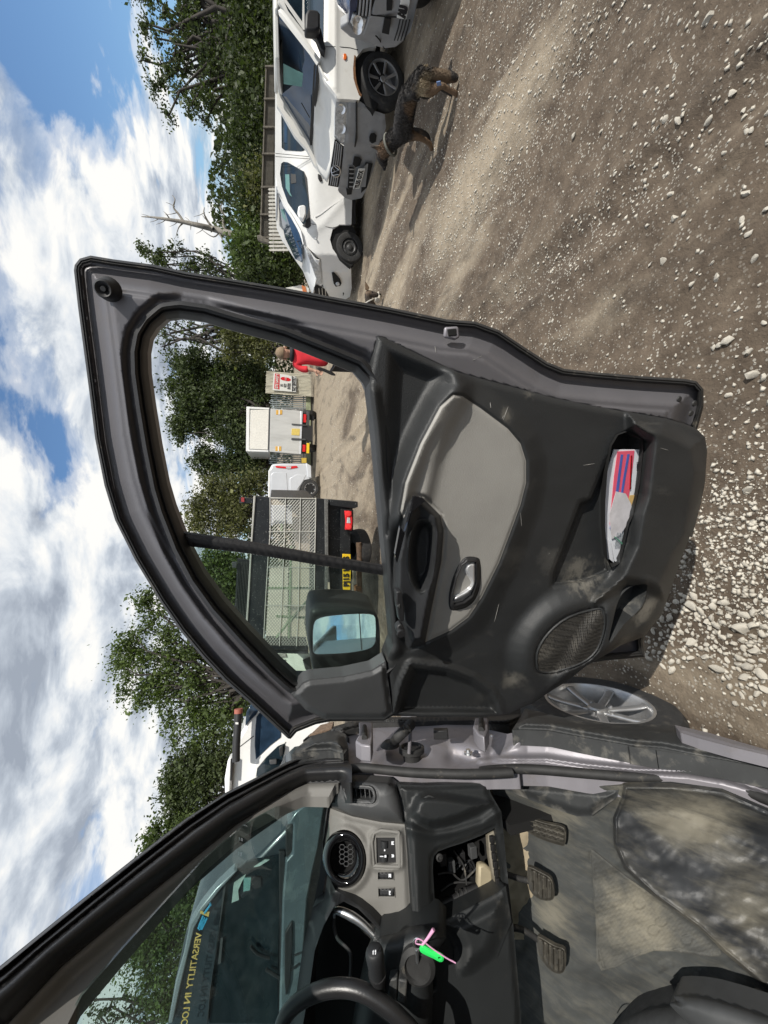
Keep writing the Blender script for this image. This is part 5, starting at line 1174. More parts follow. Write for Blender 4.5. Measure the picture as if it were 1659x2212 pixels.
Pq = [p + v2.n * .034 for p in v2.poly('A:1083,96 1148,108 1172,0 1108,-6', w2f)]
xx = ((Pq[3] - Pq[0]) + (Pq[2] - Pq[1])) / 2; hh = np.linalg.norm(Pq[0] - Pq[1])
text('plate_text', 'AU', (Pq[0] + Pq[1]) / 2 + xx * .06, xx, np.cross(np.cross(xx, Pq[0] - Pq[1]), xx), hh * .98, MT['ink'], P2, .001, 'LEFT', np.linalg.norm(xx) * .86, .012)
c0 = v2.poly('A:900,318', w2f)[0]; c0[2] = 0; c1 = c0 - v2.h * 1.75 if np.dot(v2.h, [0, 1, 0]) > 0 else c0 + v2.h * 1.75
for nm, z0, z1, s0, d_ in (('body', .25, .92, .30, 3.6), ('cab', .92, 1.60, 1.0, 2.9)):
    slab(nm, [c0 - v2.n * s0 + UP * z0, c0 - v2.n * s0 + UP * z1, c1 - v2.n * s0 + UP * z1, c1 - v2.n * s0 + UP * z0], -v2.n * d_, MT['bluepaint'], V2, .08)
lat = (c1 - c0) / np.linalg.norm(c1 - c0)
for u_ in (.12, 1.63):
    wheel('wheel', c0 - v2.n * .75 + lat * u_ + UP * .3, lat * (1 if u_ > 1 else -1), .30, .19, MT['alloy'], V2, 7, 'alloy', .68)

# ---------- 3. white compact van in profile, steel wheels
v3 = Veh((785, 533), 281)
W3d = 1.5
V3 = empty('compact_van', v3.c, 'small clean white van with black steel wheels, side-on beside the old white van', 'van', GF)
def w3f(x, y): return np.interp(y * 1.15733 * 2.765, [1560, 1760, 1880, 2000, 2060, 2150], [0.0, .04, .22, .62, .95, 1.45])
wm = MT['white']
s3 = 'A:243,640 243,1045 246,1200 258,1300 300,1400 360,1480 420,1585 440,1688 560,1790 568,1860 575,1960 640,1990 760,2040 772,1990 768,1840 690,1790 640,1720 622,1655 640,1585 690,1552 770,1552 775,1400 778,1070 778,640'
w3v = w3f
tu3 = lambda X, Y: -w3v(X, Y) - .14 * ss(690, 605, X) + .012 * np.exp(-(pdist(X, Y, zp('A:775,1370 700,1400 640,1470 560,1560 500,1600'), False) / 9) ** 2)
relief('body', zp(s3), v3.pl, tu3, wm, V3, 7, (), .05)
slab('body', [p - v3.n * (W3d - .05) for p in v3.poly('A:243,640 243,1045 258,1300 300,1400 420,1585 560,1790 770,1840 775,640', 0)], v3.n * .05, wm, V3)
rp = [v3.p(*zp('A:243,640')[0], .14), v3.p(*zp('A:248,1290')[0], .14)]
slab('roof', rp + [q - v3.n * (W3d - .28) for q in rp[::-1]], -UP * .04, wm, V3, .02)
g3 = lambda nm, s, off=-.006, m=MT['vglass']: relief(nm, zp(s), v3.pl, lambda X, Y: tu3(X, Y) - off, m, V3, 6, (), 0)
g3('door_glass', 'A:285,1130 300,1118 330,1122 440,1185 460,1230 478,1420 488,1545 450,1570 400,1500 330,1400 290,1290 276,1200')
g3('side_glass', 'A:284,690 288,1020 310,1038 420,1045 440,1040 470,1010 480,990 380,830')
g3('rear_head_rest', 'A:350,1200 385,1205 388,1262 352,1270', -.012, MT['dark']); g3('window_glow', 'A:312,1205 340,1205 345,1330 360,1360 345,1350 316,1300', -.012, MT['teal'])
g3('window_glow', 'A:300,830 325,840 322,990 302,985', -.012, MT['vglassb'])
g3('door_frame_trim', 'A:440,1180 462,1228 490,1560 470,1580 430,1560 452,1540 478,1420', -.009, MT['blackpl'])
slab('windscreen', v3.poly('A:262,1335 300,1430 360,1520 412,1620 432,1700 430,1815 380,1790 310,1640 268,1440', [.14, .16, .12, .06, .06, .5, 1.0, 1.2, 1.2]), -(v3.h + UP) * .01, MT['vglassb'], V3)
slab('screen_pillar', v3.poly('A:250,1310 262,1330 300,1425 360,1515 415,1615 436,1695 440,1685 420,1590 362,1488 302,1398', [.12, .14, .15, .11, .05, .05, .01, .01, .08, .12]), -v3.n * .03, wm, V3, .004)
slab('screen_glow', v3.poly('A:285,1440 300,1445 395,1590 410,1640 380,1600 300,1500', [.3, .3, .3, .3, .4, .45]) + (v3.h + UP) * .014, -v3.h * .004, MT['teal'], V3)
tube('wiper', [p + (v3.h + UP) * .03 for p in v3.poly('A:425,1700 395,1640 330,1560', [.1, .4, .7])], .007, MT['blackpl'], V3, 6, 2)
patch('bonnet', v3.rows(R_('A', '''438,1690,.05 434,1760,.45 432,1815,.9 425,1850,1.3
480,1740,.03 470,1830,.45 462,1890,.85 452,1920,1.3
520,1790,.03 505,1890,.42 490,1950,.8 478,1985,1.3
552,1800,.04 525,1930,.42 512,2000,.75 500,2040,1.3''')), wm, V3, 4, .02)
slab('front_end', v3.poly('A:552,1798 568,1862 575,1965 520,2005 510,2000 530,1920', w3f) , -v3.h * .04, wm, V3, .005)
h3 = front(v3, w3f, 'headlight', 'A:442,1698 470,1722 520,1790 548,1800 560,1880 566,1960 545,1955 520,1900 480,1790', MT['lamp'], V3, .04, .012, .006)
front(v3, w3f, 'bumper', 'A:575,1960 640,1865 700,1860 765,1850 772,1990 760,2050 700,2080 640,2080 600,2060', wm, V3, .05, .01, .012)
front(v3, w3f, 'fog_recess', 'A:634,1882 650,1880 690,1925 702,1958 694,1975 662,1982 647,1958', MT['darker'], V3, .006, .024, .004)
fc = v3.poly('A:675,1962', lambda x, y: w3f(x, y) - .08)[0]; lathe('fog_lamp', fc, v3.h + v3.n * .6, [(.04, -.01), (.042, .008), (.03, .014), (0, .016)], MT['lamp'], V3, 16)
gg = front(v3, w3f, 'grille', 'A:512,1985 530,1965 600,2005 640,2060 600,2075 520,2060', MT['darker'], V3, .04, .012, .003)
for k_ in range(3):
    x_ = 545 + k_ * 22; tube('grille_bar', [p + v3.h * .02 for p in v3.poly('A:%d,1985 %d,2060' % (x_, x_ + 6), w3f)], .008, MT['chrome'], gg, 5, 1)
front(v3, w3f, 'lower_intake', 'A:690,2030 720,2000 735,2035 700,2070', MT['darker'], V3, .02, .02, 0)
slab('wheel_arch', v3.poly('A:770,1552 690,1552 640,1585 620,1655 640,1722 690,1792 768,1842 800,1800 800,1600', .045), -v3.n * .3, MT['darker'], V3)
slab('wing_mirror', v3.poly('A:405,1420 440,1412 456,1425 458,1480 440,1522 410,1500 398,1460', -.15), -v3.n * .10, wm, V3, .03, 3)
for s_ in ('A:245,1060 500,1085', 'A:245,1082 505,1100', 'A:490,1545 640,1575 690,1552', 'A:740,1360 640,1420 560,1480 520,1500', 'A:775,1370 700,1400 620,1500 560,1560'):
    tube('shut_line' if '245' in s_ or '490' in s_ else 'body_crease', v3.poly(s_, -.001), .004 if '245' in s_ or '490' in s_ else .010, MT['darker'] if '245' in s_ or '490' in s_ else wm, V3, 5, 2)
slab('door_handle', v3.poly('A:538,1200 560,1210 568,1250 552,1252 540,1230', -.02), -v3.n * .03, MT['blackpl'], V3, .005)
lathe('side_repeater', v3.poly('A:524,1650', -.0)[0], v3.n, [(.02, 0), (.016, .012), (0, .014)], MT['lamp'], V3, 12)
slab('sill', v3.poly('A:770,1070 800,1090 800,1550 775,1552', .02), -v3.n * .05, MT['blackpl'], V3, .004)
c3 = v3.poly('A:752,1705', .02)[0]; c3[2] = .262
for q_ in (c3, c3 - v3.h * 2.4, c3 - v3.h * 2.4 - v3.n * (W3d - .18)):
    wheel('wheel', q_, v3.n, .272, .17, M('black_steel', (.055, .055, .055), .5, .3, .2, 20), V3, 5, 'steel', .62)
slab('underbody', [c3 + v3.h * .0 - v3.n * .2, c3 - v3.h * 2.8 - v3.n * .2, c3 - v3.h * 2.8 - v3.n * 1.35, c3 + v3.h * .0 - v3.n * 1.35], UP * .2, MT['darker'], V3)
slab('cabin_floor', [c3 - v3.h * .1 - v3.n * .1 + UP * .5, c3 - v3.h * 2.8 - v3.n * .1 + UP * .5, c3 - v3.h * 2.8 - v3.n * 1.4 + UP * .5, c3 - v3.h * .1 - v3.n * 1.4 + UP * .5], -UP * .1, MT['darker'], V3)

# ---------- things seen through the door window: planes square to the view, with real depth behind them
# 4. caged tipper, rear end
tpF = Face((-.9, 5.9, 0), (-.13, -1, 0))
TP = empty('tipper_truck', (-.9, 6.2, 0), 'black tipper truck seen from behind with mesh-caged load bed and red tail lamp', 'truck')
bk_ = MT['tipblack'] = M('chipped_black_steel', (0.020, 0.022, 0.024), 0.42, 0.2, 0.3, 6, dirt=((0.55, 0.55, 0.52), 0.015, 38, 0.9))
alu = M('pale_edge_rail', (0.50, 0.49, 0.44), .45, .3, .1, 10)
F_ = lambda nm, s, w=0.0, d=.05, m=bk_, par=TP, bv=.004: slab(nm, tpF.poly(s, w), -tpF.n * d, m, par, bv)
F_('top_board', 'C:735,105 832,112 822,420 815,520 790,1062 670,960 690,900 712,400')
F_('top_rail', 'C:725,102 738,104 715,420 702,680 684,960 672,955 690,680 706,400', -.02, .06, alu)
F_('bottom_board', 'C:1120,115 1178,122 1180,480 1185,820 1100,1066 1070,1066 1112,800 1118,450', 0, .06)
F_('edge_lip', 'C:1178,122 1200,124 1202,480 1196,830 1178,830 1182,480', -.04, .08, M('scraped_edge', (.16, .16, .15), .6, .4, .5, 40))
F_('side_post', 'C:832,112 1120,118 1120,124 832,119', -.01, .06, alu); F_('side_post', 'C:790,1055 1075,1060 1075,1085 785,1080', -.01, .06, bk_)
F_('side_post', 'C:800,1085 1075,1090 1075,1110 810,1105', .05, .5, bk_)
F_('rear_step', 'C:1200,125 1340,135 1345,800 1340,830 1225,830 1204,480', .10, .10, bk_)
F_('chassis_member', 'C:1215,125 1390,140 1390,172 1365,182 1280,170 1215,160', -.02, .10, bk_)
F_('lamp_bracket', 'C:1282,185 1362,192 1360,325 1348,335 1290,322', -.02, .05, MT['darker'])
TL = F_('tail_lamp', 'C:1305,196 1352,200 1358,262 1354,322 1308,318 1312,262', -.05, .05, MT['red'], TP, .012)
for s_ in ('C:1330,215', 'C:1332,298'): lathe('lamp_lens', tpF.poly(s_, -.052)[0], tpF.n, [(.045, 0), (.040, .012), (0, .018)], M('bright_red', (.85, .05, .05), .2), TL, 18)
F_('lamp_lens', 'C:1322,240 1340,240 1344,276 1320,276', -.055, .01, MT['lamp'], TL)
YP = F_('number_plate', 'C:1292,472 1344,474 1346,590 1342,702 1295,700', -.06, .012, MT['yplate'])
yq = tpF.poly('C:1295,690 1342,692 1344,482 1293,480', -.07); xx = yq[3] - yq[0]; hh = np.linalg.norm(yq[0] - yq[1])
text('plate_text', 'PJ15 HGS', (yq[0] + yq[1]) / 2 + xx * .05, xx, UP, hh * 1.02, MT['ink'], YP, .001, 'LEFT', np.linalg.norm(xx) * .92, .006)
tube('exhaust_pipe', tpF.poly('C:1395,400 1400,480 1398,600 1402,700 1405,780', .15), .045, M('rusty_exhaust', (.13, .085, .055), .85, .3, .5, 14), TP, 12, 3)
tube('exhaust_flange', tpF.poly('C:1388,672 1390,700', .15), .065, MT['rust'], TP, 12, 1)
lathe('spare_wheel', tpF.poly('C:1395,440', .45)[0], UP + tpF.n * .2, [(.12, -.1), (.26, -.12), (.33, -.08), (.34, 0), (.33, .08), (.26, .12), (.12, .1)], MT['tyre'], TP, 28)
for x_ in (.25, 1.75):
    q_ = tpF.poly('C:1360,150', .6)[0] - tpF.h * 0 ; q_ = np.array([.35 - x_, 8.6, .36]); lathe('wheel', q_, RGT, [(0, -.1), (.2, -.1), (.34, -.12), (.36, 0), (.34, .12), (.2, .1), (0, .1)], MT['tyre'], TP, 28)
# cage bars and expanded mesh (one stuff part), boards inside
for s_ in ('C:830,112 832,330 818,500 800,800 788,1058', 'C:930,112 925,330 918,470 905,800 890,1058', 'C:1025,115 1022,330 1018,470 1012,800 1000,1060', 'C:1122,115 1120,330 1116,480 1112,800 1075,1062',
           'C:822,330 1120,330', 'C:812,556 1118,560', 'C:802,800 1112,802'):
    tube('cage_bar', tpF.poly(s_, -.005), .009, alu, TP, 6, 1)
me_v, me_f = [], []
def mesh_line(p, q, r):
    b = len(me_v); d = (q - p) / np.linalg.norm(q - p); a = np.cross(d, tpF.n); a /= np.linalg.norm(a)
    for s_ in (p, q):
        for u, v in ((1, 0), (-.5, .87), (-.5, -.87)): me_v.append(s_ + a * u * r + tpF.n * v * r)
    for k in range(3): me_f.append((b + k, b + (k + 1) % 3, b + 3 + (k + 1) % 3, b + 3 + k))
NX, NY = 30, 84
def gpt(i, j):
    u, v = i / NX, j / NY
    xa = 832 + (790 - 832) * v; xb = 1120 + (1076 - 1120) * v ** 3 - 6 * v; y = 114 + (1058 - 114) * v
    return tpF.poly([((350 + (xa + (xb - xa) * u) / 2.5523) / 1.15733, (1200 + y / 2.5523) / 1.15733)], .004)[0]
for j in range(NY):
    for i in range(NX + 1):
        if (i + j) % 2 == 0:
            for di in (-1, 1):
                if 0 <= i + di <= NX: mesh_line(gpt(i, j), gpt(i + di, j + 1), .0046)
mo_ = mesh('cage_mesh', me_v, me_f, M('expanded_steel', (.30, .30, .27), .5, .3, .1, 10), TP, sm=False); mo_['kind'] = 'stuff'
slab('load_board', tpF.poly('C:835,120 1118,125 1112,470 1000,470 975,300 960,160 835,160', .9), -tpF.n * .03, M('dusty_board', (.36, .31, .24), .8, 0, .2, 8), TP)
slab('load_board', tpF.poly('C:850,165 972,165 970,280 852,280', .7), -tpF.n * .03, M('pale_panel', (.50, .52, .54), .6, 0, .1, 8), TP)
slab('load_board', tpF.poly('C:828,560 945,560 940,1050 800,1050', .9), -tpF.n * .03, M('cream_board', (.62, .57, .47), .8, 0, .12, 8), TP)
slab('load_board', tpF.poly('C:955,480 1112,480 1105,1050 950,1050', .95), -tpF.n * .03, M('buff_board', (.55, .49, .38), .8, 0, .12, 8), TP)
gs = M('green_steel', (.16, .24, .12), .6, .1, .2, 20)
for s_ in ('C:965,420 950,1050', 'C:905,280 905,330', 'C:690,690 1112,690', 'C:870,870 1100,880', 'C:1095,740 1000,850 960,900', 'C:840,1050 950,900'):
    tube('inner_frame', tpF.poly(s_, .5), .022, gs, TP, 6, 1)
slab('bed_floor', tpF.poly('C:1118,125 1112,820 1075,1060 1090,1060 1122,820 1128,125', .05), -tpF.n * 1.6, MT['darker'], TP)
F_('cage_side', 'C:832,118 1118,122 1116,128 832,124', .0, 1.7, bk_)
slab('marker_post', tpF.poly('C:632,112 722,118 720,150 634,148', .3), -tpF.n * .08, bk_, TP, .005)
slab('marker_lamp', tpF.poly('C:645,112 665,112 665,140 645,138', .28), -tpF.n * .03, M('dull_red', (.35, .05, .05), .4), TP)
# header frame and beacon of the truck ahead of the cage
F_('head_board', 'C:622,500 702,515 690,900 600,900', 1.7, .06, bk_); F_('work_lamp', 'C:585,525 618,525 615,560 588,560', 1.6, .05, MT['sail'])
for k_ in range(7): F_('louvre', 'C:%d,520 %d,522 %d,880 %d,880' % (628 + 10 * k_, 631 + 10 * k_, 611 + 10 * k_, 608 + 10 * k_), 1.66, .03, M('louvre_grey', (.05, .055, .05), .5), TP, 0)
# 5. silver van beyond the tipper
fv = Face((.6, 14.6, 0), (-.05, -1, 0))
FV = empty('silver_van', (.9, 15.0, 0), 'silver-white van standing end-on to the tipper, alloy rear wheel and red tail lamp in view', 'van')
f5 = lambda nm, s, w=0., d=.08, m=MT['silverwhite'], bv=.02: slab(nm, fv.poly(s, w), -fv.n * d, m, FV, bv)
f5('body', 'B:818,1300 822,960 842,920 900,915 1060,915 1085,935 1090,1020 1050,1030 1020,1080 1018,1300', 0, 1.6, bv=.06)
f5('side_panel', 'B:832,1300 835,985 855,970 935,975 945,1120 940,1300', -.012, .03, bv=.02); f5('side_panel', 'B:960,1300 955,1010 1000,985 1060,990 1040,1030 1005,1080 1000,1300', -.012, .03, bv=.02)
f5('roof_edge', 'B:816,1300 820,960 830,955 832,1300', -.01, .05, MT['white'])
tl = f5('tail_lamp', 'B:862,930 930,935 1000,930 1008,942 960,950 870,942', -.02, .04, MT['red'], .004); f5('tail_lamp_clear', 'B:930,936 965,934 962,948 935,948', -.03, .02, MT['lamp'], 0)
f5('wheel_arch', 'B:1018,1110 1025,1060 1050,1022 1085,1015 1110,1030 1110,1120 1080,1150', -.005, .1, MT['darker'], 0)
cf = fv.poly('B:1086,1075', -.02)[0]; cf[2] = max(cf[2], .30); wheel('wheel', cf, fv.n, .33, .2, MT['alloy'], FV, 6, 'alloy', .62)
f5('rear_bumper', 'B:1060,912 1092,930 1095,1010 1070,1000', -.03, .1, bv=.02); f5('reflector_plate', 'B:1030,880 1062,880 1062,912 1032,912', .05, .03, M('hazard_board', (.5, .35, .05), .5), 0)
# 6. box truck with tail lift
bx_ = Face((2.6, 15.8, 0), (-.06, -1, 0))
BT = empty('box_truck', (2.6, 16.2, 0), 'white box truck seen from behind with folded tail lift and roller shutter', 'truck')
f6 = lambda nm, s, w=0., d=.05, m=MT['white'], bv=.01, par=BT: slab(nm, bx_.poly(s, w), -bx_.n * d, m, par, bv)
lg = M('grey_lift_plate', (.52, .52, .50), .5, .2, .1, 5, dirt=((.3, .29, .26), .1, 6, .5), stretch=(1, 1, .2))
f6('box_body', 'B:680,552 828,560 826,842 676,838', .06, 4.0, MT['white'], .02)
f6('shutter_frame', 'B:680,552 700,553 696,838 676,836'); f6('shutter_frame', 'B:694,553 832,562 832,572 694,566', -.005); f6('shutter_frame', 'B:692,826 828,832 826,842 690,838', -.005); f6('shutter_frame', 'B:822,562 834,562 828,842 818,842', -.008, .05, MT['sail'])
f6('roller_shutter', 'B:706,574 822,572 816,828 698,822', -.01, .03, M('cream_panel', (.70, .68, .62), .5))
f6('tail_lift', 'B:834,565 1034,580 1024,856 826,840', -.06, .06, lg); f6('lift_edge', 'B:1024,580 1038,582 1028,856 1018,855', -.07, .06, MT['silverwhite'])
for s_ in ('B:868,574 908,574 908,604 868,604', 'B:864,806 902,806 902,836 864,836'):
    wl = f6('warning_flag', s_, -.07, .02, M('orange_sticker', (.60, .34, .06), .6)); c_ = bx_.poly(s_, -.075)
    slab('flag_stripe', [c_[0] * .6 + c_[1] * .4, c_[0] * .4 + c_[1] * .6, c_[2] * .6 + c_[3] * .4, c_[2] * .4 + c_[3] * .6], -bx_.n * .01, MT['plate'], wl)
f6('yellow_label', 'B:968,692 1022,694 1018,738 966,734', -.07, .015, M('label_yellow', (.62, .47, .12), .6))
for s_ in ('B:968,660 1060,668 1060,676 968,668', 'B:966,752 1058,758 1058,768 966,764'): f6('lift_arm', s_, -.10, .06, MT['sail'])
f6('lift_pump', 'B:1035,668 1100,675 1098,775 1030,765', -.04, .25, MT['blackpl']); f6('under_frame', 'B:1030,590 1062,592 1060,850 1026,850', .05, .3, MT['blackpl'])
f6('tail_lamp', 'B:1040,600 1062,602 1060,655 1040,652', -.03, .05, MT['red']); f6('tail_lamp', 'B:1038,795 1058,797 1056,842 1036,840', -.03, .05, MT['red'])
f6('number_plate', 'B:1064,785 1082,786 1080,852 1062,850', -.05, .02, MT['yplate']); f6('under_run_bar', 'B:1064,580 1082,582 1080,785 1062,785', .0, .06, MT['sail'])
for s_ in ('B:1110,610', 'B:1108,820'):
    q_ = bx_.poly(s_, .5)[0]; q_[2] = .36; lathe('wheel', q_, RGT, [(0, -.12), (.2, -.12), (.36, -.12), (.38, 0), (.36, .12), (.2, .12), (0, .12)], MT['tyre'], BT, 24)
f6('exhaust', 'B:1092,610 1112,612 1112,640 1092,640', .1, .1, MT['darker'])
f6('cab', 'B:900,560 1060,565 1055,845 892,838', 4.2, 1.6, MT['white'], .05)
# 7. gate panel covered in weathered cladding, with the yard's sign, and the palisade fence
gp7 = Face((4.3, 17.2, 0), (-.22, -1, 0))
GT = empty('clad_gate', (4.3, 17.3, 0), 'pale weathered timber-clad gate panel on a rail, carrying the safety notice', 'gate')
gw = M('weathered_cladding', (.56, .53, .42), .8, 0, .3, 12, dirt=((.20, .18, .13), .25, 9, .7), stretch=(1, 1, .15))
NB = 16
for k_ in range(NB):
    a = 326 + (468 - 326) * k_ / NB; b = 326 + (468 - 326) * (k_ + .80) / NB
    sh_ = lambda y: (y - 326) / 142
    f_ = lambda y: (806 - 6 * sh_(y), 1088 + 10 * sh_(y), 22 * 1)
    xa, xb, dy = f_(a)
    slab('plank', gp7.poly('B:%f,%f %f,%f %f,%f %f,%f' % (xa + rng.uniform(-3, 3), a, xb, a + dy, xb, b + dy, xa, b), rng.uniform(-.01, .01)), -gp7.n * .03, gw, GT, 0)
slab('backing_board', gp7.poly('B:812,326 1086,350 1092,490 806,466', .03), -gp7.n * .02, M('dark_gap', (.12, .11, .08), .9), GT)
slab('gate_rail', gp7.poly('B:1086,345 1102,348 1110,492 1094,490', -.03), -gp7.n * .08, M('old_timber', (.28, .25, .2), .9, 0, .3, 12), GT, .01)
SG = slab('safety_sign', gp7.poly('R:285,265 760,350 765,668 260,625', -.05), -gp7.n * .02, MT['plate'], None, .002); tag(SG, 'white notice board with red header and red hexagon fixed to the clad gate', 'sign')
def s7(nm, s, m, w=-.056): return slab(nm, gp7.poly(s, w), -gp7.n * .004, m, SG)
s7('red_band', 'R:312,278 408,292 402,612 294,590', MT['red'])
s7('red_hexagon', 'R:420,380 450,355 500,352 590,368 638,400 634,428 590,442 500,428 440,408', MT['red'])
s7('hexagon_bar', 'R:508,362 548,364 546,436 506,430', MT['plate'], -.059); 
s7('dark_frame', 'R:660,326 672,328 682,652 664,650', MT['ink']); s7('dark_frame', 'R:738,340 750,342 760,662 746,660', MT['ink'])
def s_txt(body, s, m, size):
    P = gp7.poly(s, -.062); x = P[1] - P[0]; return text('sign_text', body, P[0], x, UP, size, m, SG, .002, 'LEFT', np.linalg.norm(x), .004)
s_txt('SITE SAFETY', 'R:348,590 362,285', MT['plate'], .16)
s_txt('DO', 'R:450,548 455,500', MT['ink'], .15); s_txt('NOT', 'R:520,565 528,490', MT['ink'], .15); s_txt('ENTER', 'R:600,605 608,480', MT['ink'], .17)
s_txt('STOP', 'R:527,428 529,368', MT['red'], .10); s_txt('NO ENTRY', 'R:712,640 702,350', MT['ink'], .15)
PF = empty('palisade_fence', (2.5, 17.6, 0), 'grey steel palisade fence with pointed pales on a low kerb beside the clad gate', 'fence')
fp = Face((2.6, 17.6, 0), (-.15, -1, 0)); galv = M('galvanised_steel', (.30, .34, .34), .5, .5, .15, 10)
def pales(fc, y0, y1, n, xt, xb, par, w=0., slope=0., m=galv, z='B', pw=.55):
    for k in range(n):
        ya = y0 + (y1 - y0) * k / n; yb = ya + (y1 - y0) / n * pw; s = slope * (ya - y0); ym = (ya + yb) / 2
        P = fc.poly('%s:%f,%f %f,%f %f,%f %f,%f %f,%f' % (z, xt + s + 4, ya, xt + s - 5, ym, xt + s + 4, yb, xb + s, yb, xb + s, ya), w)
        slab('pale', P, -fc.n * .02, m, par)
pales(fp, 478, 570, 7, 838, 1058, PF); pales(fp, 845, 925, 6, 826, 1030, PF)
for x_ in (868, 1040):
    for a_, b_ in ((470, 572), (842, 928)): slab('rail', fp.poly('B:%d,%d %d,%d %d,%d %d,%d' % (x_, a_, x_ + 7, a_, x_ + 7, b_, x_, b_), .03), -fp.n * .04, galv, PF)
slab('kerb', fp.poly('B:1060,470 1090,470 1090,930 1060,930', -.02), -fp.n * .15, M('mossy_block', (.28, .31, .20), .9, 0, .4, 6), PF, .01)
slab('base_wall', fp.poly('B:1088,480 1112,480 1112,930 1088,930', .02), -fp.n * .15, M('dark_block', (.10, .095, .085), .9, 0, .3, 6), PF)
# 8. white crew-cab truck beyond the tipper's far side, glimpsed above the hinge
wt = Face((-3.6, 6.3, 0), (.30, -1, 0))
WT = empty('white_truck', (-3.9, 7.0, 0), 'white truck cab with blue-tinted windows and an upright black snorkel exhaust', 'truck')
f8 = lambda nm, s, w=0., d=.06, m=MT['white'], bv=.01: slab(nm, wt.poly(s, w), -wt.n * d, m, WT, bv)
f8('cab', 'W:205,420 235,300 350,250 470,250 700,400 960,370 1100,340 1100,700 700,800 620,1100 300,1300 60,1300 80,1000 95,760 110,600 140,520', 0, 1.5, bv=.05)
f8('windscreen', 'W:218,400 232,250 290,150 360,230 335,275 250,360', -.03, .03, MT['vglassb']); f8('quarter_window', 'W:335,300 375,245 480,350 592,450 590,515 480,600 330,745 318,600 322,440', -.015, .03, MT['vglassb'])
f8('door_window', 'W:340,850 440,720 560,600 632,570 634,640 600,780 500,900 360,960 335,900', -.015, .03, MT['vglass']); f8('door_frame', 'W:300,915 330,780 440,660 570,565 634,560 632,572 560,600 440,715 345,830 330,925', -.02, .02, MT['white'], 0)
f8('mirror', 'W:570,620 610,600 612,690 580,720', -.10, .06, MT['blackpl']); f8('mirror', 'W:470,750 545,740 545,790 475,795', -.10, .06, MT['sail'])
f8('shut_line', 'W:165,605 305,495 312,500 170,610', -.004, .01, MT['darker'], 0); f8('roof_box', 'W:40,740 90,722 80,960 70,1120 10,1120 5,950', -.10, .3, MT['white'], .03)
f8('roof_box_gap', 'W:68,740 92,735 80,960 62,960', -.12, .04, MT['darker'], 0)
tube('exhaust_stack', wt.poly('W:150,235 140,420 128,600 126,760', -.25), .055, MT['blackpl'], WT, 12, 2); tube('stack_cap', wt.poly('W:152,215 150,262', -.25), .062, M('red_cap', (.30, .09, .06), .6), WT, 12, 1)
f8('stack_band', 'W:118,355 148,358 148,378 118,376', -.33, .02, MT['plate'], 0)
f8('bodywork', 'K:1330,640 1659,650 1659,860 1640,830 1500,840 1420,760', .2, .5, M('pale_green_white', (.60, .64, .56), .5, 0, .1, 6), .02)
f8('radiator_grille', 'K:1335,650 1420,645 1430,672 1345,680', .18, .03, M('grille_slots', (.25, .24, .22), .6, 0, .5, 40), 0); f8('wheel_opening', 'K:1350,690 1420,690 1410,760 1370,740', .18, .05, MT['darker'], 0)
f8('bumper_lamp', 'K:1460,790 1560,780 1560,830 1500,830', .10, .1, MT['chrome'], .01); f8('bumper_lamp', 'K:1540,690 1590,670 1600,760 1560,760', .10, .1, MT['blackpl'], .01)
# cab roof of the same truck, seen through our windscreen with its crew-cab grid
f8('cab_rear', 'Q:905,560 1180,420 1220,440 1180,520 1080,620 1000,780 915,785', .0, .3, M('pale_cab', (.66, .72, .66), .5, 0, .1, 6), 0)
for k_ in range(4): f8('body_swage', 'Q:%d,%d %d,%d %d,%d %d,%d' % (930 + 20 * k_, 640 + 42 * k_, 1060 + 20 * k_, 540 + 42 * k_ - 20, 1064 + 20 * k_, 545 + 42 * k_ - 20, 933 + 20 * k_, 646 + 42 * k_), -.02, .02, MT['sail'], 0)
f8('cab_glass', 'Q:520,880 700,720 905,560 912,785 760,960 540,1150 490,1190 500,1000', .02, .05, MT['vglass'], 0)
f8('rear_pillar', 'Q:410,980 505,895 492,1190 380,1280 395,1100', .0, .08, MT['white'], .01)
f8('cab_grid', 'Q:555,850 720,840 700,1000 545,1120', -.0, .02, MT['teal'], 0)
for k_ in range(6): tube('grid_wire', wt.poly('Q:%d,852 %d,1110' % (560 + 27 * k_, 548 + 27 * k_), -.02), .004, MT['sail'], WT, 4, 1)
for k_ in range(6): tube('grid_wire', wt.poly('Q:552,%d 715,%d' % (870 + 40 * k_, 860 + 40 * k_), -.02), .004, MT['sail'], WT, 4, 1)
f8('head_rest', 'Q:620,960 640,910 690,900 730,930 720,1020 670,1060 630,1040', -.06, .1, MT['dark'], .03); f8('head_rest', 'Q:740,860 790,815 960,775 975,830 800,960 740,930', -.06, .1, MT['dark'], .03)
f8('reflector_board', 'Q:335,1030 400,970 380,1190 320,1195', -.05, .03, M('orange_red_board', (.42, .10, .04), .5), 0); f8('reflector_board', 'Q:320,1195 380,1192 350,1310 318,1340', -.05, .03, MT['plate'], 0)
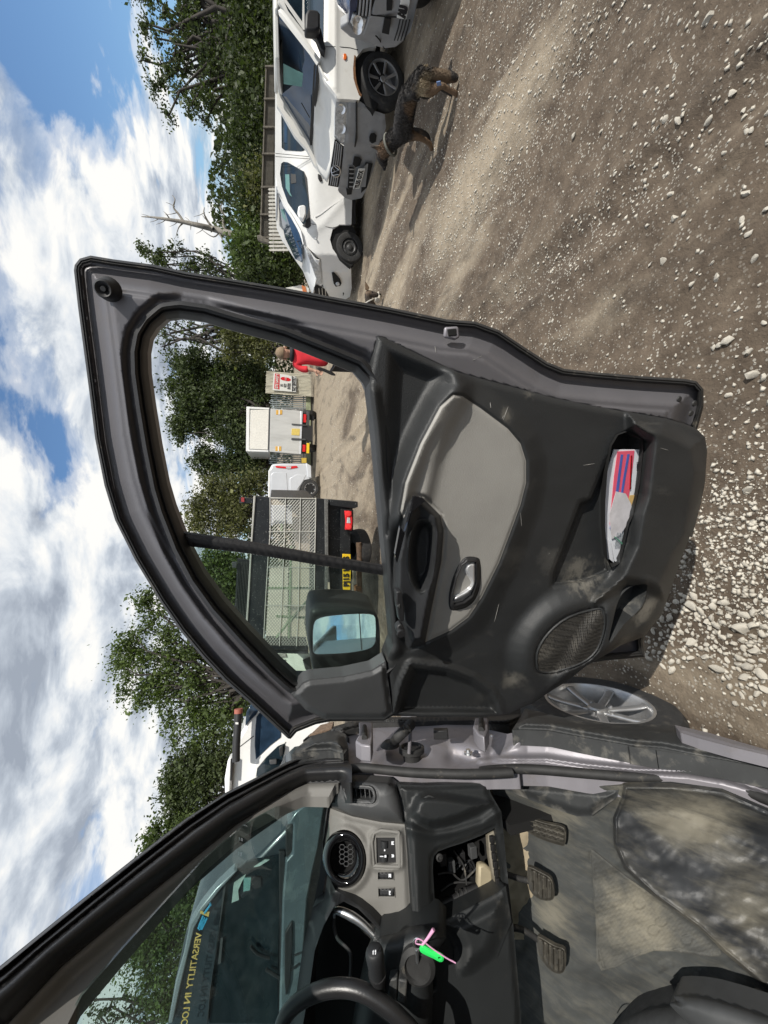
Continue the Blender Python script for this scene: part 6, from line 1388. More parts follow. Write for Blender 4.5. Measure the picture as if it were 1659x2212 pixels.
# 9. dark van standing nose-on in front of our windscreen
dv = Face((-2.6, 2.75, 0), (.25, -1, .0))
DV = empty('dark_van', (-3.2, 3.4, 0), 'dark teal van beyond the windscreen with gold mirrored lettering along its roof edge', 'van')
dkp = M('dark_teal_paint', (.030, .041, .050), .30, .15, .25, 3, coat=.4, dirt=((.18, .22, .22), .12, 3.5, .5))
o9 = cat('J:1600,185 1480,212 1400,292 1390,340 1270,460 1110,580 1000,690 940,770 900,870 850,1100 820,1288', 'F:340,2340 800,2340 800,1740')
f9 = lambda nm, s, w=0., d=.05, m=dkp, bv=.01: slab(nm, dv.poly(s, w), -dv.n * d, m, DV, bv)
f9('body', o9, 0, 1.3, dkp, .05)
f9('windscreen', cat('P:1000,20 1380,-60 1385,330 1370,900 1360,1400 1370,1890 560,1890 600,1400 640,1000 700,560 760,230'), -.012, .02, M('dark_screen', (.010, .017, .021), .05, 0, .3, 3, spec=.6), .004)
f9('roof_lip', cat('P:850,130 640,330 440,580 335,760 270,1080 180,1400 90,1889 150,1889 230,1500 330,1080 400,790 500,600 700,340 900,120'), -.05, .10, M('pale_lip', (.24, .27, .29), .3, .2, .1, 5, coat=.3), .015)
f9('screen_rail', 'P:740,250 760,250 640,1100 575,1500 540,1889 552,1889 590,1480 652,1110', -.03, .03, MT['sail'], .002)
f9('screen_base', 'P:1370,-100 1440,-100 1440,500 1410,1400 1400,1889 1365,1889 1380,900', -.03, .05, MT['blackpl'], .004)
f9('scuttle_panel', 'Q:1060,735 1075,1000 1060,1085 1000,1170 985,1000 990,800', -.05, .05, MT['blackpl'], .006)
f9('bonnet', cat('Q:1450,440 1420,640 1370,1000 1300,1300 1240,1613', 'F:640,2300 600,2300', 'Q:950,1613 975,1300 985,1170 1062,1090 1075,740 1000,760 1100,600 1250,480'), -.08, .5, M('teal_bonnet', (.10, .13, .145), .25, .15, .35, 2.2, coat=.4, dirt=((.30, .36, .34), .2, 4, .45)), .03)
f9('bonnet_grille', 'P:1520,715 1525,1000 1500,1400 1450,1580 1435,1400 1438,850', -.10, .03, MT['blackpl'], .004)
for s_ in ('P:1045,990 1120,1080 1265,1130', 'P:1220,1260 1400,1370'): tube('wiper', dv.poly(s_, -.05), .010, MT['blackpl'], DV, 6, 2)
for s_ in ('P:1550,1100 1620,1070', 'P:1510,1270 1610,1190'): tube('washer_jet', dv.poly(s_, -.10), .006, MT['blackpl'], DV, 6, 1)
f9('tax_disc', 'P:700,900 725,898 700,1190 665,1205', -.03, .006, MT['sail'], 0)
f9('head_rest', 'P:1050,230 1090,190 1160,200 1160,310 1090,335 1045,300', -.025, .01, MT['blackpl'], 0); f9('far_window', 'P:965,205 1050,205 1035,350 960,365', -.022, .01, MT['teal'], 0); f9('far_window', 'P:850,270 985,175 940,260 900,350 910,460 825,495', -.022, .01, M('pale_glow', (.36, .46, .42), .4), 0); f9('far_window', 'P:1080,85 1210,0 1260,0 1150,70', -.022, .01, M('pale_glow_light', (.42, .52, .48), .4), 0)
gold = M('gold_letters', (.62, .44, .14), .5); cyan = M('blue_letters', (.05, .34, .55), .5)
P_ = dv.poly('P:455,835 330,1420 285,1889', -.075)
def mirror_text(body, a, b, size):
    p, q = dv.poly(a, -.075)[0], dv.poly(b, -.075)[0]; x = q - p; ux = x / np.linalg.norm(x); y = UP - ux * np.dot(UP, ux)
    text('roof_lettering', body, p, x, y, size, gold, DV, .002, 'LEFT', np.linalg.norm(x), .0005)
mirror_text('VERSATILITY', 'P:455,835', 'P:340,1480', .052); mirror_text('IN', 'P:335,1520', 'P:315,1640', .052); mirror_text('LOC', 'P:315,1690', 'P:282,1889', .052)
for s_ in ('P:590,505 510,615', 'P:575,500 590,520', 'P:545,665 480,800', 'P:520,660 440,790', 'P:500,640 450,760', 'P:530,690 500,700 470,790 450,800'): tube('roof_logo', dv.poly(s_, -.078), .006, cyan, DV, 5, 1)
f9('roof_logo', 'P:465,585 480,585 500,600 570,600 560,655 545,650 510,635 460,615', -.075, .006, gold, 0)
# ================================================================ FENCES AND HEDGE TO THE RIGHT
mf_ = Face((6.2, 11.5, 0), (-.30, -1, 0))
MF = empty('mesh_fence', (7.5, 11.2, 0), 'long weathered mesh fence with a rusty top rail above the parked vans', 'fence')
rustrail = M('rusted_rail', (.16, .145, .12), .8, .2, .4, 12); wire = M('dull_wire', (.13, .12, .10), .8, .2, .3, 12)
def top(y): return 176 + (136 - 176) * (y - 460) / (1640 - 460)
ys_ = [455, 680, 875, 1060, 1290, 1480, 1640]
for a_, b_ in zip(ys_[:-1], ys_[1:]):
    slab('top_rail', mf_.poly('A:%f,%d %f,%d %f,%d %f,%d' % (top(a_), a_, top(b_), b_, top(b_) + 8, b_, top(a_) + 8, a_), -.02), -mf_.n * .05, rustrail, MF)
    slab('panel_backing', mf_.poly('A:%f,%d %f,%d 330,%d 330,%d' % (top(a_) + 6, a_, top(b_) + 6, b_, b_, a_), .05), -mf_.n * .02, M('fence_panel', (.10, .095, .075), .9, 0, .4, 5, stretch=(1, 1, 6)), MF)
for y_ in ys_:
    slab('fence_post', mf_.poly('A:%f,%d %f,%d 330,%d 330,%d' % (top(y_) - 4, y_ - 6, top(y_) - 4, y_ + 6, y_ + 6, y_ - 6), -.04), -mf_.n * .08, rustrail, MF)
slab('end_post', mf_.poly('A:118,1625 140,1622 180,1650 205,1655 205,1682 150,1670 122,1655', -.1), -mf_.n * .12, rustrail, MF, .01)
for k_ in range(16):
    t_ = (k_ + 1) / 17
    tube('fence_wire', mf_.poly('A:%f,460 %f,1635' % (178 + 70 * t_ * 1.05, 140 + 78 * t_), .02), .006, wire, MF, 5, 1)
WP_ = empty('white_palisade', (6.0, 11.0, 0), 'short run of white palisade fencing leaning behind the small white van', 'fence')
wpf = Face((5.7, 10.6, 0), (-.30, -1, 0)); wpm = M('flaked_white_paint', (.60, .58, .52), .7, 0, .2, 14, dirt=((.3, .26, .2), .2, 12, .7))
pales(wpf, 1300, 1745, 17, 198, 330, WP_, 0, .012, wpm, 'A', .6)
for x_ in (222, 292): slab('rail', wpf.poly('A:%d,1298 %d,1745 %d,1745 %d,1298' % (x_, x_ + 5, x_ + 12, x_ + 7), .03), -wpf.n * .04, wpm, WP_)

# ================================================================ TREES
def leafmat(name, c1, c2):
    m = bpy.data.materials.new(name); m.use_nodes = True; nt = m.node_tree; b = nt.nodes['Principled BSDF']
    at = N(nt, 'ShaderNodeAttribute', attribute_name='tone')
    c = ramp(nt, at.outputs['Fac'], [(0.0, c1), (0.75, c2), (1.0, tuple(min(1, k * 1.35) for k in c2))])
    L(nt, c, b.inputs['Base Color']); b.inputs['Roughness'].default_value = 0.55; b.inputs['Specular IOR Level'].default_value = 0.35
    tl = N(nt, 'ShaderNodeBsdfTranslucent'); L(nt, mixc(nt, 1.0, c, (1.0, 1.15, .5), 'MULTIPLY'), tl.inputs[0])
    mx = N(nt, 'ShaderNodeMixShader'); mx.inputs[0].default_value = 0.36; L(nt, b.outputs[0], mx.inputs[1]); L(nt, tl.outputs[0], mx.inputs[2])
    L(nt, mx.outputs[0], nt.nodes['Material Output'].inputs[0]); return m
LEAF = [leafmat('oak_leaves', (.026, .038, .017), (.082, .108, .042)), leafmat('ash_leaves', (.038, .058, .020), (.115, .160, .048)),
        leafmat('ivy_leaves', (.020, .031, .013), (.070, .092, .034)), leafmat('olive_leaves', (.045, .052, .022), (.150, .155, .062))]
BARK = M('bark', (.036, .031, .026), .9, 0, .4, 12, .6, 40); DEADW = M('grey_dead_wood', (.19, .175, .15), .85, 0, .3, 14, .5, 50)
def leaves(name, cent, size, mat, parent, aspect=1.7, tone=None):
    n = len(cent); C_ = np.asarray(cent)
    a = rng.normal(size=(n, 3)); a /= np.linalg.norm(a, axis=1)[:, None]
    b = np.cross(a, rng.normal(size=(n, 3))); b /= np.linalg.norm(b, axis=1)[:, None]
    s = size * (.45 + rng.gamma(2.2, .27, n))[:, None]
    nrm = np.cross(a, b) * s * .16
    V = np.stack([C_ - a * s * aspect * .5, C_ + b * s * .5 + nrm, C_ + a * s * aspect * .5, C_ - b * s * .5 + nrm], 1).reshape(-1, 3)
    idx = np.arange(n * 4).reshape(n, 4); F = idx.ravel()
    me = bpy.data.meshes.new(name); me.vertices.add(len(V)); me.vertices.foreach_set('co', V.ravel()); me.loops.add(len(F)); me.loops.foreach_set('vertex_index', F)
    me.polygons.add(n); me.polygons.foreach_set('loop_start', np.arange(0, n * 4, 4)); me.update()
    at = me.attributes.new('tone', 'FLOAT', 'POINT'); tv = rng.uniform(0, 1, n) if tone is None else tone; at.data.foreach_set('value', np.repeat(tv, 4).astype(np.float32))
    return link(name, me, mat, parent)
def branches(name, segs, mat, parent, n=6):
    """one mesh of many tapered limbs: list of (points, radii)"""
    verts, faces = [], []
    for P, rr in segs:
        P = np.array(P, float); m = len(P); pa = None; b0 = len(verts)
        for i in range(m):
            d = P[min(i + 1, m - 1)] - P[max(i - 1, 0)]; d = d / (np.linalg.norm(d) + 1e-9)
            if pa is None: _, a, b = frame_of(d)
            else: a = pa - d * np.dot(pa, d); a /= np.linalg.norm(a) + 1e-9; b = np.cross(d, a)
            pa = a
            for k in range(n): t = 2 * math.pi * k / n; verts.append(P[i] + rr[i] * (a * math.cos(t) + b * math.sin(t)))
        for i in range(m - 1):
            for k in range(n): faces.append((b0 + i * n + k, b0 + i * n + (k + 1) % n, b0 + (i + 1) * n + (k + 1) % n, b0 + (i + 1) * n + k))
    return mesh(name, verts, faces, mat, parent, ang=80)
def wob(p, q, n, amp):
    p, q = np.array(p, float), np.array(q, float); L_ = np.linalg.norm(q - p); R = [p + (q - p) * k / n for k in range(n + 1)]
    for k in range(1, n): R[k] = R[k] + rng.normal(size=3) * amp * L_
    return R
def tree(label, dist, foot, blobs, leaf, mat, dens, group='trees round the yard', name='tree', trunk_r=.22, twig=3, bark=None, clump=.30, flat=.75, per=26, limb_vis=1.0):
    """blobs: foliage masses (x, y, r in survey units) at a forward distance; each gets a limb"""
    bark = bark or BARK; px = dist / FP
    def at(x, y, jit=0): d = ray(x, y); return CAM + d * (dist + jit)
    f = at(*foot); f[2] = -.1; T = empty(name, f, label, 'tree', group)
    cen = [(at(x, y, rng.uniform(-1, 1) * r * px * .6), r * px) for x, y, r in blobs]
    segs = []; c0 = np.mean([c for c, _ in cen], 0); fork = f + (c0 - f) * .42; fork[2] = max(fork[2], 1.2)
    tr = wob(f, fork, 5, .02); segs.append((tr, list(np.linspace(trunk_r, trunk_r * .62, 6))))
    pts, tone = [], []
    for c, r in cen:
        w = wob(fork, c, 5, .05); segs.append((w, list(np.linspace(min(.075, trunk_r * .34), .018, 6) * limb_vis)))
        ns = int(dens * (r ** 2) * 25)
        for _ in range(max(6, ns)):
            u = rng.normal(size=3); u /= np.linalg.norm(u); rad = r * rng.uniform(.45, 1.0) ** .6
            s = c + u * rad * np.array([1, 1, flat + .2])
            if rng.uniform() < .35: segs.append((wob(c + (s - c) * .1, s, 3, .08), list(np.linspace(.020, .006, 4) * limb_vis)))
            n = rng.integers(int(per * .5), int(per * 1.5)); sg = clump * rng.uniform(.5, 1.3)
            pts.append(s + rng.normal(size=(n, 3)) * sg * np.array([1, 1, .7]))
            tone.append(np.clip(rng.uniform(.15, .8) + rng.normal(size=n) * .15, 0, 1))
    branches('trunk', segs, bark, T, 6)
    leaves('crown', np.concatenate(pts), leaf * .56, mat, T, tone=np.concatenate(tone))
    return T
def spread(poly, n, r0, r1):
    """n foliage masses spread evenly through an outline"""
    P = np.array(poly, float); x0, y0 = P.min(0); x1, y1 = P.max(0); C_ = []
    for _ in range(n * 60):
        if len(C_) >= n: break
        x, y = rng.uniform(x0, x1), rng.uniform(y0, y1); r = rng.uniform(r0, r1)
        if not inside(np.array([x]), np.array([y]), P)[0]: continue
        if pdist(np.array([x]), np.array([y]), P)[0] < r * .55: continue
        if all(math.hypot(x - a, y - b) > (r + q) * .52 for a, b, q in C_): C_.append((x, y, r))
    return C_
# tall oak at the right edge
tree('tall open-crowned oak with dark twisting limbs above the blue van', 13.5, (700, 60), spread(zp('L:690,-260 700,0 730,130 760,420 860,560 890,690 1000,760 1090,770 1150,790 1280,740 1290,600 1330,520 1340,300 1330,0 1330,-260'), 56, 11, 19), .10, LEAF[0], 9.0, trunk_r=.26, clump=.13, per=16, limb_vis=1.35)
# bare dead tree
def at_(x, y, d): return CAM + ray(x, y) * d
DT = empty('dead_tree', at_(640, 512, 14.0) * [1, 1, 0], 'leafless dead tree with bleached forked branches against the clouds', 'tree', 'trees round the yard')
def lz(s, r0, r1, d=14.0):
    P = [at_(x, y, d + rng.uniform(-.2, .2)) for x, y in zp(s)]; return (list(crom(P, 4, False)), list(np.linspace(r0, r1, (len(P) - 1) * 4 + 1)))
branches('trunk', [lz('L:1500,1420 1420,1380 1330,1350 1250,1325 1150,1300 1060,1280 950,1262 880,1252 815,1248', .16, .012), lz('L:1060,1280 1030,1235 1000,1195 1008,1150 992,1125', .05, .008), lz('L:980,1265 960,1235 942,1218', .03, .006),
    lz('L:1230,1318 1200,1280 1175,1230 1178,1195', .055, .010), lz('L:1200,1280 1165,1240', .02, .006), lz('L:1300,1340 1285,1290 1290,1240 1270,1195 1285,1165', .06, .008), lz('L:1280,1230 1262,1190', .02, .006), lz('L:1060,1282 1030,1310 1012,1370', .03, .006),
    lz('L:1270,1330 1230,1365 1165,1325', .03, .008), lz('L:1265,1350 1300,1410', .03, .006), lz('L:1140,1300 1135,1265', .02, .006), lz('L:1100,1290 1098,1325', .025, .006)] + [lz('L:%d,%d %d,%d %d,%d' % (x, y, x - 18 + dx, y + dy, x - 42 + 2 * dx, y + dy * 1.7), .016, .004) for x, y, dx, dy in ((1030, 1272, -6, 20), (1100, 1288, 4, -22), (1180, 1306, -4, 24), (1208, 1290, 6, -18), (1178, 1225, -10, 14), (1287, 1260, -8, 16), (1005, 1190, -4, -14), (1020, 1225, -14, 8), (920, 1257, -8, 14), (870, 1251, -6, -10), (1330, 1352, 0, -26), (1360, 1362, -6, 26), (960, 1263, -10, 18))], DEADW, DT, 7)
# hedge of ivy-clad trees behind the fence
def hedge(label, dist, outline, n, r0, r1, mat, dens=16, leaf=.10, name='hedge', per=30, catn='hedge', group='hedges behind the fence', clump=.28):
    bl = spread(outline, n, r0, r1); c = np.mean(outline, 0)
    t = tree(label, dist, (640, c[1]), bl, leaf, mat, dens, group, name, .12, clump=clump, per=per); t['category'] = catn; return t
print('TRIS0', sum(len(m.polygons) for m in bpy.data.meshes))
hedge('dark ivy-covered hedge below the tall oak', 13.2, zp('L:1330,-200 1340,100 1330,300 1330,420 1370,600 1600,640 1640,300 1660,0 1660,-200'), 34, 20, 34, LEAF[2], 11)
hedge('dense dark hedge behind the mesh fence, between the oak and the yellowing bush', 13.0, zp('L:1330,480 1360,640 1360,760 1350,880 1350,1000 1380,1020 1640,1020 1640,500'), 30, 18, 32, LEAF[2], 11)
hedge('yellowing bush in the hedge line behind the mesh fence', 12.6, zp('L:1420,985 1390,1080 1420,1180 1560,1200 1600,1040'), 12, 16, 24, LEAF[3], 10, .09)
hedge('dark green bush to the left of the yellowing bush', 12.8, zp('L:1365,990 1370,1100 1380,1200 1400,1260 1620,1290 1640,1150 1440,1100'), 14, 16, 28, LEAF[2], 10)
hedge('leafy thicket round the foot of the dead tree', 12.9, zp('L:1345,1290 1335,1400 1375,1450 1365,1560 1390,1612 1560,1660 1700,1640 1720,1400 1560,1300'), 26, 18, 30, LEAF[1], 11)
hedge('dark thicket just right of the open door', 12.7, zp('A:0,1680 20,1850 0,2000 200,1990 420,1975 430,1850 330,1740 200,1700'), 20, 18, 30, LEAF[2], 11)
tree('young tree with thin sprays of leaves behind the corner of the door', 15.0, (700, 640), zp('L:810,1425 850,1450 880,1470 930,1470 990,1450 1030,1430 900,1500 950,1520 1090,1500 1120,1540 1180,1480 1200,1540 1250,1560 1300,1580 1160,1590 1060,1550') and [(x, y, 11) for x, y in zp('L:815,1425 850,1455 890,1475 940,1475 1000,1455 1035,1435 910,1500 960,1525 1100,1505 1125,1545 1185,1490 1205,1545 1250,1565 1300,1585 1165,1590 1065,1555')], .10, LEAF[0], 9, trunk_r=.10, clump=.14, per=18)
# trees seen through the door window
tree('thin bare-twigged tree seen through the top rear corner of the door window', 17.5, (690, 745), [(x, y, 13) for x, y in zp('D:740,640 800,600 780,700 830,760 790,800 880,640 960,620 1000,700 1050,760 1090,680 1130,760')], .11, LEAF[0], 4.0, trunk_r=.14, clump=.22, per=12, limb_vis=2.0)
tree('olive-green willowy tree behind the man in red', 17.0, (690, 770), spread(zp('D:1120,610 1180,640 1210,740 1200,860 1260,900 1400,860 1560,900 1640,830 1640,780 1400,680'), 15, 12, 18), .11, LEAF[3], 7, trunk_r=.15, clump=.22)
tree('large dark oak standing behind the box truck', 19.0, (690, 930), spread(zp('D:760,1100 800,1050 870,880 1000,860 1240,880 1560,920 1580,1250 1430,1260 1410,1600 1200,1580 1150,1480 1090,1450 960,1500 880,1520 830,1420 870,1250 850,1190'), 46, 15, 25), .12, LEAF[0], 8, trunk_r=.35, clump=.26)
tree('smaller dark oak leaning out to the left of the large one', 19.5, (690, 1010), spread(zp('D:930,1620 960,1680 1020,1560 1110,1560 1200,1640 1380,1600 1560,1620 1580,1740 1400,1760 1200,1760 1080,1790 1040,1720'), 22, 12, 20), .12, LEAF[0], 8, trunk_r=.2, clump=.24)
tree('feathery pale green tree above the tipper cage', 18.0, (690, 1100), spread(zp('D:960,1830 1000,1900 1100,1790 1240,1760 1560,1740 1570,1900 1450,1960', ) + zp('C:700,390 600,370 480,360 330,310 300,180 330,60'), 24, 14, 22), .10, LEAF[3], 8, trunk_r=.18, clump=.24)
tree('dark tree behind the quarter light of the open door', 18.5, (690, 1300), spread(zp('C:360,440 690,480 700,900 620,880 500,740 400,580'), 16, 14, 24), .12, LEAF[1], 9, trunk_r=.2)
# trees to the left of the door
tree('big leafy sycamore rising above the door hinge, gaps of sky in its crown', 15.5, (690, 1480), spread(zp('K:500,190 370,220 380,300 320,370 360,440 230,500 200,640 230,760 220,900 260,1000 330,1060 440,1080 520,1060 560,1200 640,1330 760,1320 900,1300 1060,1240 1080,1050 1180,990 1000,830 850,660 700,480 560,280'), 60, 12, 21), .11, LEAF[1], 6.0, trunk_r=.30, clump=.24, per=24)
tree('round dark tree behind the white truck and its roof box', 15.0, (690, 1700), spread(zp('K:640,1370 540,1500 540,1600 560,1650 640,1680 600,1800 700,1820 900,1700 990,1600 1000,1330 800,1320'), 24, 14, 22), .11, LEAF[0], 8, trunk_r=.2, clump=.24)
tree('low tree running behind the windscreen pillar', 14.5, (690, 1850), spread(zp('K:450,1930 510,1850 600,1790 740,1780 800,1730 900,1900 700,2150 400,2200') , 16, 14, 22), .11, LEAF[1], 8, trunk_r=.2, clump=.22)
hedge('tall conifer hedge seen through our windscreen', 12.5, zp('J:1120,420 900,560 700,760 560,960 640,1000 720,1000 700,1100 850,1250 1000,1300 1100,1250 1110,600'), 46, 16, 28, LEAF[1], 10, .085)
tree('bare-branched tree in the upper corner of the windscreen', 13.0, (690, 2190), [(x, y, 14) for x, y in zp('J:450,1170 480,1240 540,1200 600,1150 640,1190 560,1270 650,1260 700,1180 760,1150 720,1260 470,1290')], .09, LEAF[0], 6.5, trunk_r=.16, clump=.16, per=16, limb_vis=1.5)
# low far tree line all round closes the horizon
def treeline():
    P, T_ = [], []
    for az in np.arange(0, 360, 1.1):
        a = math.radians(az); R0 = 34 + 4 * math.sin(a * 5); hmax = 4.2 + 1.6 * math.sin(a * 9 + 1) + 1.0 * math.sin(a * 23)
        n = 420
        z = rng.uniform(0, 1, n) ** .8 * hmax; r = R0 + rng.normal(size=n) * .8; b = a + rng.normal(size=n) * .012
        P.append(np.stack([np.sin(b) * r, np.cos(b) * r, z], 1)); T_.append(np.clip(rng.uniform(.1, .7) + rng.normal(size=n) * .15, 0, 1))
    o = leaves('far_treeline', np.concatenate(P), .17, LEAF[2], None, 1.3, np.concatenate(T_)); tag(o, 'low dark wood closing the horizon all round the yard', 'wood', None, 'stuff')
treeline()

# ================================================================ DOGS
def skin_body(name, verts, edges, radii, root, mat, parent=None, sub=2):
    me = bpy.data.meshes.new(name); me.from_pydata([tuple(v) for v in verts], edges, []); me.update()
    o = bpy.data.objects.new(name, me); COL.objects.link(o)
    m = o.modifiers.new('skin', 'SKIN'); m.use_smooth_shade = True; m.branch_smoothing = .6
    for i, r in enumerate(radii):
        sv = me.skin_vertices[0].data[i]; sv.radius = (r, r) if not hasattr(r, '__len__') else r; sv.use_root = (i == root)
    s = o.modifiers.new('sub', 'SUBSURF'); s.levels = sub; s.render_levels = sub
    dg = bpy.context.evaluated_depsgraph_get(); dg.update(); me2 = bpy.data.meshes.new_from_object(o.evaluated_get(dg)); bpy.data.objects.remove(o)
    for p in me2.polygons: p.use_smooth = True
    me2.name = name; me2.materials.clear()
    return link(name, me2, mat, parent)
def fur(o, length, n, mat, parent, thick=.004, lie=None):
    """short hair tufts on a body, one mesh"""
    me = o.data; me.calc_loop_triangles()
    tri = np.array([t.vertices[:] for t in me.loop_triangles]); V = np.array([v.co[:] for v in me.vertices]); Nn = np.array([v.normal[:] for v in me.vertices])
    ar = np.linalg.norm(np.cross(V[tri[:, 1]] - V[tri[:, 0]], V[tri[:, 2]] - V[tri[:, 0]]), axis=1); pick = rng.choice(len(tri), n, p=ar / ar.sum())
    w = rng.dirichlet((1, 1, 1), n); P = (V[tri[pick]] * w[:, :, None]).sum(1); Q = (Nn[tri[pick]] * w[:, :, None]).sum(1)
    n = len(P); d = Q * .30 + np.array(lie) * .9 + rng.normal(size=(n, 3)) * .2; d /= np.linalg.norm(d, axis=1)[:, None]
    s = np.cross(d, rng.normal(size=(n, 3))); s /= np.linalg.norm(s, axis=1)[:, None]; l = length * rng.uniform(.5, 1.3, n)[:, None] * np.clip((P[:, 2:3] - .18) / .24, .16, 1)
    VV = np.stack([P - s * thick, P + s * thick, P + d * l], 1).reshape(-1, 3); F = np.arange(n * 3)
    m2 = bpy.data.meshes.new('fur'); m2.vertices.add(n * 3); m2.vertices.foreach_set('co', VV.ravel()); m2.loops.add(n * 3); m2.loops.foreach_set('vertex_index', F); m2.polygons.add(n); m2.polygons.foreach_set('loop_start', np.arange(0, n * 3, 3)); m2.update()
    f = link('fur', m2, mat, parent); f['kind'] = 'stuff'; return f
def dogmat(name, dog_c, spots):
    m = bpy.data.materials.new(name); m.use_nodes = True; nt = m.node_tree; b = nt.nodes['Principled BSDF']
    v = N(nt, 'ShaderNodeTexCoord').outputs['Object']; wv = vmath(nt, 'ADD', v, None); nz = N(nt, 'ShaderNodeTexNoise'); nz.inputs['Scale'].default_value = 14; L(nt, v, nz.inputs['Vector'])
    sc = vmath(nt, 'SCALE', vmath(nt, 'SUBTRACT', nz.outputs['Color'], (.5, .5, .5)).outputs[0]); sc.inputs[3].default_value = .12
    p = vmath(nt, 'ADD', v, sc.outputs[0]).outputs[0]
    n1 = noise(nt, v, 45, 5, .7)
    c = ramp(nt, n1, [(.35, tuple(k * .55 for k in dog_c)), (.7, tuple(k * 1.7 for k in dog_c))])
    for pos, rad, col in spots:
        dd = vmath(nt, 'DISTANCE', p, tuple(float(q) for q in pos)).outputs['Value']
        c = mixc(nt, ramp(nt, math_(nt, 'DIVIDE', dd, rad), [(.55, (1, 1, 1)), (1.0, (0, 0, 0))]), c, mixc(nt, n1, tuple(k * .6 for k in col), tuple(k * 1.4 for k in col)))
    L(nt, c, b.inputs['Base Color']); b.inputs['Roughness'].default_value = .75; return m
# shepherd dog sniffing along the front of the old white van
gd = ground_hit(960, 258); hd = ground_hit(930, 322) - ground_hit(985, 196); azd = math.degrees(math.atan2(hd[0], hd[1]))
dg = Veh(tuple(ground_hit(958, 262)), azd)
D = lambda s, w: dg.poly('T:' + s, w)[0]
DOG = empty('dog', tuple(dg.c), 'long-haired black and tan shepherd dog sniffing at the bumper of the old white van', 'dog')
dv_, de_, dr_ = [], [], []
def dj(s, w, r, par=None):
    dv_.append(D(s, w)); dr_.append(r); i = len(dv_) - 1
    if par is not None: de_.append((par, i))
    return i
pel = dj('720,1060', 0, .110); b1 = dj('640,1250', 0, .115, pel); b2_ = dj('580,1480', 0, .130, b1); ch = dj('560,1690', 0, .135, b2_); sh_ = dj('480,1800', 0, .105, ch)
nk = dj('390,1880', 0, .080, sh_); hdv = dj('300,1990', 0, .078, nk); br = dj('270,2060', 0, .066, hdv); mz = dj('300,2140', 0, .040, br); ns = dj('320,2200', 0, .027, mz)
# hind legs: stifle forward and high, hock back, shank down
for w, dx, dy in ((-.075, 0, 0), (.075, -30, 18)):
    h1 = dj('%d,%d' % (790 + dx, 1120 + dy), w, .078, pel); h2 = dj('%d,%d' % (930 + dx, 1215 + dy), w, .050, h1); h3 = dj('%d,%d' % (1075 + dx, 1120 + dy), w, .026, h2)
    h4 = dj('%d,%d' % (1180 + dx, 1190 + dy), w, .020, h3); h5 = dj('%d,%d' % (1255 + dx, 1222 + dy), w, .024, h4); h6 = dj('%d,%d' % (1285 + dx, 1285 + dy), w, .020, h5)
for w, dx, dy in ((-.07, 0, 0), (.07, -35, -110)):
    f1 = dj('%d,%d' % (640 + dx * .4, 1790 + dy * .25), w, .052, ch); f2_ = dj('%d,%d' % (760 + dx, 1800 + dy * .7), w, .031, f1); f3 = dj('%d,%d' % (860 + dx, 1850 + dy), w, .024, f2_); f4 = dj('%d,%d' % (925 + dx, 1900 + dy), w, .024, f3); f5_ = dj('%d,%d' % (945 + dx, 1985 + dy), w, .022, f4)
t1 = dj('780,960', 0, .060, pel); t2 = dj('930,985', 0.02, .048, t1); t3 = dj('1090,1000', .03, .050, t2); t4 = dj('1220,1020', .03, .042, t3); t5 = dj('1300,1040', .03, .022, t4)
TAN = (.15, .095, .055); CRM = (.36, .29, .19)
spots = [(D('890,1160', -.10), .13, CRM), (D('990,1190', -.09), .10, TAN), (D('1130,1160', -.08), .12, TAN), (D('1250,1240', -.08), .10, TAN), (D('830,1830', -.08), .16, TAN), (D('930,1940', -.07), .10, TAN), (D('300,1990', -.06), .11, TAN), (D('285,1860', -.08), .09, CRM),
         (D('680,1480', -.13), .10, TAN), (D('620,1150', -.12), .07, (.12, .09, .06)), (D('1080,985', .0), .11, (.13, .09, .055)), (D('860,900', .03), .05, CRM), (D('330,2200', 0), .045, (.01, .01, .01))]
dm = dogmat('shepherd_coat', (.030, .026, .023), spots)
BO = skin_body('body', dv_, de_, dr_, pel, dm, DOG)
lie = (D('900,1000', 0) - D('520,1750', 0)); lie /= np.linalg.norm(lie); fur(BO, .034, 18000, dm, DOG, .0035, lie * .8 - UP * .4)
fwd = -lie
for w in (-.055, .045):
    e0 = D('255,1955', w); slab('ear', [e0 + fwd * -.03, e0 + fwd * .035, e0 + UP * .105 + dg.n * (.01 if w < 0 else -.01)], -dg.n * .016, dm, DOG, .005)
    q_ = D('262,2068', w * 1.05); lathe('eye', q_, dg.n * (1 if w < 0 else -1), [(.010, 0), (.008, .005), (0, .007)], MT['gloss'], DOG, 10)
lathe('nose', D('322,2222', 0), fwd - UP * .4, [(.022, -.01), (.020, .008), (0, .014)], MT['gloss'], DOG, 12)
cz = [D('400,1905', 0) + (dg.n * math.cos(a) + np.cross(dg.n, (D('330,1960', 0) - D('470,1840', 0)) / np.linalg.norm(D('330,1960', 0) - D('470,1840', 0))) * math.sin(a)) * .100 for a in np.linspace(0, 2 * math.pi, 17)[:-1]]
tube('collar', cz, .014, M('grey_webbing', (.12, .12, .10), .8), DOG, 6, 1, True)
slab('medical_wrap', dg.poly('T:1005,1085 1060,1075 1075,1125 1015,1140', -.125), -dg.n * .012, M('blue_bandage', (.12, .18, .34), .8), DOG, .004)
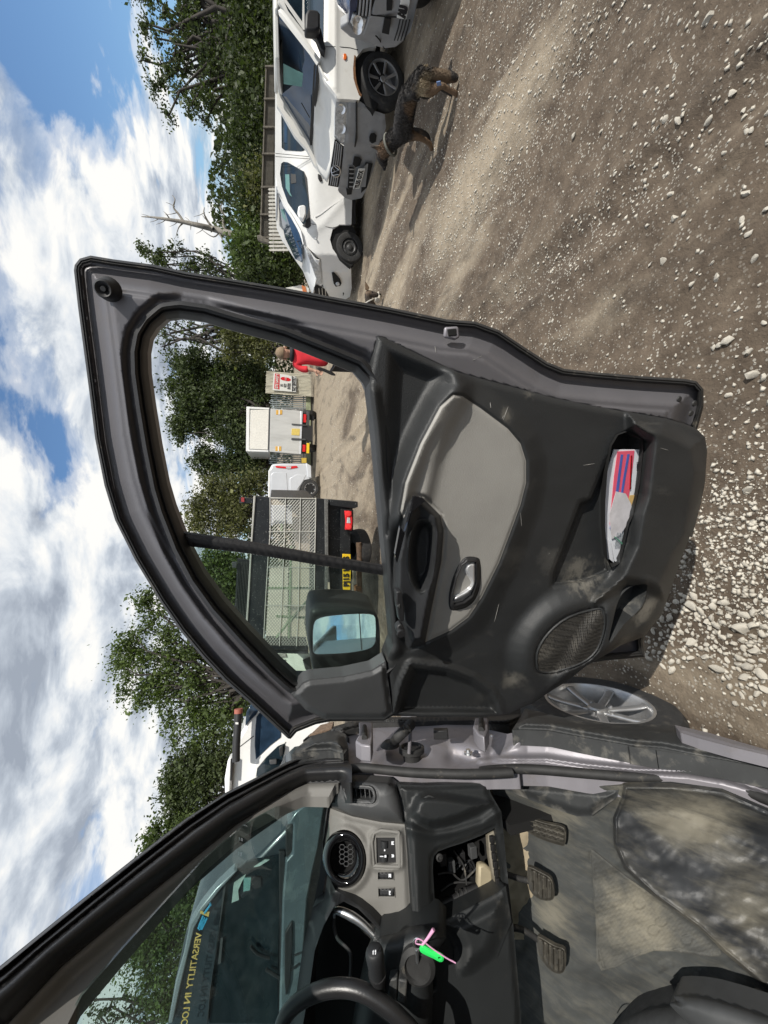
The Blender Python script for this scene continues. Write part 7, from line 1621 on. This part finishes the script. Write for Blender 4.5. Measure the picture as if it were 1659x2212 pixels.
# second dog, mostly hidden by the door
g2_ = ground_hit(838, 668); sd2 = Veh(tuple(g2_), 283)
DOG2 = empty('dog', tuple(g2_), 'brown-faced dog with one pricked ear looking round the edge of the open door', 'dog')
E = lambda s, w: sd2.poly('S:' + s, w)[0]
dv2, de2, dr2 = [], [], []
def ej(p, r, par=None):
    dv2.append(p); dr2.append(r); i = len(dv2) - 1
    if par is not None: de2.append((par, i))
    return i
hp = E('1480,375', 0); sc2 = np.linalg.norm(E('1480,300', 0) - E('1480,450', 0)) / .30
hx = np.array([-.35, .9, 0]) ; hx /= np.linalg.norm(hx)
bd_ = hp + (-dg.n * 0) + np.array([-.28, .12, -.16]); c_ = ej(bd_, .12); c2_ = ej(bd_ + np.array([-.30, .08, -.02]), .115, c_); c3_ = ej(bd_ + np.array([-.58, .15, 0]), .10, c2_)
n_1 = ej(hp + np.array([-.12, .05, -.06]), .075, c_); h_1 = ej(hp, .072, n_1); h_2 = ej(E('1540,400', -.02), .050, h_1); h_3 = ej(E('1605,405', -.03), .030, h_2)
for b, base in ((c_, bd_ + np.array([.02, 0, 0])), (c3_, bd_ + np.array([-.60, .15, 0]))):
    for w in (-.07, .07):
        a_ = ej(base + sd2.n * w + UP * -.10, .05, b); z_ = base + sd2.n * w; a2_ = ej(np.array([z_[0] - .02, z_[1], z_[2] * .35]), .03, a_); ej(np.array([z_[0], z_[1], .03]), .025, a2_)
ej(bd_ + np.array([-.85, .2, -.15]), .03, c3_)
dm2 = dogmat('brown_dog_coat', (.045, .034, .026), [(E('1480,330', -.08), .11, (.13, .085, .05)), (E('1600,400', -.03), .07, (.02, .017, .015))])
B2 = skin_body('body', dv2, de2, dr2, 0, dm2, DOG2); fur(B2, .03, 5000, dm2, DOG2, .003, np.array([-.8, .2, -.3]))
slab('ear', sd2.poly('S:1465,258 1480,280 1510,330 1495,355 1465,350 1462,310', -.055), -sd2.n * .014, dm2, DOG2, .004); slab('ear', sd2.poly('S:1478,300 1500,340 1490,360 1470,350', .04), -sd2.n * .014, dm2, DOG2, .004)
lathe('eye', E('1538,372', -.062), sd2.n, [(.010, 0), (.008, .005), (0, .007)], MT['gloss'], DOG2, 10); lathe('nose', E('1618,395', -.03), np.array([.5, -.6, -.3]), [(.018, -.01), (.016, .008), (0, .012)], MT['gloss'], DOG2, 12)
tube('collar', [hp + np.array([-.11, .05, -.055]) + (sd2.n * math.cos(a) + np.array([-.45, .1, .85]) * math.sin(a)) * .088 for a in np.linspace(0, 2 * math.pi, 15)[:-1]], .010, M('pale_collar', (.45, .43, .38), .7), DOG2, 6, 1, True)

# ================================================================ MAN IN RED
mpn = Face((2.57, 6.15, 0), (-.35, -1, 0)); MAN = empty('person', (2.57, 6.15, 0), 'man with cropped fair hair in a red T-shirt, seen from behind, carrying a black tool', 'person')
S_ = lambda s, w: mpn.poly('S:' + s, w)[0]
hk = S_('610,1000', 0); ftz = hk[2] - .0
def mj(p, r): mv.append(np.array(p, float)); mr.append(r); return len(mv) - 1
mv, mr, me_ = [], [], []
hx_ = mpn.h if np.dot(mpn.h, RGT) > 0 else -mpn.h      # to the right along the shoulders
neck = S_('690,1015', .02); chest = S_('800,1040', .02); waist = S_('990,1080', .02); hip = S_('1090,1075', .02); fwd_m = -mpn.n
chest_o = chest
P0 = mj(hip, (.15, .115)); P1 = mj(waist, (.150, .110)); P2_ = mj(chest, (.165, .115)); P3 = mj(neck + UP * -.03, .075); me_ += [(P0, P1), (P1, P2_), (P2_, P3)]
for sgn in (-1, 1):
    s0 = mj(neck + hx_ * sgn * .16 - UP * .07, .070); me_.append((P2_, s0))
    el = S_('880,1175', -.05) if sgn < 0 else neck + hx_ * .27 - UP * .36
    e0 = mj((mv[s0] + el) / 2 + hx_ * sgn * .03, .058); me_ += [(s0, e0)]
    e1 = mj(el, .052); me_.append((e0, e1))
shirt = M('red_cotton', (.62, .022, .035), .8, 0, .15, 10)
SHI = skin_body('shirt', mv, me_, mr, 0, shirt, MAN)
skin_m = M('skin', (.52, .30, .21), .55, 0, .1, 30)
mv, mr, me_ = [], [], []
hc = S_('620,1010', 0); n0 = mj(neck - UP * .06, .062); n1 = mj(neck + UP * .03, .058); me_.append((n0, n1))
h0 = mj(hc - UP * .035 , (.078, .085)); h1 = mj(hc + UP * .03 , (.086, .098)); h2 = mj(hc + UP * .09, (.055, .065)); me_ += [(n1, h0), (h0, h1), (h1, h2)]
HEAD = skin_body('head', mv, me_, mr, 0, skin_m, MAN)
for sgn in (-1, 1): lathe('ear', hc + hx_ * sgn * .088 - UP * .02 + fwd_m * .005, hx_ * sgn, [(.028, -.01), (.032, .004), (.02, .010), (0, .006)], skin_m, MAN, 12)
hairm = M('cropped_fair_hair', (.21, .15, .095), .85, 0, .35, 90)
bm_ = bmesh.new(); bmesh.ops.create_uvsphere(bm_, u_segments=20, v_segments=14, radius=1.0)
bmesh.ops.delete(bm_, geom=[v for v in bm_.verts if v.co.z < -.35], context='VERTS')
me5 = bpy.data.meshes.new('hair')
for v in bm_.verts:
    p = hc + UP * .028 + hx_ * v.co.x * .093 + mpn.n * (v.co.y * .105 + .010) + UP * v.co.z * .098; v.co = p
bm_.to_mesh(me5); bm_.free()
for p in me5.polygons: p.use_smooth = True
HR = link('hair', me5, hairm, MAN)
tube('collar', [neck + UP * -.02 + (hx_ * math.cos(a) * .085 + mpn.n * math.sin(a) * .08) for a in np.linspace(0, 2 * math.pi, 15)[:-1]], .034, M('black_collar', (.012, .012, .016), .8), MAN, 8, 1, True)
# face on the far side
for sgn in (-1, 1): lathe('eye', hc + fwd_m * .088 + hx_ * sgn * .032, fwd_m, [(.012, 0), (.008, .006), (0, .008)], MT['plate'], MAN, 10)
tube('nose', [hc + fwd_m * .09 + UP * .01, hc + fwd_m * .112 - UP * .025], [.008, .014], skin_m, MAN, 8, 1); tube('mouth', [hc + fwd_m * .088 - UP * .055 - hx_ * .025, hc + fwd_m * .088 - UP * .055 + hx_ * .025], .005, MT['red'], MAN, 6, 1)
# forearms and five-fingered hands, the left one closed round the tool
def hand(wr, d, side, parent, curl=.6):
    d = np.array(d, float); d /= np.linalg.norm(d); a = np.cross(d, side); a /= np.linalg.norm(a); side = np.cross(a, d)
    v, r, e = [], [], []
    def j(p, q, par=None):
        v.append(p); r.append(q); 
        if par is not None: e.append((par, len(v) - 1))
        return len(v) - 1
    w0 = j(wr - d * .16, .040); w1 = j(wr, .028, w0); pm = j(wr + d * .05, (.036, .022), w1)
    for k, (o, L1) in enumerate(((-.030, .060), (-.010, .072), (.010, .068), (.029, .054))):
        b0 = j(wr + d * .085 + side * o, .0105, pm); b1_ = j(wr + d * (.085 + L1 * .5) + side * o + a * .010 * curl, .0095, b0); b2 = j(wr + d * (.085 + L1 * .75) + side * o + a * .034 * curl, .008, b1_)
    t0 = j(wr + d * .03 - side * .045, .012, pm); t1 = j(wr + d * .07 - side * .058 + a * .02, .0095, t0)
    return skin_body('hand', v, e, r, 1, skin_m, parent, 1)
wl_ = S_('950,1195', -.06); hand(wl_ + (S_('900,1178', -.05) - wl_) * .2, S_('975,1200', -.07) - S_('880,1172', -.05), hx_, MAN)
hand(neck + hx_ * .29 - UP * .60 + fwd_m * .08, np.array([0, .3, -1.0]), mpn.n, MAN)
mv, mr, me_ = [], [], []
p0 = mj(hip + UP * .02, .135)
for sgn in (-1, 1):
    a_ = mj(hip + hx_ * sgn * .09 - UP * .12, .095); k_ = mj([hip[0] + hx_[0] * sgn * .11, hip[1] + hx_[1] * sgn * .11 + .05 * sgn, hip[2] * .52], .066); n_ = mj([hip[0] + hx_[0] * sgn * .12, hip[1] + hx_[1] * sgn * .12 - .02, .10], .052)
    me_ += [(p0, a_), (a_, k_), (k_, n_)]
skin_body('trousers', mv, me_, mr, 0, M('dark_trousers', (.028, .024, .024), .85), MAN)
for sgn in (-1, 1): obox('boot', [hip[0] + hx_[0] * sgn * .12, hip[1] + hx_[1] * sgn * .12 + .05, .05], hx_ * .048, fwd_m * .14, UP * .05, MT['rubber'], MAN, .03)
TOOL = slab('hand_tool', mpn.poly('S:960,1160 985,1150 1040,1165 1130,1205 1160,1230 1152,1244 1120,1238 1040,1200 985,1185', -.10), -mpn.n * .05, MT['blackpl'], None, .012); tag(TOOL, 'black elongated hand tool held low by the man in red', 'tool')

# ================================================================ STONES
stone_m = M('pale_limestone', (.52, .485, .415), .85, 0, .18, 40, .7, 90, dirt=((.17, .14, .105), .36, 30, .75))
def stone_mesh(k):
    bm = bmesh.new(); n = 22
    for _ in range(n):
        u = rng.normal(size=3); u /= np.linalg.norm(u); bm.verts.new(u * np.array([1.0, .80, .66]) * rng.uniform(.88, 1.06))
    r = bmesh.ops.convex_hull(bm, input=bm.verts); bmesh.ops.delete(bm, geom=[v for v in bm.verts if not v.link_faces], context='VERTS')
    me = bpy.data.meshes.new('stone'); bm.to_mesh(me); bm.free(); smooth(me, 42); me.materials.append(stone_m); return me
SM = [stone_mesh(k) for k in range(12)]
def place_ok(x, y):
    p = ground_hit(x, y)
    t_ = np.dot(p - VO, VR)
    if t_ < .03 or np.hypot(p[0] - hub[0], p[1] - hub[1]) < .17: return None
    return p
spots_ = []
heap = zp('N:560,780 800,690 960,650 1130,720 1230,800 1400,860 1548,830 1548,1900 1350,1900 1180,1500 1080,1300 900,1250 640,1400 470,1500 420,1200 480,1050')
sp2 = zp('N:700,380 900,370 1160,560 1180,340 1548,330 1548,760 1230,760 950,640 760,640')
nst = 0
cands = []
for q_ in range(5200):
    if q_ < 2200: x, y = rng.uniform(1400, 1700), rng.uniform(1170, 1650); ok = inside(np.array([x]), np.array([y]), heap)[0]; r = abs(rng.normal(0, .0085)) + .0065
    elif q_ < 2500: x, y = rng.uniform(1440, 1700), rng.uniform(1120, 1300); ok = rng.uniform() < .12; r = rng.uniform(.006, .014)
    else: x, y = rng.uniform(1040, 1690), rng.uniform(-20, 1180); ok = rng.uniform() < .10; r = abs(rng.normal(0, .006)) + .006
    if not ok: continue
    if inside(np.array([x]), np.array([y]), outer)[0]: continue
    p = place_ok(x, y)
    if p is None: continue
    cands.append((p, r))
acc = []
for p, r in cands:
    if all(np.hypot(p[0] - q[0], p[1] - q[1]) > (r + s) * .80 for q, s in acc): acc.append((p, r))
heapn = [a for a in acc if a[0][0] < .35 and a[0][1] < 1.4][:195]; rest = [a for a in acc if not (a[0][0] < .35 and a[0][1] < 1.4)][:89]; acc = heapn + rest; print('stones', len(heapn), len(rest))
for x, y, r in [(1440, 260, .030), (1425, 275, .022), (1468, 262, .026), (1480, 248, .018), (1340, 235, .016), (1452, 420, .020), (1434, 565, .024), (1405, 570, .020), (1550, 600, .022), (1578, 735, .030), (1560, 745, .022), (1545, 752, .018), (1620, 760, .026), (1648, 815, .024), (1620, 1060, .03), (1632, 560, .02)]:
    acc.append((ground_hit(x, y), r * .66))
for p, r in acc[-300:]:
    o = bpy.data.objects.new('stone', SM[rng.integers(len(SM))]); COL.objects.link(o); o.parent = GROUND
    z = float(gheight(np.array([p[0]]), np.array([p[1]]))[0]); o.location = (p[0], p[1], z + r * .18); o.rotation_euler = (rng.normal(0, .35), rng.normal(0, .35), rng.uniform(0, 6.28))
    o.scale = (r * rng.uniform(.9, 1.35), r * rng.uniform(.9, 1.2), r * rng.uniform(.8, 1.1))
def gravel(n, gen, r0, r1, name='gravel'):
    base = np.array([[1, 0, 0], [-.8, .2, 0], [.1, .8, .1], [-.1, -.9, 0], [.1, .1, .7], [0, 0, -.5]], float); fc = np.array([[0, 2, 4], [2, 1, 4], [1, 3, 4], [3, 0, 4], [2, 0, 5], [1, 2, 5], [3, 1, 5], [0, 3, 5]])
    P = gen(n); n = len(P); z = gheight(P[:, 0], P[:, 1]); r = r0 + (r1 - r0) * rng.uniform(0, 1, n) ** 4.0
    a = rng.uniform(0, 6.28, n); ca, sa = np.cos(a), np.sin(a)
    B = base[None] * (1 + rng.normal(size=(n, 6, 1)) * .22) * r[:, None, None] * np.array([1.15, .9, .85]); X = B[:, :, 0] * ca[:, None] - B[:, :, 1] * sa[:, None]; Y = B[:, :, 0] * sa[:, None] + B[:, :, 1] * ca[:, None]
    V = np.stack([X + P[:, 0, None], Y + P[:, 1, None], B[:, :, 2] + (z + r * .15)[:, None]], -1).reshape(-1, 3)
    F = (fc[None] + (np.arange(n) * 6)[:, None, None]).reshape(-1, 3)
    me = bpy.data.meshes.new(name); me.vertices.add(len(V)); me.vertices.foreach_set('co', V.ravel()); me.loops.add(F.size); me.loops.foreach_set('vertex_index', F.ravel()); me.polygons.add(len(F)); me.polygons.foreach_set('loop_start', np.arange(0, F.size, 3)); me.update(calc_edges=True)
    o = link(name, me, stone_m, GROUND); o['kind'] = 'stuff'; return o
def g_near(n):
    P = np.stack([rng.uniform(-.6, 4.5, n), rng.uniform(.25, 4.2, n)], 1); m_ = n // 7; P[:m_] = np.stack([rng.normal(-.2, .35, m_), rng.normal(.95, .3, m_)], 1)
    u = P[:, 0] * .62 + P[:, 1] * .78; v = -P[:, 0] * .78 + P[:, 1] * .62
    wx = P[:, 0] + .15 * fbm(P[:, 0] * 1.2, P[:, 1], 3, 5)
    k = .75 * fbm(P[:, 0] * 1.6, P[:, 1] * .9, 4, 31) + .55 * np.exp(-((wx - 2.75) / .16) ** 2) + .22 * np.exp(-((wx - 3.3) / .3) ** 2) - .30 * np.exp(-((wx - 2.15) / .28) ** 2) - .12 * np.exp(-((wx - 1.2) / .3) ** 2) + .25 * np.exp(-((wx - 1.72) / .10) ** 2) + .6 * np.exp(-((P[:, 0] + .25) ** 2 / .16 + (P[:, 1] - .9) ** 2 / .16))
    ok = (k > .40 + rng.uniform(-.25, .55, n)); return P[ok]
def g_far(n):
    P = np.stack([rng.uniform(-1.5, 9, n), rng.uniform(2.5, 12, n)], 1); k = fbm(P[:, 0] * .7, P[:, 1] * .7, 4, 41); return P[k > .45 + rng.uniform(-.2, .25, n)]
gravel(56000, g_near, .0020, .0145); gravel(16000, g_far, .006, .020)
lump = bpy.data.objects.new('pale_lump', SM[2]); COL.objects.link(lump); lump.location = ground_hit(826, 645) + UP * .07; lump.scale = (.10, .08, .11); tag(lump, 'whitish lump on the gravel just under the second dog\'s nose', 'stone')

# striped barrier end showing over the small white van's nose
BR = empty('road_barrier', tuple(wpf.poly('S:760,330', -.6)[0] * [1, 1, 0]), 'white barrier board with an orange band poking up beyond the small white van', 'barrier')
slab('board', mf_.poly('S:640,330 800,300 880,330 880,420 660,420', .4), -mf_.n * .04, MT['plate'], BR, .004)
slab('orange_band', mf_.poly('S:805,302 845,318 868,420 826,420', .385), -mf_.n * .03, M('orange_band', (.62, .20, .07), .5), BR)

print('TRIS', sum(len(m.polygons) for m in bpy.data.meshes))
